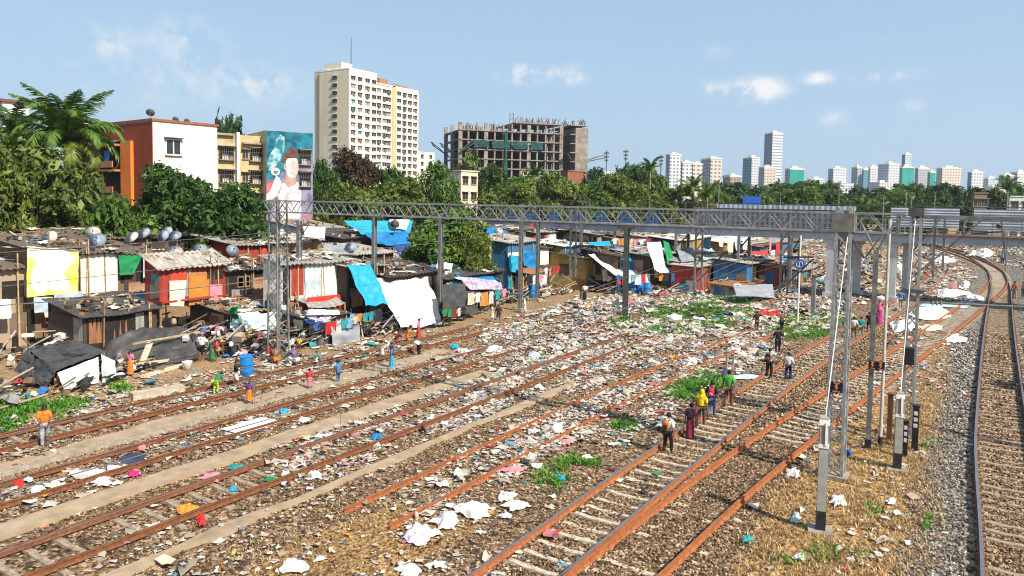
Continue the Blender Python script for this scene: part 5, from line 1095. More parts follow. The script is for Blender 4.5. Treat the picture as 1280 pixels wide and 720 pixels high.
def tarp(label, corners, m, amp=.12, sag=0.0, nu=14, nv=14, name='tarpaulin', cat='tarpaulin', group=None, seed=None, edge=.0):
    """corners: four (pixel x, pixel y, plane X) in order top-left, top-right, bottom-right, bottom-left"""
    _m = sum(q[0] for q in corners)/4; P = [PX(q[0], q[1], front(_m, q[2])) for q in corners]; c = sum(P, Vector())/4; b = MB(); cr = crumple((hash(label) % 97 if False else (len(label)*7+int(corners[0][0])) % 97)*1.3, amp)
    def fn(u, v):
        o = cr(u, v); e = 1-.55*max(abs(2*u-1)**6, abs(2*v-1)**6)
        return o*e - Vector((0, 0, sag*4*u*(1-u)*1.0*(.3+.7*4*v*(1-v)))) + Vector((0, edge*math.sin(v*9+u*3), edge*math.sin(u*11)*v))
    b.sheet(P[0]-c, P[1]-c, P[2]-c, P[3]-c, nu, nv, fn); o = b.build(name, m, None, True); o.location = c; tag(o, label, cat, group); return o
# ---- first stretch: brick and panel huts under one brown roof line (two storeys)
hut('old brick hut at the left edge with hanging white cloth', -46, 36, 338, -45.2, 5, W_BRICK, R_BRN, .7, feats=[('dark', 2, 352, 30, 372, M_DARK), ('dark', 14, 400, 24, 436, M_DARK), ('panel', -20, 378, -2, 402, W_WHT)], clutter=12)
hut('two storey brown hut hidden behind the yellow tarpaulin', 36.5, 99, 309, -45, 6, W_MUD, R_BRN, .55, feats=[('dark', 34, 386, 44, 434, M_DARK), ('dark', 38, 320, 98, 362, M_DARK), ('window', 60, 396, 72, 408, M_WOOD)], clutter=14)
hut('hut with a big white panel between the yellow tarpaulin and the green cloth', 99.5, 147, 316, -45, 6, W_BRICK, R_BRN, .5, feats=[('panel', 99.8, 319, 146.6, 363, W_WHT), ('dark', 110, 388, 124, 420, M_DARK)], clutter=10)
hut('dark fronted hut with a green cloth below its eave', 147.5, 200, 317, -45, 6, W_MUD, R_BRN, .5, feats=[('dark', 150, 320, 199, 350, M_DARK), ('panel', 160, 353, 199, 366, W_BRICK), ('dark', 158, 370, 196, 396, M_DARK)], clutter=10)
o = tarp('large yellow and white tarpaulin hung over the front of a two storey hut', [(34, 308, -44.6), (98, 313, -44.6), (98, 364, -44.2), (33, 372, -44.2)], C_YEL, .16, nu=26, nv=26)
o.data.materials.append(tarpm('yellow_tarp', (.84, .66, .03), (.86, .78, .30)))
for f in o.data.polygons:
    u, v = (f.index % 26)/26, (f.index//26)/26; q = float(fbm(np.float64(u*4), np.float64(v*4), 4))
    f.material_index = 1 if (u > .80+.35*(q-.5) or u < .10+.3*(q-.5) and v > .2 or v > .90+.5*(q-.5)) else 0
tarp('white and tan sheet pulled over the brown roof above the yellow tarpaulin', [(-6, 309, -47.5), (84, 303, -50), (98, 313, -44.5), (34, 309, -44.5)], C_CRM, .15)
tarp('green cloth with an orange patch hung under the eave beside the white panel', [(148, 319, -44.7), (179, 318, -44.7), (167, 343, -44.6), (150, 344, -44.6)], C_GRN, .08)
tarp('narrow pale blue sheet hung at the left corner of the red shed', [(179, 318, -44.6), (191, 317, -44.6), (190, 346, -44.5), (179, 347, -44.5)], C_LBL, .05)
for lb, c, m in (('white and blue cloth hung below the yellow tarpaulin', ((42, 372), (66, 371), (66, 390), (43, 391)), C_LBL), ('light patterned cloth bulging below the yellow tarpaulin at right', ((67, 367), (103, 364), (105, 385), (70, 387)), C_PAT), ('pale square cloth hung under the patterned one', ((55, 385), (69, 385), (69, 396), (56, 397)), C_CRM), ('white cloth hung over the brick wall at the left edge', ((-8, 374), (14, 374), (14, 398), (-6, 399)), C_WHT)):
    tarp(lb, [(x, y, -44.2) for x, y in c], m, .10, nu=10, nv=8, name='hanging_cloth', cat='cloth')
b = MB()
# ---- red shed on stilts and its dark neighbour
hut('red and orange shed on stilts under a pale corrugated roof', 199, 282, 334, -40.5, 1.5, W_RED, R_LGT, .75, base=2.4, feats=[('panel', 212, 338, 233, 351, W_BRED), ('panel', 235, 342, 258, 379, W_ORG), ('dark', 259, 338, 279, 348, M_DARK), ('panel', 258, 349, 262, 379, W_ORG)], clutter=4)
tarp('cream cloth covering the window of the red shed', [(212, 351, -40.35), (233, 350, -40.35), (230, 383, -40.25), (212, 382, -40.25)], C_CRM, .05, name='hanging_cloth', cat='cloth')
tarp('pink curtain in the right bay of the red and orange shed', [(262, 356, -40.35), (278, 355, -40.35), (278, 377, -40.25), (262, 378, -40.25)], C_PNK, .06, name='hanging_cloth', cat='cloth')
hut('dark open shed full of junk, right of the red shed', 283, 334, 337, -40.5, 2.4, W_DKB, R_DRK, .7, feats=[('dark', 286, 344, 330, 380, M_DARK), ('window', 296, 346, 312, 358, M_WOOD)], clutter=26)
hut('tall red painted hut behind the junk shed', 296, 353, 306, -45.5, 5, W_RED, R_GRY, .55, feats=[('panel', 326, 310, 352, 330, W_BRED), ('panel', 326, 332, 350, 366, W_RED)], clutter=16)
# ---- hut with blue and white curtains
hut('hut with pale blue and white curtains under a grey asbestos roof', 352, 433, 328, -36, 1.7, W_WHT, R_GRY, .45, feats=[('door', 364, 332, 379, 368, W_RED), ('dark', 353, 332, 363, 380, M_DARK), ('curtain', 380, 331, 402, 370, C_PAT), ('curtain', 404, 332, 431, 371, C_WHT), ('panel', 382, 370, 430, 393, W_BRED)], clutter=9)
tarp('bright red sheet hung below the curtained hut', [(384, 372, -35.4), (424, 368, -35.4), (431, 385, -35.1), (381, 394, -35.1)], C_RED, .06)
hut('low brown hut with a blue front behind the sloping blue tarpaulin', 433.5, 482, 332, -35, 4, W_DKB, R_GRY, .4, feats=[('dark', 436, 340, 480, 420, M_DARK)], clutter=8)
tarp('sloping sky blue tarpaulin left of the big white one', [(434, 331, -34.7), (462, 330, -34.7), (486, 379, -32.2), (457, 382, -32.2)], C_SKY, .26, sag=.15, nu=24, nv=24, edge=.05)
hut('dark hut behind the big white tarpaulin', 482.5, 556, 342, -34, 4.5, W_DKB, R_DRK, .5, feats=[('dark', 500, 360, 550, 402, M_DARK)], clutter=22)
tarp('big plain white tarpaulin sloping down to the path', [(466, 347, -34.2), (535, 345, -34), (554, 404, -31.0), (501, 409, -31.0)], C_WHT, .34, sag=.30, nu=30, nv=30, edge=.07)
tarp('black plastic sheet hung right of the big white tarpaulin', [(553, 356, -33), (582, 354, -33), (582, 378, -32.2), (556, 392, -31.8)], C_BLK, .25)
# ---- back rows (roofs seen between the front huts and the trees)
BACK = [('low grey roofed hut behind the brick hut at the left edge', -60, 30, 318, -52, W_GREY, R_DRK), ('brown roofed hut behind the satellite dishes', 70, 190, 299, -53, W_MUD, R_BRN), ('dark roofed hut behind the red shed roof', 190, 262, 296, -54, W_DKB, R_DRK), ('grey roofed hut with pale sheets behind the tall red hut', 262, 335, 292, -56, W_GREY, R_GRY),
 ('pale roofed hut behind the slim lattice mast', 340, 402, 303, -45, W_MUD, R_LGT), ('white walled hut below the mural wall', 378, 428, 285, -55, W_WHT, R_GRY), ('hut under the blue tarpaulin heap', 428, 515, 296, -47, W_DKB, R_DRK), ('long light roofed hut above the curtained hut', 402, 492, 318, -42, W_DKB, R_LGT), ('hut with a junk covered roof behind the big white tarpaulin', 486, 560, 326, -41, W_BRICK, R_LGT),
 ('low dark hut under the tree beside the T headed pole', 515, 590, 302, -50, W_DKB, R_DRK), ('hut with a cream wall just left of the blue sheeted one', 590, 611, 305, -41, W_PINK, R_GRY), ('white roofed hut behind the cream painted hut', 608, 660, 284, -55, W_MUD, R_WHT), ('brown hut with a pale roof behind the forked pole', 660, 720, 286, -54, W_DKB, R_LGT), ('pale roofed hut below the bridge, left of the blue and mustard hut', 676, 740, 298, -47, W_DKB, R_WHT),
 ('dark hut below the bridge above the white sloping tarpaulin', 740, 800, 296, -44, W_DKB, R_RST), ('pale roofed hut below the bridge girder at its middle', 800, 850, 300, -38, W_BRICK, R_LGT)]
for k, (lb, a, c, yt, n, wm, rm) in enumerate(BACK): hut(lb, a, c, yt, n, 5.5, wm, rm, .5+.1*(k % 3), clutter=14, feats=[('dark', a+(c-a)*.3, yt+6, a+(c-a)*.45, yt+22, M_DARK), ('window', a+(c-a)*.6, yt+7, a+(c-a)*.75, yt+16, M_WOOD)])
tarp('blue tarpaulin spread over a heap on the roof below the yellowish tree', [(430, 275, -49), (516, 276, -49), (512, 294, -46.5), (452, 293, -46.5)], C_SKY, .5)
tarp('white sheet lying across the blue heap on the roof', [(487, 274, -48.5), (512, 275, -48.5), (508, 287, -47), (490, 284, -47)], C_WHT, .3)
tarp('darker blue tarpaulin hanging from the roof heap', [(455, 291, -46.3), (509, 290, -46.3), (515, 312, -45.5), (470, 304, -45.5)], C_BLU, .5)
tarp('dark blue bundle sheet under the green tree', [(490, 306, -44.5), (520, 304, -44.5), (522, 320, -43.5), (500, 320, -43.5)], C_DBL, .4)
tarp('small white sheet hanging on poles beside the slim lattice mast', [(379, 283, -44), (407, 284, -44), (406, 298, -43.8), (381, 296, -43.8)], C_WHT, .1)
tarp('striped white sheet on the junk roof above the big white tarpaulin', [(482, 329, -40), (533, 333, -38), (540, 344, -36), (486, 345, -36)], C_PAT, .3)
tarp('pale grey sheet lying over the light roof', [(402, 306, -42.5), (436, 306, -42.5), (450, 318, -40.5), (418, 318, -40.5)], C_GRY, .15)
# ---- middle stretch
hut('hut under a messy blue plastic roof', 556.5, 628, 344, -35.5, 4.5, W_DKB, R_DRK, .6, feats=[('dark', 560, 350, 624, 390, M_DARK)], clutter=20)
for lb, c, m in (('dark blue sheet on the messy hut roof, topmost', ((556, 322, -39), (585, 325, -39), (588, 333, -37.5), (560, 332, -37.5)), C_DBL), ('blue sheet on the messy hut roof, middle', ((566, 334, -38), (618, 338, -37.5), (624, 350, -35), (570, 347, -35.2)), C_BLU), ('striped cloth at the edge of the messy blue roof', ((568, 346, -35.1), (622, 350, -34.8), (630, 362, -34.2), (590, 362, -34.3)), C_STR), ('teal sheet at the left edge of the messy blue roof', ((563, 352, -35), (582, 353, -35), (582, 361, -34.4), (565, 361, -34.4)), C_TEA), ('white torn cloth hanging beside the T headed pole', ((546, 326, -35), (566, 330, -35), (562, 358, -34), (543, 350, -34)), C_PAT), ('grey black plastic hanging low under the messy blue roof', ((560, 364, -34), (600, 364, -34), (596, 392, -33), (562, 392, -33)), C_BLK)):
    tarp(lb, list(c), m, .35)
hut('tall cream painted hut with one dark window', 611, 633, 300, -40.5, 4.5, W_CRM, R_LGT, .5, feats=[('window', 617, 303, 624, 314, M_DARK)], clutter=5)
hut('hut covered with blue sheets right of the cream painted hut', 633.5, 673, 303, -39.5, 4, W_BLUE, R_LGT, .5, feats=[('dark', 640, 340, 660, 366, M_DARK), ('panel', 634, 306, 650, 314, W_BLUE), ('panel', 634, 316, 648, 320, W_WHT)], clutter=8)
tarp('bright blue sheet hung on the front of the blue hut', [(652, 313, -39.2), (671, 315, -39.2), (671, 337, -39), (655, 332, -39)], C_BLU, .25)
tarp('sky blue cloth hung low at the blue hut', [(636, 319, -39.2), (648, 320, -39.2), (647, 341, -39), (637, 339, -39)], C_SKY, .15, name='hanging_cloth', cat='cloth')
tarp('small white square sheet on the blue hut', [(661, 336, -38.9), (670, 336, -38.9), (670, 345, -38.8), (662, 345, -38.8)], C_WHT, .05, name='hanging_cloth', cat='cloth')
hut('whitewashed hut beside the forked pole', 673.5, 702, 309, -40, 4, W_DKB, R_DRK, .5, feats=[('panel', 675, 311, 685, 330, W_WHT), ('dark', 686, 322, 700, 352, M_DARK)], clutter=8)
hut('two storey hut, blue above and mustard below', 702.5, 731, 307, -40.5, 4, W_MUST, R_WHT, .4, feats=[('panel', 702.8, 309, 730.8, 328, W_BLUE), ('dark', 712, 336, 720, 360, M_DARK)], clutter=5)
tarp('sky blue sheet along the eave of the blue and mustard hut', [(735, 303, -40.6), (762, 301, -40.6), (764, 307, -39.4), (736, 308, -39.4)], C_SKY, .12)
tarp('sky blue cloth bundle hung at the corner of the mustard hut', [(726, 315, -39.8), (736, 314, -39.8), (735, 328, -39.6), (727, 327, -39.6)], C_SKY, .15, name='hanging_cloth', cat='cloth')
hut('mustard walled hut under the white hammock like tarpaulin', 732, 772, 322, -39, 4, W_MUST, R_DRK, .5, feats=[('dark', 741, 336, 752, 362, M_DARK), ('panel', 755, 338, 770, 360, W_MUST)], clutter=12)
tarp('white tarpaulin slung like a hammock over the mustard hut', [(735, 318, -38.6), (752, 312, -39.2), (790, 343, -35), (768, 344, -35.4)], C_WHT, .22, sag=.4)
hut('hut with a blue roof sheet behind the dark catenary pole', 772.5, 812, 318, -36.5, 4, W_DKB, R_DRK, .6, feats=[('dark', 786, 330, 800, 362, M_DARK)], clutter=14)
tarp('blue tarpaulin roof sloping down behind the dark catenary pole', [(767, 307, -38.5), (784, 311, -38), (800, 322, -36), (778, 326, -36)], C_BLU, .2)
tarp('blue tarpaulin end hanging over the front behind the dark catenary pole', [(778, 322, -36), (799, 321, -36), (797, 340, -35.6), (782, 336, -35.6)], C_BLU, .2)
tarp('white sheet spread below the blue roof beside the barrels', [(784, 337, -35.6), (806, 338, -35.6), (806, 343, -34.8), (786, 344, -34.8)], C_WHT, .12)
hut('dark hut behind the white and green drape', 812.5, 850, 318, -33.5, 4, W_DKB, R_GRY, .5, feats=[('dark', 822, 338, 842, 358, M_DARK)], clutter=14)
tarp('white drape with a pink tint hung like a sail over the dark hut', [(808, 303, -33.5), (826, 302, -33.5), (832, 334, -32.4), (818, 338, -32.4)], C_PAT, .3)
tarp('green striped drape beside the white sail like one', [(829, 300, -33.4), (836, 304, -33.4), (845, 334, -32.3), (834, 330, -32.3)], C_GRN, .2)
tarp('white skirt cloth below the sail like drape', [(816, 334, -32.3), (850, 336, -32.2), (846, 340, -31.8), (824, 341, -31.8)], C_WHT, .2)
hut('grey sheeted hut left of the small red hut', 850.5, 872, 326, -30, 4, W_GREY, R_GRY, .5, feats=[('dark', 856, 336, 866, 356, M_DARK)], clutter=10)
tarp('grey plastic sheet over the roof left of the small red hut', [(846, 312, -32), (866, 309, -32), (874, 325, -29.6), (852, 328, -29.6)], C_GRY, .25)
tarp('light grey striped sheet above the small red hut', [(868, 311, -31), (890, 310, -30), (899, 322, -27.6), (880, 325, -27.8)], C_PAT, .2)
hut('small red box hut with an orange end wall', 872.5, 901, 331, -27.0, 2.6, W_RED, R_LGT, .1, feats=[('panel', 892, 333, 900.8, 361, W_ORG)], clutter=4)
tarp('magenta cloth draped over a frame beside the small red hut', [(902, 329, -26.5), (922, 324, -26), (925, 348, -25.6), (918, 333, -25.8)], C_MAG, .2)
tarp('magenta cloth strip hanging down at the orange end wall', [(901, 330, -26.5), (906, 329, -26.4), (905, 352, -26.2), (902, 352, -26.3)], C_MAG, .1)
tarp('orange cloth strip hung in the magenta frame', [(909, 346, -26), (917, 345, -25.9), (914, 360, -25.8), (911, 358, -25.8)], C_ORG, .1, name='hanging_cloth', cat='cloth')
tarp('grey plastic sheet over a low shelter on the rubbish', [(916, 357, -22), (966, 355, -20.2), (968, 372, -19.2), (921, 370, -20.8)], C_GRY, .18)
hut('low shelter with red and brown sides behind the grey plastic', 922, 966, 352, -22.5, 2.5, W_BRICK, R_RST, .2, feats=[('panel', 944, 353, 964, 361, W_BRED)], clutter=10)
# ---- huts beyond and under the bridge
for k, (lb, a, c, yt, n, wm, rm) in enumerate([('low dark shack right of the red box hut with a rusty roof', 900, 934, 322, -29.5, W_DKB, R_RST), ('low blue fronted shack under the bridge beside the red box hut', 934, 968, 326, -23.0, W_BLUE, R_LGT), ('small red fronted shack under the bridge left of the first pillar', 968, 1000, 330, -20.2, W_RED, R_RST), ('small brown shack touching the first bridge pillar', 1000, 1026, 334, -17.5, W_MUD, R_GRY)]):
    hut(lb, a, c, yt, n, 3.2, wm, rm, .35, clutter=14, feats=[('dark', a+(c-a)*.2, yt+4, a+(c-a)*.5, yt+26, M_DARK), ('panel', a+(c-a)*.6, yt+4, a+(c-a)*.85, yt+18, [W_BRED, W_CRM, W_WHT, W_ORG][k])])
UNDER = [('dark hut seen under the bridge with washing before it', 862, 905, 298, -34, W_DKB, R_LGT), ('brown hut under the bridge with a white roof edge', 905, 950, 300, -30.5, W_MUD, R_WHT), ('hut under the bridge with a blue end and a dark opening', 950, 1000, 304, -27, W_BLUE, R_RST), ('grey hut under the bridge left of the first pillar', 1000, 1042, 302, -24.5, W_GREY, R_GRY), ('brick hut beyond the bridge between the pillars', 1046, 1085, 304, -24, W_BRICK, R_LGT), ('pale low hut beyond the bridge right of the pillars', 1085, 1130, 304, -22, W_MUD, R_BRN)]
for k, (lb, a, c, yt, n, wm, rm) in enumerate(UNDER): hut(lb, a, c, yt, n, 4.5, wm, rm, .4, clutter=12, feats=[('dark', a+(c-a)*.25, yt+6, a+(c-a)*.55, yt+34, M_DARK), ('panel', a+(c-a)*.62, yt+5, a+(c-a)*.8, yt+24, [W_TEAL, W_CRM, W_MUD, W_BRICK, W_GREY, W_WHT][k])])
for k, (lb, c, m) in enumerate([('white and sky blue cloth hung below the bridge girder', ((880, 297), (889, 296), (888, 312), (881, 311)), C_SKY), ('cream cloth hung below the bridge girder', ((898, 298), (905, 298), (904, 309), (899, 308)), C_CRM), ('larger cream cloth on the line below the bridge', ((909, 302), (917, 302), (916, 316), (910, 315)), C_CRM), ('pale blue cloth on the line below the bridge', ((918, 300), (926, 299), (925, 314), (920, 313)), C_LBL), ('white cloth at the right end of the line below the bridge', ((928, 296), (934, 296), (934, 312), (929, 312)), C_WHT), ('tall red and white cloth hung under the bridge', ((970, 304), (977, 304), (976, 332), (970, 330)), C_RED), ('tall white cloth between the red ones under the bridge', ((963, 314), (969, 312), (970, 336), (964, 336)), C_PAT), ('thin pink cloth strip hung under the bridge', ((962, 298), (964, 298), (964, 334), (962, 334)), C_PNK), ('blue grey sheet forming an awning under the bridge', ((962, 296), (985, 295), (986, 302), (963, 303)), C_GRY), ('sky blue sheet over a roof left of the first pillar', ((1010, 300), (1026, 297), (1028, 304), (1014, 306)), C_LBL)]):
    tarp(lb, [(x, y, -26 if x > 955 else -29) for x, y in c], m, .15, nu=8, nv=10, name='hanging_cloth', cat='cloth')
# ---- black plastic tent with its white sheet, and collapsed shelters at the left
def mound_tent(label, c, ax, ay, h, rz, m, seed, n=22, name='tent', sharp=1.6, cat='tent'):
    b = MB(); vs = []
    for j in range(n+1):
        for i in range(n+1):
            u, v = i/n*2-1, j/n*2-1; d = max(abs(u), abs(v)); hh = h*(1-max(0, abs(u)**sharp*.75+.0))*(1-abs(v)**5*.55)
            nz_ = (float(fbm(np.float64(u*2.5+seed), np.float64(v*6+seed), 5))-.5)*1.0
            fold = .05*math.sin(u*13+v*3+seed)*(.3+abs(u))
            z = hh*(.92+.08*math.sin(v*5+seed))+nz_*.45+fold
            if d > .93: z = min(z, .1+nz_*.2)
            vs.append((u*ax, v*ay, max(z, .02)))
    b.add(vs, [(j*(n+1)+i, j*(n+1)+i+1, (j+1)*(n+1)+i+1, (j+1)*(n+1)+i) for j in range(n) for i in range(n)])
    o = b.build(name, m, None, True); o.location = c; o.rotation_euler = (0, 0, rz); tag(o, label, cat); return o
t = thing('tent', 'black plastic tent by the track at the left', 'tent', (-35.0, 16.4, 0))
def tsheet(name, cs, m, amp, seed, nu=16, nv=12):
    P = [PX(*c)-Vector((-35.0, 16.4, 0)) for c in cs]; bb = MB(); cr = crumple(seed, amp, 5, 3); cr2 = crumple(seed+3, amp*.5, 12, 3)
    bb.sheet(*P, nu*2, nv*2, lambda u, v: (cr(u, v)+cr2(u, v))*(1-.4*max(abs(2*u-1), abs(2*v-1))**6)+Vector((0, 0, -.10*math.sin(PI*u)*math.sin(PI*v)))); return bb.build(name, m, t, True)
tsheet('roof_sheet', [(34, 436, -37.0), (93, 425, -37.2), (133, 439, -34.2), (70, 464, -33.8)], C_BLK, .16, 2.2)
tsheet('side_sheet', [(34, 436, -37.0), (70, 464, -33.8), (58, 486, -33.8), (18, 463, -37.0)], C_BLK, .3, 4.1)
tsheet('back_sheet', [(93, 425, -37.2), (34, 436, -37.0), (20, 462, -37.3), (100, 446, -37.4)], C_BLK, .3, 5.1)
for q0, q1 in (((72, 466, -33.9), (76, 488, -33.9)), ((130, 441, -34.1), (132, 478, -34.1)), ((36, 438, -36.9), (36, 466, -36.9))): bb = MB(); bb.beam(PX(*q0)-Vector((-35.0, 16.4, 0)), PX(*q1)-Vector((-35.0, 16.4, .1)), .07); bb.build('pole', M_WOOD, t)
bb = MB(); P_ = [PX(*c)-Vector((-35.0, 16.4, 0)) for c in ((40, 448, -36.2), (122, 440, -35.2))]; bb.bb((-1.2, P_[0].y+1.0, 0), (.2, P_[1].y, 1.2)); bb.build('tent_shade_block', M_DARK, t, False)  # solid dark block added for the shade inside the tent
tarp('white sheet closing the front of the black tent', [(72, 466, -33.6), (123, 446, -33.6), (124, 478, -32.9), (80, 487, -32.9)], C_WHT, .12)
tarp('white and blue bundle cloth at the right end of the black tent', [(126, 442, -33.4), (144, 452, -33.2), (146, 480, -32.8), (128, 478, -32.9)], C_PAT, .2)
hut('collapsed shelter with a twig covered roof behind the black tents', 104, 196, 392, -38.5, 3.6, W_DKB, R_DRK, .6, feats=[('dark', 108, 398, 190, 430, M_DARK)], clutter=26, corr_=False)
c = G(205, 446); mound_tent('long low shelter of crinkled black plastic right of the black tent', (c.x-1.2, c.y+.1, gz(c.x, c.y)), 1.1, 2.7, 1.4, .02, C_BLK, 9.1, n=40, name='plastic_shelter', cat='shelter')
tarp('black plastic skirt hanging from a pole before the long shelter', [(190, 436, -34.4), (246, 426, -34.4), (250, 446, -33.9), (196, 458, -33.9)], C_BLK, .2, sag=.1)
# awning with white cloths in the centre of the row
hut('low shelter roofed with bamboo slats behind the white cloths', 286, 352, 388, -37.5, 3.8, W_DKB, mat('bamboo_mat_roof', (.30, .25, .18), (.08, .065, .05), scale=3, streak=(.6, 5, 1), contrast=3), .5, feats=[('dark', 290, 396, 350, 430, M_DARK)], clutter=40)
for lb, c, m in (('white cloth heaped over a pole, left of the slim lattice mast', ((296, 392, -36.6), (348, 390, -36.6), (354, 412, -35.4), (308, 414, -35.4)), C_PAT), ('white sheet awning right of the slim lattice mast', ((345, 391, -36.6), (372, 390, -36.6), (386, 405, -35.4), (352, 408, -35.4)), C_WHT), ('grey cloth heaped at the left of the washing shelter', ((286, 404, -36.4), (304, 402, -36.4), (306, 414, -35.9), (290, 416, -35.9)), C_LBL), ('green cloth on the slat roof', ((288, 384, -37), (297, 385, -37), (296, 393, -36.7), (289, 393, -36.7)), C_GRN), ('blue and white cloth in the shade of the washing shelter', ((302, 416, -36), (318, 414, -36), (316, 424, -35.8), (303, 424, -35.8)), C_LBL), ('blue striped cloth hung below the white awning', ((323, 412, -35.6), (340, 411, -35.6), (338, 426, -35.4), (326, 427, -35.4)), C_BLU)):
    tarp(lb, list(c), m, .5, nu=22, nv=18)
hut('low shelter draped with blue cloths in front of the curtained hut', 384, 434, 396, -33.6, 2.2, W_DKB, R_DRK, .3, feats=[('dark', 386, 404, 432, 440, M_DARK)], clutter=12)
for lb, c, m in (('white folded quilt on the low shelter below the red sheet', ((386, 386, -34), (424, 388, -34), (426, 393, -33), (384, 394, -33)), C_WHT), ('blue striped quilt on the low shelter below the red sheet', ((381, 392, -33.3), (416, 391, -33.3), (412, 402, -32.8), (392, 404, -32.8)), C_STR), ('dark blue cloth hanging from the low shelter', ((380, 398, -32.9), (404, 402, -32.8), (400, 408, -32.6), (384, 404, -32.7)), C_DBL), ('grey net sheet hung along the low shelter front', ((414, 408, -32), (450, 404, -32), (450, 438, -31.6), (416, 442, -31.6)), C_GRY), ('black plastic hung at the left of the low shelter front', ((386, 408, -32.8), (412, 408, -32.4), (414, 440, -32), (390, 436, -32.4)), C_BLK)):
    tarp(lb, list(c), m, .2)
UPPER = [('upper floor hut of blue tin standing on the roofs left of the cream painted hut', 566, 596, 288, -47, W_BLUE, R_LGT, 3.0), ('upper floor hut with a white front above the blue sheeted hut', 636, 668, 287, -45, W_WHT, R_BRN, 3.4), ('upper floor red hut behind the forked pole', 668, 698, 290, -44, W_RED, R_GRY, 3.2), ('upper floor green hut above the blue and mustard hut', 700, 732, 289, -45.5, W_GRN, R_RST, 3.3), ('upper floor cream hut above the hammock like tarpaulin', 736, 770, 293, -43, W_CRM, R_LGT, 3.0),
 ('upper floor blue hut above the roof behind the dark catenary pole', 774, 806, 294, -41, W_BLUE, R_BRN, 3.0), ('upper floor pink hut above the sail like drape', 812, 842, 296, -38, W_PINK, R_LGT, 3.0), ('upper floor grey hut above the small red box hut', 846, 880, 299, -34, W_GREY, R_WHT, 2.8), ('upper floor red hut under the bridge right of the hung cloths', 934, 962, 304, -29, W_RED, R_LGT, 2.6), ('upper floor teal hut under the bridge nearest the first pillar', 990, 1020, 308, -25, W_TEAL, R_RST, 2.4)]
for k, (lb, a, c, yt, n, wm, rm, bs) in enumerate(UPPER): hut(lb, a, c, yt, n, 3.4, wm, rm, .35, base=bs, clutter=8, feats=[('dark', a+(c-a)*.15, yt+3, a+(c-a)*.4, yt+13, M_DARK), ('panel', a+(c-a)*.55, yt+2, a+(c-a)*.9, yt+14, [W_CRM, W_TEAL, W_WHT, W_BRED, W_BLUE, W_ORG, W_WHT, W_MUST, W_CRM, W_WHT][k])])
for k, (lb, c, m) in enumerate([('blue tarpaulin thrown over the roofs behind the cream painted hut', ((604, 284, -46), (632, 283, -46), (636, 296, -43), (610, 297, -43)), C_BLU), ('dark blue tarpaulin slung between the roofs right of the forked pole', ((684, 300, -42), (706, 298, -42), (708, 312, -40.2), (688, 314, -40.2)), C_DBL), ('sky blue tarpaulin over the roof under the middle of the bridge', ((792, 300, -38), (818, 301, -37), (816, 314, -35.5), (796, 313, -36)), C_SKY), ('red tarpaulin hanging between two huts under the bridge', ((938, 314, -26), (960, 313, -25), (958, 332, -24), (940, 331, -24.5)), C_RED), ('blue tarpaulin wall of a shack left of the first pillar', ((976, 322, -21.5), (998, 321, -21), (998, 340, -20), (978, 341, -20.2)), C_BLU), ('black plastic hung over the front below the sail like drape', ((838, 322, -32.5), (856, 320, -31.5), (858, 346, -30.5), (842, 348, -31)), C_BLK), ('white plastic hung beside the blue barrels', ((752, 330, -38), (768, 328, -37.6), (768, 350, -36.8), (754, 352, -37)), C_GBAG if False else C_CRM)]): tarp(lb, list(c), m, .35, sag=.15, edge=.05)
# ---- satellite dishes
DL = [(65, 298, -47.5, 1, 'pale satellite dish above the yellow tarpaulin', 0), (117, 292, -50, 1, 'white satellite dish raised highest above the brown roof', 0), (123, 302, -47.5, 1.1, 'blue grey dish facing up beside the raised white one', 1), (168, 298, -48.5, 1, 'pale dish midway along the brown roof, left of the blue grey group', 0), (183, 293, -50, 1, 'blue grey dish first of the group behind the red shed roof', 1), (207, 296, -50, 1, 'blue grey dish nearest in the group behind the red shed', 1), (220, 296, -51, 1, 'blue grey dish at the right end of the group behind the red shed', 1), (211, 291, -52, 1, 'blue grey dish half hidden behind two others', 1), (219, 316, -42.5, 1, 'beige dish on the pale corrugated roof of the red shed', 0), (251, 313, -42.5, .9, 'small grey dish at the right end of the red shed roof', 1), (289, 314, -42.5, .9, 'dish tilted over the junk shed roof', 1), (312, 295, -48, 1.1, 'pale dish on the tall red hut', 0), (322, 298, -47, .9, 'smaller dish beside the pale one on the tall red hut', 1), (349, 292, -46, 1, 'white round dish by the slim lattice mast', 0), (440, 310, -41, 1, 'grey dish on the long light roof', 1), (623, 290, -43, 1, 'dish above the cream painted hut', 0), (493, 281, -46, .9, 'dark dish on the blue heap', 2)]
for (px_, py_, n, s, lb, c) in DL:
    p = PX(px_, py_, n); dish((p.x, p.y, p.z-.78*s*1.05), lb, c, s*1.05, az=rnd.uniform(-1.3, -.2), tilt=rnd.uniform(.5, .95))
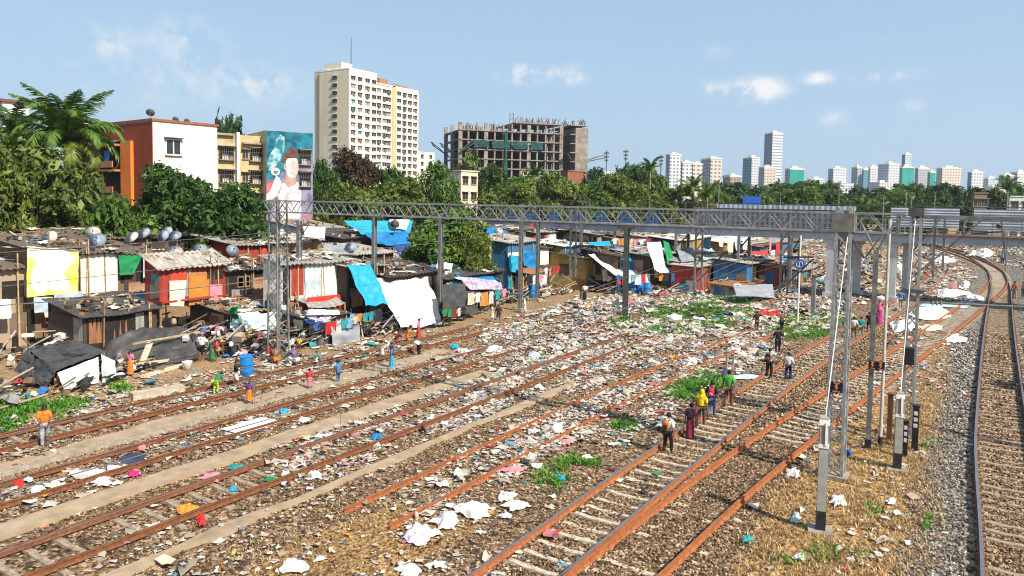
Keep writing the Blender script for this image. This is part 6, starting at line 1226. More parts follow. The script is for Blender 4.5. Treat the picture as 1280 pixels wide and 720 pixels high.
# ---- ladders, barrels, planks, poles
def ladder(label, bot, top, w=.45):
    b0, t0 = Vector(bot), Vector(top); t = thing('ladder', label, 'ladder', b0); d = t0-b0; s = Vector((0, 1, 0))
    for q in (-1, 1): b = MB(); b.beam(s*(q*w/2), d+s*(q*w/2), .07); b.build('side_rail', M_WOOD, t)
    n = int(d.length/.32)
    for i in range(1, n): b = MB(); p = d*(i/n); b.beam(p-s*w/2, p+s*w/2, .05); b.build('rung', M_WOOD, t)
p = PX(287, 420, -37.9); q = PX(281, 380, -38.8); ladder('wooden ladder leaning on the red shed', (p.x, p.y, max(0, p.z)), q, .7)
p = PX(372, 400, -35.2); q = PX(364, 366, -35.9); ladder('thin wooden ladder at the door of the curtained hut', (p.x, p.y, p.z), q, .6)
def barrel(label, p, m, r=.29, h=.9, rot=(0, 0, 0)):
    t = thing('barrel', label, 'barrel', p, 0, 'plastic barrels'); t.rotation_euler = rot; b = MB(); b.lathe((0, 0, 0), [(r*.9, 0), (r, .06), (r*1.0, h*.3), (r*1.05, h*.33), (r*1.0, h*.36), (r*1.0, h*.63), (r*1.05, h*.66), (r*1.0, h*.69), (r, h*.93), (r*.92, h)], 18); b.build('body', m, t, True); b = MB(); b.lathe((0, 0, h+.005), [(r*.98, -.03), (r*.98, .03), (r*.2, .035)], 18); b.build('lid', m, t); return t
M_BB = mat('blue_plastic', (.015, .20, .52), (.012, .15, .42), rough=.35, spec=.5)
g = G(309, 470); barrel('big blue plastic barrel stood among the washing people', (g.x, g.y, gz(g.x, g.y)), M_BB, .31, 1.0, (0.12, .08, 0))
for k, (px_, py_) in enumerate([(790, 367), (799, 367), (809, 369), (786, 365)]):
    g = G(px_, py_); barrel(['blue barrel leftmost but one in the row behind the dark catenary pole', 'blue barrel third from the left behind the dark catenary pole', 'blue barrel at the right end of the row behind the dark catenary pole', 'blue barrel partly hidden by the dark catenary pole'][k], (g.x, g.y, gz(g.x, g.y)), M_BB, .36, 1.15)
g = G(665, 372); barrel('blue barrel standing by the forked pole', (g.x, g.y, gz(g.x, g.y)), M_BB, .34, 1.1)
g = G(987, 325); barrel('blue barrel in front of the huts under the bridge', (g.x, g.y, gz(g.x, g.y)), M_BB, .5, 1.3)
g = G(234, 466); t = thing('bucket', 'white bucket with a blue side on the ground by the timber', 'bucket', (g.x, g.y, gz(g.x, g.y))); b = MB(); b.lathe((0, 0, 0), [(.17, 0), (.24, .42), (.25, .44), (.21, .42), (.15, .04)], 14); b.build('body', M_WHITE, t, True); b = MB(); b.tube([(.24*math.cos(a), 0, .42+.2*math.sin(a)) for a in [PI*i/8 for i in range(9)]], .012, 5); b.build('handle', M_STEELD, t)
def plank(label, a, c, w=.28, th=.12, m=None, z=.08, name='plank', za=0, zc=0):
    A, C_ = G(*a), G(*c); A.z = gz(A.x, A.y)+z+za; C_.z = gz(C_.x, C_.y)+z+zc; b = MB(); ctr = (A+C_)/2; b.beam(A-ctr, C_-ctr, w, th); o = b.build(name, m or M_WOOD); o.location = ctr; tag(o, label, 'plank' if name == 'plank' else 'pole'); return o
M_PALEW = mat('pale_timber', (.68, .58, .44), (.5, .4, .28), scale=2, streak=(1, 1, 1))
plank('long pale concrete beam lying beside the hut track', (164, 500), (229, 489), .5, .3, mat('pale_beam', (.50, .44, .34), (.34, .28, .2)), .12)
plank('long tan timber lying toward the bucket, upper one', (178, 470), (238, 451), .22, .12, M_PALEW, .25)
plank('long tan timber lying toward the bucket, lower one', (178, 480), (232, 461), .22, .12, M_PALEW, .12)
plank('short tan board leaning by the pink figure', (176, 468), (188, 448), .3, .06, M_PALEW, .1, zc=.7)
plank('brown board leaning on the tent front', (100, 488), (108, 478), .3, .06, mat('brown_board', (.36, .2, .1), (.25, .14, .08)), .1, zc=.6)
plank('long bamboo pole running low in front of the black plastic shelter', (166, 455), (262, 432), .09, .09, M_BAMBOO, .9, name='bamboo_pole')
plank('pale pole rising over the twig covered shelter', (112, 440), (190, 420), .10, .10, M_PALEW, 2.2, name='bamboo_pole')
# ---- washing lines
GC = {'red': (.60, .04, .04), 'white': (.80, .78, .75), 'blue': (.05, .14, .42), 'teal': (.04, .34, .36), 'green': (.04, .26, .10), 'pink': (.75, .30, .38), 'dark': (.03, .03, .045), 'orange': (.75, .28, .05), 'cream': (.72, .64, .48), 'maroon': (.26, .03, .05), 'purple': (.22, .08, .30), 'sky': (.22, .48, .68)}
def garment_mesh(kind, col):
    b = MB(); m = cloth('garment_'+col, GC[col]); w = .42
    def fn(u, v): return Vector((.05*math.sin(u*14+v*2), 0, .015*math.sin(u*9)))
    if kind == 'shirt':
        b.sheet((0, -.24, -.72), (0, .24, -.72), (0, .22, 0), (0, -.22, 0), 8, 6, fn)
        for s in (-1, 1): b.sheet((0, s*.36, -.42), (0, s*.48, -.36), (0, s*.26, -.02), (0, s*.21, -.16), 4, 4, fn)
    elif kind == 'trousers':
        b.sheet((0, -.22, -.3), (0, .22, -.3), (0, .2, 0), (0, -.2, 0), 8, 3, fn)
        for s in (-1, 1): b.sheet((0, s*.12-.09, -.95), (0, s*.12+.09, -.95), (0, s*.11+.11, -.29), (0, s*.11-.11, -.29), 5, 6, fn)
    else: b.sheet((0, -.45, -.9), (0, .45, -.95), (0, .45, 0), (0, -.45, 0), 12, 6, fn)
    return b.mesh('garment', m, True)
_gm = {}
def line(place, a, c, cols, seed):
    """a washing line between two (px,py,plane) points with garments hung on it"""
    _m = (a[0]+c[0])/2; A, C_ = PX(a[0], a[1], front(_m, a[2])), PX(c[0], c[1], front(_m, c[2])); r = random.Random(seed); n = len(cols); b = MB(); b.tube([A+(C_-A)*(i/8)-Vector((0, 0, .12*math.sin(PI*i/8))) for i in range(9)], .012, 5); o = b.build('washing_line', M_WIRE); tag(o, 'washing line '+place, 'washing line')
    yaw = math.atan2((C_-A).y, (C_-A).x)-PI/2; sc = (C_-A).length/n/.8; sc = min(1.15, max(.75, sc))
    for i, col in enumerate(cols):
        u = (i+.5)/n; kd = r.choice(('shirt', 'trousers', 'cloth', 'shirt')); key = (kd, col)
        if key not in _gm: _gm[key] = garment_mesh(kd, col)
        o = bpy.data.objects.new('garment', _gm[key]); COL.objects.link(o); o.location = A+(C_-A)*u-Vector((0, 0, .12*math.sin(PI*u))); o.rotation_euler = (0, 0, yaw+r.uniform(-.15, .15)); o.scale = (sc, sc, sc*r.uniform(.8, 1.1))
        nm = {'shirt': 'shirt', 'trousers': 'trousers', 'cloth': 'cloth'}[kd]
        nb = cols[i-1] if i else None
        tag(o, f'{col} {nm} {place}, ' + (f'after a {nb} piece' if nb else 'first on its line'), 'garment', 'washing hung out by the huts')
line('under the white awning by the slim lattice mast', (322, 414, -35.2), (372, 408, -35.0), ['red', 'pink', 'red', 'dark', 'green', 'green', 'white', 'pink', 'red', 'pink'], 1)
line('right of the white awning', (360, 402, -35), (392, 398, -34), ['maroon', 'red', 'white', 'purple'], 2)
line('along the low shelter front', (386, 404, -32.4), (446, 395, -31.6), ['dark', 'blue', 'dark', 'red', 'red', 'white', 'teal', 'sky', 'cream'], 3)
line('left of the big white tarpaulin', (436, 392, -31.8), (476, 386, -31.4), ['sky', 'orange', 'teal', 'teal', 'dark'], 4)
line('under the big white tarpaulin edge', (500, 406, -31.3), (556, 398, -31.2), ['dark', 'white', 'maroon', 'red', 'blue', 'sky', 'dark'], 5)
line('right of the big white tarpaulin', (553, 386, -31.6), (582, 382, -31.6), ['green', 'green', 'maroon', 'cream', 'dark'], 6)
line('under the messy blue roof', (584, 366, -33.8), (634, 360, -33.6), ['cream', 'white', 'orange', 'white', 'teal', 'pink'], 7)
line('in front of the blue hut', (634, 346, -36.5), (678, 342, -36.5), ['teal', 'dark', 'orange', 'dark', 'white', 'pink'], 8)
line('beside the mustard hut', (680, 334, -36.8), (700, 332, -36.8), ['white', 'pink', 'red', 'red'], 9)
line('below the hammock like tarpaulin', (770, 343, -34.6), (812, 342, -33.5), ['blue', 'red', 'white', 'sky', 'white', 'red', 'white'], 10)
line('below the sail like drape', (822, 342, -31.8), (868, 338, -29.5), ['orange', 'dark', 'blue', 'white', 'dark', 'maroon'], 11)
line('under the left part of the bridge', (765, 297, -39), (815, 298, -36), ['white', 'orange', 'cream', 'pink', 'white', 'red'], 12)
line('between the bridge pillars', (1000, 312, -24), (1036, 313, -22.5), ['orange', 'red', 'white', 'cream', 'orange', 'maroon'], 13)
line('above the roofs by the forked pole', (660, 279, -46), (712, 282, -46), ['red', 'white', 'white', 'dark', 'white', 'pink'], 14)
# ------------------------------------------------------------------ rubbish carpet (nobody could count it)
PAL = np.array([(.78, .71, .62), (.70, .63, .54), (.82, .78, .72), (.64, .55, .43), (.55, .46, .35), (.66, .52, .46), (.42, .33, .23), (.30, .21, .13), (.20, .13, .08), (.05, .045, .05), (.10, .085, .075), (.55, .06, .06), (.62, .22, .26), (.72, .40, .44),
                (.05, .16, .46), (.10, .36, .55), (.03, .32, .30), (.05, .26, .10), (.70, .50, .06), (.75, .30, .05), (.20, .10, .28), (.36, .40, .45)])
PW = np.array([24, 20, 26, 12, 10, 8, 5, 4, 3, 4, 3, 2.6, 2.4, 2.4, 1.9, 1.7, 1.6, 1.7, 1.4, 1.3, 1.0, 1.0])
def rub_density(x, y):
    w1 = (fbm(x*.45+2, y*.28, 4)-.5)*2.2; n = fbm(x*.8, y*.5, 4); st = fbm(x*1.6+7, y*.35, 3)
    d = band(-20.6, -16.7, x+w1*.25, .4)*sm(12, 19, y+w1*3)*(.55+.75*sm(14, 22, y))
    d = np.maximum(d, band(-14.9, -12.5, x+w1*.2, .3)*sm(13.5, 18, y+w1*2)*1.0); d = np.maximum(d, band(-16.5, -10.9, x+w1*.5, .5)*sm(26, 33, y+w1*3))
    d = np.maximum(d, band(-12.6, -10.4, x+w1*.5, .5)*sm(19, 27, y+w1*3)*.35)
    d = np.maximum(d, band(-24.6, -10.3, x+w1*.5, .7)*sm(28, 36, y+w1*4))
    d = np.maximum(d, band(-28.0, -20, x+w1*.8, .7)*sm(34, 42, y+w1*4)*.8)
    d = np.maximum(d, band(-26.0, -9.4, x+w1, .8)*sm(50, 58, y)*.95)
    d = np.maximum(d, band(-24.4, -22.2, x, .4)*.16); d = np.maximum(d, band(-30, -27, x+w1, .5)*.20); d = np.maximum(d, band(-37, -30, x+w1, 1)*.30*sm(.42, .6, n))
    d = np.maximum(d, .05*(x < -9)); d = np.maximum(d, band(-5.4, -1.8, x, .4)*.20*(y < 60)); d = np.maximum(d, .02*(x < 0))
    d = np.maximum(d, band(-40, -7.5, x+w1*1.2, 1.2)*sm(74, 80, y)*.8); d = np.maximum(d, band(-6, -.5, x+w1*.5, .6)*sm(55, 70, y)*.25); d = np.maximum(d, sm(120, 135, y)*band(-40, 30, x, 3)*.7)
    d = d*(.10+1.25*sm(.36, .52, n))*(.26+1.05*sm(.36, .52, st))
    cur = np.interp(y, [60, 90, 115, 131, 150, 175, 200], [-2, .6, .6, -1.0, -3.6, -9, -17]); d = np.where(y > 55, d*sm(1.6, 3.2, np.abs(x-cur)), d)
    d = d*(1-.93*band(-35, -29.3, x+w1*.35, .5)*band(38, 66, y+w1, 1.5))*(1-.85*np.exp(-((((x+26.3)/2.6)**2+((y-46.5)/4.6)**2))**1.5))
    d = d*(1-.8*band(-31.5, -27.6, x+w1*.3, .4)*band(33, 48, y, 2))
    for a, b_, y0, y1 in ((-21.35, -20.45, 0, 29), (-16.55, -16.1, 0, 30), (-25.4, -24.9, 0, 30)): d = d*(1-.9*((x > a) & (x < b_) & (y < y1)))
    d = d*(1-.55*band(-19.7, -17.4, x, .1)*0)
    return d
def litter(name, label, seed, N_, regions, smin, smax, lift=.0):
    r = np.random.RandomState(seed); X, Y = [], []
    for (x0, x1, y0, y1, dn) in regions:
        n = int((x1-x0)*(y1-y0)*dn); x = r.uniform(x0, x1, n); y = r.uniform(y0, y1, n); k = r.rand(n) < rub_density(x, y); X.append(x[k]); Y.append(y[k])
    x, y = np.concatenate(X), np.concatenate(Y); n = len(x); d = np.hypot(x, y)
    s = np.exp(r.normal(math.log(smin), .55, n)).clip(.025, smax)*np.clip(d/38, .85, 1.9)
    g = np.array([(-1, -1), (0, -1), (1, -1), (-1, 0), (0, 0), (1, 0), (-1, 1), (0, 1), (1, 1)], float)
    P = np.zeros((n, 9, 3)); P[..., :2] = g[None]+r.normal(size=(n, 9, 2))*.28
    P[..., 2] = np.abs(r.normal(size=(n, 9)))*.34*(r.rand(n, 1)*1.5+.2); asp = r.uniform(.45, 1.1, (n, 1)); P[..., 1] *= asp
    a = r.uniform(0, 2*PI, (n, 1)); c, s_ = np.cos(a), np.sin(a); px, py = P[..., 0]*c-P[..., 1]*s_, P[..., 0]*s_+P[..., 1]*c
    V = np.stack([px*s[:, None]+x[:, None], py*s[:, None]+y[:, None], P[..., 2]*s[:, None]+(ground_z(x, y)+.02+lift*r.rand(n))[:, None]], 2).reshape(-1, 3)
    q = np.array([(0, 1, 4, 3), (1, 2, 5, 4), (3, 4, 7, 6), (4, 5, 8, 7)]); F = (q[None]+(np.arange(n)*9)[:, None, None]).reshape(-1, 4)
    ci = r.choice(len(PAL), n, p=PW/PW.sum()); col = PAL[ci]*r.uniform(.55, 1.08, (n, 1)); soil = r.rand(n, 1)**2.5*.42; col = col*(1-soil)+np.array([(.17, .115, .07)])*soil; col = np.concatenate([col, np.ones((n, 1))], 1)
    o = bpy.data.objects.new(name, np_mesh(name, V, F, [attr_mat(name+'_surface', rough=.7, trans=.1, spec=.3)], colors=np.repeat(col, 9, 0))); COL.objects.link(o); tag(o, label, 'rubbish', kind='stuff'); return n
litter('litter', 'carpet of scattered paper, plastic and cloth rubbish over the old tracks', 5, 0, [(-31, -8, 8, 30, 150), (-31, -8, 30, 62, 120), (-40, -29, 12, 62, 60), (-8, 0, 14, 70, 50), (-34, -7, 62, 78, 50), (-45, 4, 78, 118, 45), (-45, 32, 118, 190, 14)], .050, .32, .05)
# ---- bigger household clutter in front of and between the huts
def rubble(name, label, seed, regions, cat='clutter'):
    r = random.Random(seed); B = MB(); mats_ = [mat('clutter_%d' % k, tuple(c)) for k, c in enumerate([(.74, .72, .68), (.45, .36, .26), (.20, .14, .09), (.045, .04, .04), (.55, .06, .05), (.05, .18, .45), (.06, .30, .30), (.70, .40, .10), (.36, .36, .36), (.62, .42, .40)])]
    wts = [11, 12, 18, 30, 4, 4, 4, 3, 7, 5]
    for (x0, x1, y0, y1, n, h) in regions:
        for _ in range(n):
            x, y = r.uniform(x0, x1), r.uniform(y0, y1); z = gz(x, y)+r.random()**2*h; s = r.uniform(.10, .42); mi = r.choices(range(10), wts)[0]; q = r.random(); a = r.random()*3.14
            if q < .35: M = Matrix.Rotation(a, 3, 'Z') @ Matrix.Rotation(r.uniform(-.5, .5), 3, 'X'); B.box((x, y, z+s*.3), (s*r.uniform(.6, 1.6), s, s*r.uniform(.3, .9)), mi=mi, M=M)
            elif q < .55: L_ = r.uniform(.6, 2.2); u = Vector((math.cos(a), math.sin(a), r.uniform(-.1, .5)))*L_/2; c = Vector((x, y, z+.15+abs(u.z))); B.beam(c-u, c+u, .07, .05, mi=r.choice((1, 1, 2, 8)))
            elif q < .7: B.lathe((x, y, z), [(s*.35, 0), (s*.42, s*.3), (s*.36, s*.8), (s*.2, s*.85)], 8, mi=mi)
            else: B.sheet((x-s, y-s*.7, z+.05), (x+s, y-s, z+.1), (x+s*.8, y+s, z+.25), (x-s*.9, y+s*.8, z+.1), 5, 5, crumple(r.random()*50, s*1.1), mi=mi)
    o = B.build(name, mats_); tag(o, label, cat, kind='stuff')
rubble('debris', 'household clutter heaped along the front of the huts', 3, [(-36.5, -32.2, 13, 20, 110, .4), (-38.5, -33.5, 24, 30, 260, 1.0), (-35.5, -32.3, 27, 34, 240, .8), (-34, -31.4, 34, 43, 190, .6), (-36, -33.2, 43, 52, 220, 1.0), (-36, -32.6, 52, 62, 200, .8), (-32, -24.5, 62, 67, 130, .5), (-43.5, -39.5, 16, 34, 300, 1.3)])
rubble('debris', 'jumbled boards and sacks around the huts under the bridge', 8, [(-19, -15, 67, 74, 90, .5), (-26, -10, 80, 92, 260, .8), (-34, -22, 78, 92, 200, 1.6), (-16, -5, 92, 120, 160, .8)])
rubble('debris', 'far heaps of rubbish beyond the curving tracks', 9, [(-30, -6, 120, 150, 260, 1.5), (4, 26, 118, 160, 220, 1.2), (-30, 30, 150, 185, 260, 2.5)])
# ---- green weeds and dry grass
M_WEED = leaf_mat('weed_leaf', (.05, .15, .015), (.15, .36, .035), .38); M_DRY = leaf_mat('dry_blade', (.20, .11, .045), (.66, .47, .23), .2)
def blades(name, label, seed, patches, m, h0, h1, w, den, cat, flat=.4):
    r = np.random.RandomState(seed); X, Y = [], []
    for (px_, py_, hw, hh) in patches:
        a, b_ = G(px_-hw, py_), G(px_+hw, py_); c, d_ = G(px_, py_+hh), G(px_, py_-hh); n = int(((b_-a).length*(d_-c).length)*den*.78)
        t = r.uniform(0, 2*PI, n); q = np.sqrt(r.rand(n))*(1+.25*r.normal(size=n)); U, W_ = q*np.cos(t), q*np.sin(t); ctr = (c+d_)/2; e1 = (b_-a)/2; e2 = (d_-c)/2
        x = ctr.x+e1.x*U+e2.x*W_; y = ctr.y+e1.y*U+e2.y*W_; k = fbm(x*1.1, y*1.1, 3) > .36; X.append(x[k]); Y.append(y[k])
    x, y = np.concatenate(X), np.concatenate(Y); n = len(x); z = ground_z(x, y)+.01; h = r.uniform(h0, h1, n); a = r.uniform(0, 2*PI, n); l = r.uniform(.2, 1.2, n)*flat
    dx, dy = np.cos(a), np.sin(a); ww = w*r.uniform(.6, 1.4, n)
    B0 = np.stack([x-dy*ww, y+dx*ww, z], 1); B1 = np.stack([x+dy*ww, y-dx*ww, z], 1); M0 = np.stack([x+dx*h*l*.5+dy*ww*1.2, y+dy*h*l*.5-dx*ww*1.2, z+h*.6], 1); M1 = np.stack([x+dx*h*l*.5-dy*ww*1.2, y+dy*h*l*.5+dx*ww*1.2, z+h*.6], 1); T0 = np.stack([x+dx*h*l*1.2+dy*ww*.2, y+dy*h*l*1.2-dx*ww*.2, z+h*.85], 1); T1 = T0-np.stack([dy*ww*.4, -dx*ww*.4, 0*x], 1)
    V = np.stack([B0, B1, M0, M1, T0, T1], 1).reshape(-1, 3); q = np.array([(0, 1, 2, 3), (3, 2, 4, 5)]); F = (q[None]+(np.arange(n)*6)[:, None, None]).reshape(-1, 4)
    o = bpy.data.objects.new(name, np_mesh(name, V, F, [m])); COL.objects.link(o); tag(o, label, cat, kind='stuff')
blades('weeds', 'green weeds growing through the rubbish', 4, [(872, 392, 56, 13), (882, 390, 44, 10), (838, 412, 32, 6), (838, 412, 26, 5), (905, 380, 36, 9), (905, 380, 26, 6), (915, 398, 30, 8), (1002, 414, 38, 9), (985, 400, 22, 7), (690, 598, 22, 14), (722, 580, 28, 11), (785, 532, 18, 8), (866, 482, 42, 8), (888, 470, 22, 6), (855, 494, 20, 6), (780, 405, 16, 7), (1040, 400, 25, 8)], M_WEED, .06, .22, .022, 230, 'weeds', 1.1)
blades('weeds', 'green weeds by the hut track at the left edge', 14, [(25, 516, 58, 13), (4, 526, 24, 14), (90, 506, 22, 6), (150, 490, 14, 5)], M_WEED, .08, .28, .024, 200, 'weeds', 1.0)
blades('dry_grass', 'dry golden grass between the white sleepered track and the grey ballast', 6, [(1045, 620, 95, 60), (1000, 690, 100, 40), (1120, 640, 60, 70), (1130, 560, 50, 40), (1150, 500, 34, 40), (1090, 700, 90, 30), (1170, 470, 20, 30)], M_DRY, .03, .13, .009, 210, 'dry grass', 1.2)
blades('dry_grass', 'dry orange grass at the end of the old track in front', 7, [(350, 690, 60, 30), (310, 712, 60, 20), (420, 640, 30, 18)], M_DRY, .03, .10, .009, 110, 'dry grass', 1.3)
blades('weeds', 'sparse green tufts in the dry grass', 16, [(1040, 694, 40, 10), (1160, 655, 10, 14), (1155, 552, 14, 7), (990, 702, 26, 8), (1090, 640, 14, 8)], M_WEED, .08, .25, .02, 60, 'weeds', 1.0)
# ---- bags and sheets lying about, each one a thing
def lump(label, px_, py_, hw, hh, m, h=.25, name='plastic_bag', cat='bag', seed=1, rect=False, rz=0.0, group=None):
    """a crumpled sheet or bag on the ground; hw, hh = half width and half depth seen in the photo"""
    c = G(px_, py_); a, b_ = G(px_-hw, py_), G(px_+hw, py_); e1 = (b_-a)/2; e2 = (G(px_, py_-hh)-G(px_, py_+hh))/2; n = 22; vs = []; r = random.Random(seed*31+int(px_))
    if rect: L_ = e1.length; e1 = Vector((math.sin(rz), math.cos(rz), 0))*L_; e2 = Vector((-math.cos(rz), math.sin(rz), 0))*e2.length*.62
    hh_ = min(h*.8, .42*max(e1.length, .2)) if not rect else h
    for j in range(n+1):
        for i in range(n+1):
            u, v = i/n*2-1, j/n*2-1
            if not rect:
                q = math.hypot(u, v); k = max(abs(u), abs(v))/q if q > 1e-6 else 1; u2, v2 = u*k, v*k; th = math.atan2(v, u); out = .62+.6*(1-abs(2*float(vnoise(np.float64(math.cos(th)*1.1+seed*3+5), np.float64(math.sin(th)*1.1+px_*.1)))-1))**2
                u2 *= out; v2 *= out; d = math.hypot(u, v)*k
            else: u2, v2, d = u+r.uniform(-.015, .015), v+r.uniform(-.03, .03), max(abs(u), abs(v))
            nz_ = float(fbm(np.float64(u2*2.2+seed*7+px_), np.float64(v2*2.2+seed), 3)); fz = .5-abs(2*float(vnoise(np.float64(u2*2.6+v2*1.5+seed), np.float64(v2*2.8-u2+px_)))-1)
            z = .04+hh_*max(0, 1-d**2.2)*(.25+1.2*nz_)+hh_*(.55*fz)*(1.0 if not rect else .3)
            p = e1*u2+e2*v2; z += .07 if rect else 0; vs.append((p.x, p.y, max(.035, z)+ (gz(c.x+p.x, c.y+p.y)-gz(c.x, c.y) if d > .9 else 0)))
    b = MB(); b.add(vs, [(j*(n+1)+i, j*(n+1)+i+1, (j+1)*(n+1)+i+1, (j+1)*(n+1)+i) for j in range(n) for i in range(n)])
    o = b.build(name, m, None, False); o.location = (c.x, c.y, gz(c.x, c.y)+.02); tag(o, label, cat, group); return o
C_LIL = tarpm('lilac_white_plastic', (.82, .80, .80), (.52, .46, .58)); C_GBG = tarpm('grey_white_plastic', (.74, .72, .68), (.46, .42, .42)); C_NAV = tarpm('navy_cloth', (.03, .035, .07), (.06, .07, .13))
for a in [('white and lilac plastic bag nearest the old orange rail', 527, 669, 23, 12, C_LIL, .45), ('grey white crumpled bag between two white ones', 557, 653, 20, 11, C_GBG, .4), ('white two lobed bag right of the grey white one', 591, 640, 23, 9, C_WHT, .4), ('round white bag above the polished rail', 632, 622, 14, 8, C_WHT, .35), ('flat white bag touching the round white one', 645, 634, 17, 5, C_WHT, .25), ('small white scrap below the two white bags by the polished rail', 633, 645, 9, 3, C_LIL, .12),
          ('white bag at the bottom edge on the orange dry ground', 366, 709, 20, 10, C_WHT, .3), ('white bag cut by the bottom edge of the photo', 514, 716, 20, 6, C_WHT, .2), ('small white bag at the bottom by the cut one', 548, 707, 11, 4, C_WHT, .15), ('blue plastic bag beside the green weeds', 701, 598, 9, 5, C_SKY, .25), ('white bag on the weeds beyond the blue bag', 734, 572, 7, 3, C_WHT, .2), ('white bag on the stones left of the weeds', 671, 583, 8, 4, C_WHT, .2), ('white bag with folds on the rubbish by the second old rail', 697, 534, 9, 6, C_WHT, .3), ('pink bag by the old orange rail', 708, 553, 8, 4, C_PNK, .15), ('pale bag leaning at the old orange track', 640, 588, 14, 4, C_PNK, .12),
          ('white bag with a blue top on the dry grass', 995, 648, 7, 6, C_LBL, .25), ('white bag on the dry grass right of the main mast, upper', 1115, 627, 8, 4, C_WHT, .15), ('white bag on the dry grass right of the main mast, lower', 1121, 643, 7, 3, C_WHT, .12), ('crumpled white sheet at the foot of the main mast', 1048, 627, 11, 7, C_GBG, .2), ('white scraps lying at the bottom of the dry grass', 1000, 699, 9, 4, C_WHT, .12), ('teal scrap beside the last rail at the bottom', 935, 675, 8, 4, C_TEA, .12), ('pale boulder shaped sack left of the main mast', 991, 592, 8, 7, C_GBG, .5),
          ('bright white plastic heap between the curved tracks, farthest left', 1188, 368, 22, 6, C_WHT, .5), ('white plastic heap right of the farthest one between the tracks', 1214, 373, 15, 5, C_WHT, .4), ('grey white heap on the right hand edge of the plastic between tracks', 1205, 357, 12, 4, C_GBG, .5), ('broad white sheet beside the curve, under the dark drop posts', 1168, 391, 30, 8, C_WHT, .25), ('pale blue grey sheet crossing the curved rails', 1190, 381, 38, 4, C_LBL, .15), ('white heap of plastic left of the broad white sheet', 1131, 407, 18, 8, C_WHT, .4), ('cream sheet pieces next to the rail below the broad white sheet', 1162, 410, 16, 4, C_CRM, .15), ('white sheet lying over the rail by the grey ballast', 1192, 424, 15, 6, C_WHT, .2), ('white heap under the bridge right of the pillars', 1120, 345, 14, 6, C_WHT, .8), ('white bags at the foot of the rubbish beyond the bridge', 1180, 327, 14, 3, C_WHT, .8), ('pale heap on the far bank of the curve', 1230, 318, 22, 4, C_GBG, 1.0),
          ('white bag on the rubbish by the green weeds', 842, 399, 12, 4, C_WHT, .3), ('long white sheet on the rubbish left of the man in black', 935, 472, 26, 3, C_LBL, .12), ('dark sack by two short white stakes', 906, 466, 7, 6, C_NAV, .5), ('white torn sack in the middle of the rubbish', 620, 437, 14, 4, C_WHT, .25), ('pale blue scrap near the middle of the rubbish', 668, 444, 9, 3, C_LBL, .2), ('sky blue scrap right of the rubbish middle', 750, 443, 5, 4, C_SKY, .25), ('blue scrap among the rubbish', 568, 434, 6, 3, C_SKY, .2), ('white sheet by the path in front of the big white tarpaulin', 580, 440, 9, 5, C_WHT, .25),
          ('black cloth lying between the rails of the second track', 168, 575, 18, 8, C_NAV, .12), ('white cloth beside the black cloth on the second track', 142, 586, 12, 5, C_WHT, .06), ('large pale grey sheet between the rails of the second track', 108, 594, 26, 9, C_GBG, .05), ('white sheet corner flapped over the rail of the second track', 127, 602, 14, 6, C_WHT, .08), ('salmon pink cloth on the rail of the second track', 177, 560, 8, 5, C_PNK, .12), ('magenta scrap beside the second track', 168, 593, 8, 4, C_MAG, .12), ('yellow cream paper on the second track', 70, 607, 13, 5, C_CRM, .06), ('red bundle on the second track at the left', 22, 604, 8, 6, C_RED, .2), ('blue and white bundle next to the red one at the left', 35, 599, 6, 4, C_LBL, .18), ('white paper sheet right of the red bundle', 46, 612, 10, 5, C_WHT, .06),
          ('red and yellow cloth heap on the third track', 232, 639, 18, 6, C_ORG, .18), ('red cloth on the rail of the third track', 252, 650, 7, 8, C_RED, .2), ('yellow strip of cloth along the third track rail', 200, 658, 18, 4, C_YEL, .08), ('salmon cloth above the third track', 268, 597, 16, 6, C_PNK, .12), ('sky blue scrap between the rails of the third track', 292, 612, 6, 4, C_SKY, .12), ('teal scrap above the third track', 297, 585, 12, 4, C_TEA, .1), ('green scrap beside the third track in the middle', 340, 601, 8, 4, C_GRN, .12), ('white plastic on the third track rail in the middle', 394, 595, 10, 5, C_WHT, .15), ('blue bag on the third track in the middle', 472, 547, 8, 4, C_BLU, .2), ('white bag right under the blue bag on the third track', 470, 556, 6, 4, C_WHT, .2), ('sky blue sheet on the second track beyond the white one', 354, 514, 7, 3, C_SKY, .1), ('white crumpled paper right of the long white sheet', 380, 525, 8, 3, C_WHT, .1)]:
    lump(*a[:7], seed=int(a[1]) % 13+1)
lump('long clean white sheet lying between the rails of the second track', 315, 534, 32, 9, C_WHT, .02, 'white_sheet', 'sheet', 3, rect=True)
g = G(1060, 568); b = MB(); b.sphere((0, 0, .11), .12, 12); o = b.build('ball', M_SIGNBB, None, True); o.location = (g.x, g.y, gz(g.x, g.y)); tag(o, 'small bright blue ball by the foot of the main mast', 'ball')
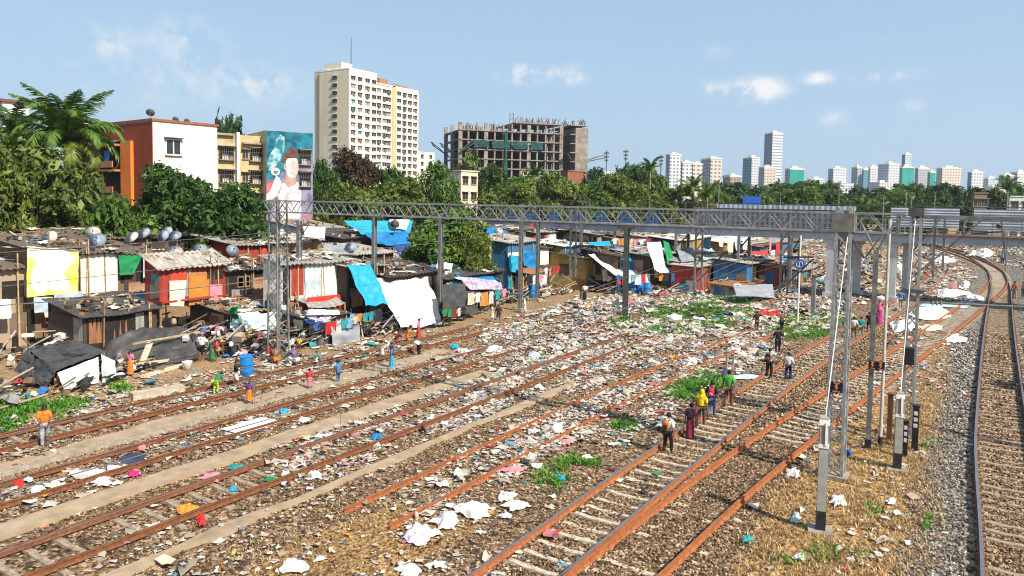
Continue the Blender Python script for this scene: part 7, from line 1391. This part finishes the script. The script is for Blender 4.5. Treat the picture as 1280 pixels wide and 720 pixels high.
# ------------------------------------------------------------------ people
M_SKIN = mat('brown_skin', (.23, .115, .065), (.19, .09, .05), rough=.5, scale=8); M_HAIR = mat('black_hair', (.012, .010, .010), (.02, .017, .015), rough=.5, scale=20); M_EYE = mat('dark_eye', (.01, .008, .008))
def fabric(name, c): return mat('fabric_'+name, c, tuple(x*.5 for x in c), rough=.85, scale=9, contrast=2.0, bump=.5, bscale=16)
FC_ = {'white': (.80, .79, .76), 'orange': (.78, .24, .03), 'grey': (.34, .35, .37), 'black': (.022, .022, .025), 'navy': (.03, .03, .14), 'maroon': (.22, .025, .05), 'magenta': (.52, .04, .22), 'yellow': (.85, .55, .015), 'green': (.10, .42, .06), 'lime': (.45, .68, .04), 'red': (.60, .05, .06), 'pink': (.75, .20, .32), 'jeans': (.10, .17, .30), 'teal': (.02, .36, .38), 'blue': (.05, .26, .60), 'sky': (.05, .42, .70), 'purple': (.18, .07, .25), 'brown': (.18, .10, .06), 'khaki': (.42, .34, .22), 'dgreen': (.02, .26, .09), 'cream': (.70, .60, .42)}
_pend = []
def limb(p, q, bend, f=.5):
    m = p+(q-p)*f; return m+bend
def person(label, px_, py_, hpx, face, pose='stand', top='white', bot='grey', kind='trousers', head='hair', swing=.16, lean=0.0, arms=None, z=0.0, headc=None):
    g = G(px_, py_); d = (g-CAM).dot(_H); H = min(1.82, max(.85, hpx*d/FPX*1.02))
    if pose in ('squat', 'sit'): H = 1.6
    s = H/1.72; t = thing('person', label, 'person', (g.x, g.y, gz(g.x, g.y)+z), face); t.scale = (s, s, s)
    V = Vector; crouch = {'squat': .52, 'bend': .10}.get(pose, 0.02 if pose == 'walk' else 0)
    hz = .93-crouch; a = {'bend': 1.05, 'squat': .45}.get(pose, .06 if pose == 'walk' else .03)+lean
    up = V((0, math.sin(a), math.cos(a))); fw = V((0, math.cos(a), -math.sin(a)))
    pel = V((0, 0 if pose != 'squat' else -.12, hz)); wst = pel+up*.14; ch = pel+up*.34; nk = pel+up*.52; hb = pel+up*.60+V((0, .03, 0)) ; hu = V((0, math.sin(a*.5), math.cos(a*.5)))
    hc = hb+hu*.085+V((0, .012, 0)); ht = hc+hu*.085
    J = dict(pel=pel, wst=wst, ch=ch, nk=nk, hb=hb, hc=hc, ht=ht)
    sw = swing if pose == 'walk' else (.05 if pose != 'squat' else 0)
    for sd, n in ((-1, 'L'), (1, 'R')):
        hip = pel+V((sd*.095, 0, -.03)); yy = sd*sw
        if pose == 'squat': ank = V((sd*.14, .05, .08)); kn = V((sd*.20, .30, .46))
        else:
            ank = V((sd*.10, yy, .085 if not (pose == 'walk' and sd < 0) else .12)); kn = limb(hip, ank, V((sd*.01, .05+(.05 if pose == 'walk' and sd < 0 else 0)+crouch*.8, 0)), .48)
        J['hip'+n], J['kn'+n], J['an'+n] = hip, kn, ank; J['to'+n] = ank+V((sd*.02, .17, -.055 if ank.z < .11 else -.07))
        sh = nk+V((sd*.19, 0, 0))-up*.06; J['sh'+n] = sh
        w = (arms or {}).get(n)
        if w is None:
            if pose == 'bend': w = sh+V((sd*.02, .14, -.52))
            elif pose == 'squat': w = sh+V((-sd*.05, .38, -.28))
            else: w = sh+V((sd*.14, -sd*(.16 if pose == 'walk' else -.02*sd)+.03, -.53))
        else: w = sh+V(w)
        v = w-sh
        if v.length > .545: w = sh+v.normalized()*.545
        bl = math.sqrt(max(0, .275**2-((w-sh).length/2)**2)); pole = V((sd*.35, -.9, -.2)); pole = pole-(w-sh).normalized()*pole.dot((w-sh).normalized()); J['el'+n] = limb(sh, w, pole.normalized()*bl*.8); J['wr'+n] = w
        J['ha'+n] = w+(w-J['el'+n]).normalized()*.085
    E_ = [('pel', 'wst', .125, .112), ('wst', 'ch', .112, .135), ('ch', 'nk', .135, .062), ('nk', 'hb', .055, .052), ('hb', 'hc', .06, .098), ('hc', 'ht', .098, .065)]
    for n in 'LR': E_ += [('pel', 'hip'+n, .12, .095), ('hip'+n, 'kn'+n, .092, .062), ('kn'+n, 'an'+n, .060, .038), ('an'+n, 'to'+n, .040, .034), ('ch', 'sh'+n, .12, .062), ('sh'+n, 'el'+n, .056, .042), ('el'+n, 'wr'+n, .040, .028), ('wr'+n, 'ha'+n, .03, .034)]
    def skin(name, edges, m, grow=0.0, over=None):
        names = []; [names.append(q) for e in edges for q in e[:2] if q not in names]; rad = {}
        for p, q, r0, r1 in edges: rad[p] = max(rad.get(p, 0) if p not in ('ch',) else 0, r0) if p not in rad else rad[p]; rad[q] = r1
        if over: rad.update({k: v for k, v in over.items() if k in rad})
        me = bpy.data.meshes.new(name); me.from_pydata([J[q][:] for q in names], [(names.index(p), names.index(q)) for p, q, *_ in edges], []); o = bpy.data.objects.new(name, me); COL.objects.link(o)
        md = o.modifiers.new('skin', 'SKIN'); md.use_smooth_shade = True
        for i, q in enumerate(names): sv = me.skin_vertices[0].data[i]; r_ = rad[q]+grow; sv.radius = (r_*(1.25 if q in ('pel', 'wst', 'ch') else 1), r_*(.82 if q in ('pel', 'wst', 'ch') else 1)); sv.use_root = (q in ('pel', 'wst', 'hipL') and i == 0)
        o.modifiers.new('sub', 'SUBSURF').levels = 1; o.modifiers['sub'].render_levels = 1
        _pend.append((o, t, name, m, J if name == 'body' else None)); return o
    skin('body', E_, M_SKIN)
    tm = fabric(top, FC_[top]); bm_ = fabric(bot, FC_[bot])
    if top != 'bare':
        se = [('wst', 'ch', .112, .135), ('ch', 'nk', .135, .07)]
        se = [('pel', 'wst', .118, .112)]+se
        for n in 'LR': se += [('ch', 'sh'+n, .12, .066), ('sh'+n, 'el'+n, .064, .054)]
        skin('shirt', se, tm, .024)
    if kind in ('trousers', 'shorts'):
        be = []
        for n in 'LR': be += [('pel', 'hip'+n, .125, .10), ('hip'+n, 'kn'+n, .098, .072)] + ([('kn'+n, 'an'+n, .070, .052)] if kind == 'trousers' else [])
        skin(kind, be, bm_, .014)
    else:
        b = MB(); n = 18; rows = []
        aL, aR = J['anL'], J['anR']; mid = (aL+aR)/2; zb = .16 if H > 1.2 else .34
        for k in range(7):
            f = k/6; c = pel.lerp(V((mid.x, mid.y+.02, zb)), f)+V((0, 0, .12*(1-f))); rx = .165+.02*f; ry = .120+(.045+abs(aL.y-aR.y)*.4)*f**.8
            rows.append([(c.x+rx*math.cos(2*PI*i/n)*(1+.12*math.sin(i*2.4)*f), c.y+ry*math.sin(2*PI*i/n)*(1+.12*math.cos(i*3.1)*f), c.z) for i in range(n)])
        for rw in rows: b.v += rw
        b.f = [(k*n+i, k*n+(i+1) % n, (k+1)*n+(i+1) % n, (k+1)*n+i) for k in range(6) for i in range(n)]; b.m = [0]*len(b.f); b.build('skirt', bm_, t, True)
    Mh = Matrix.Rotation(-a*.5, 3, 'X')
    b = MB()
    if head in ('hair', 'long'):
        b.sphere(hc+V((0, -.018, .028)), (.098, .112, .112), 12, M=Mh)
        if head == 'long': b.tube([hc+V((0, -.08, .02)), hc+V((0, -.12, -.12)), hc+V((0, -.10, -.3))], [.07, .055, .02], 8)
        b.build('hair', M_HAIR, t, True)
    elif head == 'cap':
        cm = fabric(headc or 'red', FC_[headc or 'red']); b.sphere(hc+V((0, -.01, .045)), (.105, .118, .09), 12); b.box(hc+V((0, .14, .05)), (.15, .12, .02)); b.build('cap', cm, t, True)
    elif head == 'scarf':
        cm = fabric(headc or top, FC_[headc or top]); b.sphere(hc+V((0, -.025, .02)), (.118, .122, .128), 14, M=Mh); n = 9; ang = [(-.75+1.5*i/(n-1))*PI for i in range(n)]
        rows = []
        for k in range(7):
            f = k/6; c = hc.lerp(wst, f); rr = .12+.075*f**.6
            rows.append([(c.x+rr*1.05*math.sin(q), c.y-rr*.85*math.cos(q)-.01, c.z-.02+.02*math.sin(q*5+k)) for q in ang])
        o_ = len(b.v)
        for rw in rows: b.v += rw
        b.f += [(o_+k*n+i, o_+k*n+i+1, o_+(k+1)*n+i+1, o_+(k+1)*n+i) for k in range(6) for i in range(n-1)]; b.m += [0]*((n-1)*6); b.build('scarf', cm, t, True)
    return t, J, s
def finish_people():
    bpy.context.view_layer.update(); dg = bpy.context.evaluated_depsgraph_get(); out = []
    for o, t, name, m, J in _pend: out.append(bpy.data.meshes.new_from_object(o.evaluated_get(dg)))
    for (o, t, name, m, J), me in zip(_pend, out):
        if J:   # hands with five fingers, nose, ears, eyes and mouth joined into the one body mesh
            b = MB(); hc = J['hc']
            for sd, n in ((-1, 'L'), (1, 'R')):
                w, h = J['wr'+n], J['ha'+n]; d = (h-w).normalized(); ax = Vector((0, 1, 0)); ax = (ax-d*ax.dot(d)).normalized(); nn = d.cross(ax)*sd
                for k, ln in enumerate((.072, .082, .078, .060)):
                    base = w+d*.078+ax*(.027-.018*k); b.tube([base, base+d*ln*.55-nn*.006, base+d*ln*.9-nn*.028], [.0105, .010, .007], 6)
                tb = w+d*.035+ax*.028; b.tube([tb, tb+d*.035+ax*.026, tb+d*.068+ax*.03-nn*.01], [.013, .012, .008], 6)
                b.sphere(hc+Vector((sd*.096, -.005, -.005)), (.014, .026, .036), 6)
                b.sphere(hc+Vector((sd*.036, .086, .012)), (.014, .010, .009), 6, mi=1)
            b.tube([hc+Vector((0, .090, .012)), hc+Vector((0, .112, -.022)), hc+Vector((0, .094, -.032))], [.008, .016, .010], 6); b.box(hc+Vector((0, .088, -.058)), (.045, .012, .009), mi=1)
            import bmesh as _bm
            ex = b.mesh('x', [m, M_EYE], True); B = _bm.new(); B.from_mesh(me)
            for f in B.faces: f.material_index = 0
            B.from_mesh(ex); B.to_mesh(me); B.free(); me.materials.clear(); me.materials.append(m); me.materials.append(M_EYE); bpy.data.meshes.remove(ex)
        else: me.materials.clear(); me.materials.append(m)
        me.polygons.foreach_set('use_smooth', [True]*len(me.polygons)); old = o.data; bpy.data.objects.remove(o); bpy.data.meshes.remove(old); me.name = name
        part(name, me, t)
def backpack(label, P, col, s=None, col2='black'):
    t, J, sc = P; b = MB(); Mx = t.matrix_basis if False else Matrix.Translation(t.location) @ Matrix.Rotation(t.rotation_euler[2], 4, 'Z') @ Matrix.Scale(sc, 4)
    k = thing('backpack', label, 'backpack', Mx @ (J['ch']+Vector((0, -.19, -.02))), t.rotation_euler[2]); k.scale = (sc, sc, sc)
    b.sphere((0, 0, 0), (.155, .085, .225), 12); b.v = [(max(-.14, min(.14, x)), max(-.07, min(.07, y)), max(-.2, min(.21, z))) for x, y, z in b.v]; b.build('pack', fabric(col, FC_[col]), k, True)
    b = MB(); b.sphere((0, -.065, -.07), (.10, .045, .09), 10); b.build('pocket', fabric(col2, FC_[col2]), k, True)
    for sd in (-1, 1): b = MB(); b.tube([(sd*.09, .03, .18), (sd*.10, .12, .23), (sd*.11, .27, .14), (sd*.11, .29, 0), (sd*.12, .22, -.14), (sd*.13, .03, -.16)], .018, 6); b.build('strap', fabric(col2, FC_[col2]), k)
P = person
P('man in an orange shirt and grey trousers walking across the left tracks', 56, 556, 54, -1.9, 'walk', 'orange', 'grey', swing=.26, arms={'L': (.05, .30, -.30), 'R': (-.02, .28, -.32)})
backpack('orange and black backpack on the hindmost walker', P('man in a white shirt and orange backpack, hindmost walker on the polished track', 834, 566, 53, -.1, 'walk', 'white', 'black'), 'orange')
p_ = P('woman in a magenta patterned shawl walking with a black shoulder bag', 862, 548, 46, .0, 'walk', 'magenta', 'maroon', 'skirt', 'hair', lean=.12); backpack('dark shoulder bag of the woman in the magenta shawl', p_, 'black')
P('woman under a bright yellow headscarf among the walkers', 876, 532, 47, 0, 'walk', 'yellow', 'brown', 'trousers', 'scarf', headc='yellow')
backpack('red backpack on the walker in blue jeans', P('man in dark shirt and blue jeans with a red backpack', 889, 522, 48, .05, 'walk', 'black', 'jeans'), 'red', col2='pink')
P('man in a green shirt leading the walkers on the track', 910, 508, 48, 0, 'walk', 'green', 'brown', headc='red')
backpack('dark backpack of the man stretching out his arm', P('man in a white shirt stretching one arm to the right beside the rail', 961, 472, 38, -.2, 'stand', 'white', 'black', arms={'R': (.45, .1, .12)}), 'black', col2='red')
P('man in a white shirt and navy trousers strolling alone between the rails', 985, 474, 35, .05, 'walk', 'white', 'navy')
P('man dressed all in black beside the weeds', 972, 441, 33, .3, 'walk', 'black', 'black')
a1 = P('dark clothed man on the left of the carried red bundle', 946, 413, 25, .6, 'walk', 'black', 'brown', arms={'R': (.3, .1, .05)}); a2 = P('dark clothed man on the right of the carried red bundle', 977, 414, 26, .6, 'walk', 'brown', 'black', arms={'L': (-.3, .1, .05)})
g0, g1 = G(949, 413), G(974, 414); b = MB(); q0, q1 = g0+Vector((0, 0, 1.25)), g1+Vector((0, 0, 1.25)); c0 = (q0+q1)/2; b.sheet(q0-c0+Vector((0, 0, .12)), q1-c0+Vector((0, 0, .12)), q1-c0-Vector((0, 0, .22)), q0-c0-Vector((0, 0, .22)), 14, 6, crumple(4, .18)); o = b.build('cloth_bundle', C_RED, None, True); o.location = c0; tag(o, 'red cloth carried between two men beside the weeds', 'cloth')
for k, (x_, y_) in enumerate(((956, 397), (968, 398))):
    bb_ = MB(); p_ = PY(x_, y_, c0.y-.35); bb_.tube([(.15*math.cos(q*PI/10), 0, .15*math.sin(q*PI/10)) for q in range(21)], .045, 6); oo = bb_.build('ring', M_WHITE); oo.parent = o; oo.location = p_-c0
P('person in white on the track beyond the main mast', 1067, 422, 27, 0, 'walk', 'white', 'brown'); P('person in a teal shirt beside the white one beyond the main mast', 1076, 420, 25, .1, 'walk', 'teal', 'khaki'); P('person in dark clothes behind the teal shirted one', 1086, 414, 25, 0, 'walk', 'black', 'black'); p_ = P('woman in a pink sari carrying a white load on her head', 1099, 405, 30, 0, 'walk', 'pink', 'magenta', 'skirt', 'scarf', headc='pink', arms={'R': (.08, .05, .42)})
t_, J_, s_ = p_; b = MB(); b.sphere((0, 0, 0), (.30, .28, .2), 12); b.v = [(x, y, z*(1+.2*math.sin(x*20))) for x, y, z in b.v]; o = b.build('bundle', C_WHT, None, True); o.location = Vector(t_.location)+(J_['ht']+Vector((0, 0, .17)))*s_; tag(o, 'round white bundle on the head of the woman in pink', 'bundle')
P('dark clothed person following the woman in the pink sari', 1092, 410, 26, 0, 'walk', 'maroon', 'black')
P('man in a blue shirt walking far down the busy track', 1126, 384, 22, .2, 'walk', 'blue', 'khaki'); P('worker in an orange vest near the right edge by the curve', 1268, 374, 23, 2.4, 'stand', 'orange', 'khaki'); P('second worker in a dull orange vest at the right edge', 1279, 372, 20, 2.0, 'stand', 'orange', 'brown'); P('person in pale blue near the far curve', 1253, 330, 14, 0, 'stand', 'sky', 'navy')
# washing people by the huts
P('man in a white vest standing with his back turned by the washing', 252, 453, 36, .5, 'stand', 'white', 'black', 'shorts', 'cap', headc='pink')
P('person in a coral red shirt bending over the washing, yellow cap', 266, 452, 36, -1.2, 'bend', 'red', 'dgreen', 'skirt', 'cap', headc='yellow')
P('woman in a white and pink headscarf behind the coral shirted one', 273, 442, 34, 2.6, 'stand', 'white', 'khaki', 'skirt', 'scarf', headc='pink')
P('person wrapped in green cloth with lime trousers at the rails', 269, 491, 33, .2, 'bend', 'dgreen', 'lime')
P('dark shirted boy in white shorts gripping the blue barrel', 295, 485, 38, -.9, 'walk', 'black', 'white', 'shorts', arms={'L': (.05, .42, -.2), 'R': (.0, .42, -.22)})
P('small girl in a purple top and orange skirt on the track', 312, 505, 32, .4, 'walk', 'purple', 'orange', 'skirt', 'long'); P('child in a red dress on the path right of the purple topped girl', 387, 486, 26, .6, 'walk', 'red', 'pink', 'skirt')
P('boy in blue with one arm flung up on the path', 423, 478, 28, 1.2, 'walk', 'blue', 'jeans', arms={'R': (.25, .2, .42)}); P('child in teal running by the rubbish left of the boy in blue', 395, 458, 20, -1, 'walk', 'teal', 'white', 'shorts')
P('woman in a bright blue sari standing on the path', 490, 460, 30, 2.2, 'stand', 'blue', 'sky', 'skirt', 'scarf', headc='navy'); P('man in a white shirt bending beside the path', 524, 444, 27, 1.3, 'bend', 'white', 'black'); P('person in maroon crouched under the big white tarpaulin', 497, 432, 22, -.6, 'squat', 'maroon', 'maroon', 'skirt', 'long'); P('person in orange crouched under the big white tarpaulin', 510, 428, 20, -.4, 'squat', 'orange', 'orange', 'skirt', 'long')
P('woman in pink standing at the edge of the big white tarpaulin', 523, 424, 26, -1, 'stand', 'pink', 'red', 'skirt', 'hair'); P('person in cream sitting beside the draped shelter', 478, 446, 24, -.4, 'bend', 'cream', 'white', 'skirt', 'scarf', headc='white')
P('person in red and white crouching at the washing, left of the lattice mast', 336, 452, 22, -.2, 'squat', 'red', 'white', 'skirt', 'hair'); P('person in white crouching at the washing, right of the lattice mast', 362, 448, 22, -.6, 'squat', 'white', 'teal', 'skirt', 'scarf', headc='white'); P('child in yellow standing by the washing', 374, 440, 18, .5, 'stand', 'yellow', 'brown', 'shorts'); P('person in purple squatting by the white heap', 368, 456, 20, 1.5, 'squat', 'purple', 'white', 'trousers'); P('shirtless toned man in brown squatting by the tubs', 345, 455, 20, 1.0, 'squat', 'brown', 'orange', 'trousers')
P('boy in dark clothes on the earth path beside the huts', 623, 404, 24, .6, 'walk', 'black', 'black', 'shorts'); P('person in white holding a cloth beside that boy', 615, 400, 20, -1, 'stand', 'white', 'white', 'skirt'); P('person in a long white dress by the tall catenary pole', 656, 391, 17, 2, 'stand', 'white', 'white', 'skirt', 'scarf', headc='white'); P('woman in white and black near the mustard hut', 731, 375, 21, .8, 'walk', 'white', 'black', 'skirt'); P('person dressed in dark cloth beside the woman near the mustard hut', 727, 373, 18, .4, 'bend', 'black', 'brown', 'skirt')
P('person in red standing left of the dark catenary pole', 773, 368, 20, 1, 'stand', 'red', 'sky', 'skirt', 'scarf', headc='red'); P('person in blue standing before the sail like drape', 828, 360, 17, 2, 'stand', 'blue', 'blue', 'skirt', 'hair'); P('person in pale clothes behind the black tent', 163, 478, 33, .3, 'stand', 'pink', 'orange', 'skirt', 'long')
finish_people()
g = G(909, 458); 
for k, (x_, y_) in enumerate(((908, 464), (916, 463))):
    g = G(x_, y_); b = MB(); b.box((0, 0, .45), (.10, .10, .9)); b.box((0, 0, .91), (.13, .13, .04)); o = b.build('marker_stake', M_CONC); o.location = (g.x, g.y, gz(g.x, g.y)); tag(o, ['short white stake, left one of the pair beside the dark sack', 'short white stake, right one of the pair beside the dark sack'][k], 'stake')
# ------------------------------------------------------------------ thin city haze (one closed box round ground, camera and everything)
b = MB(); b.bb((gx[0]-20, gy[0]-20, -3), (gx[-1]+20, gy[-1]+20, 175)); hz_m = bpy.data.materials.new('haze_air'); hz_m.use_nodes = True; _nt = hz_m.node_tree; _nt.nodes.remove(_nt.nodes['Principled BSDF'])
_v = N(_nt, 'ShaderNodeVolumePrincipled'); _v.inputs['Density'].default_value = .00015; _v.inputs['Color'].default_value = (.86, .92, 1, 1); _v.inputs['Anisotropy'].default_value = .25
_nt.links.new(_v.outputs[0], _nt.nodes['Material Output'].inputs['Volume']); o = b.build('haze', hz_m); tag(o, 'pale blue haze in the city air', 'haze', kind='stuff')
S.cycles.volume_bounces = 0
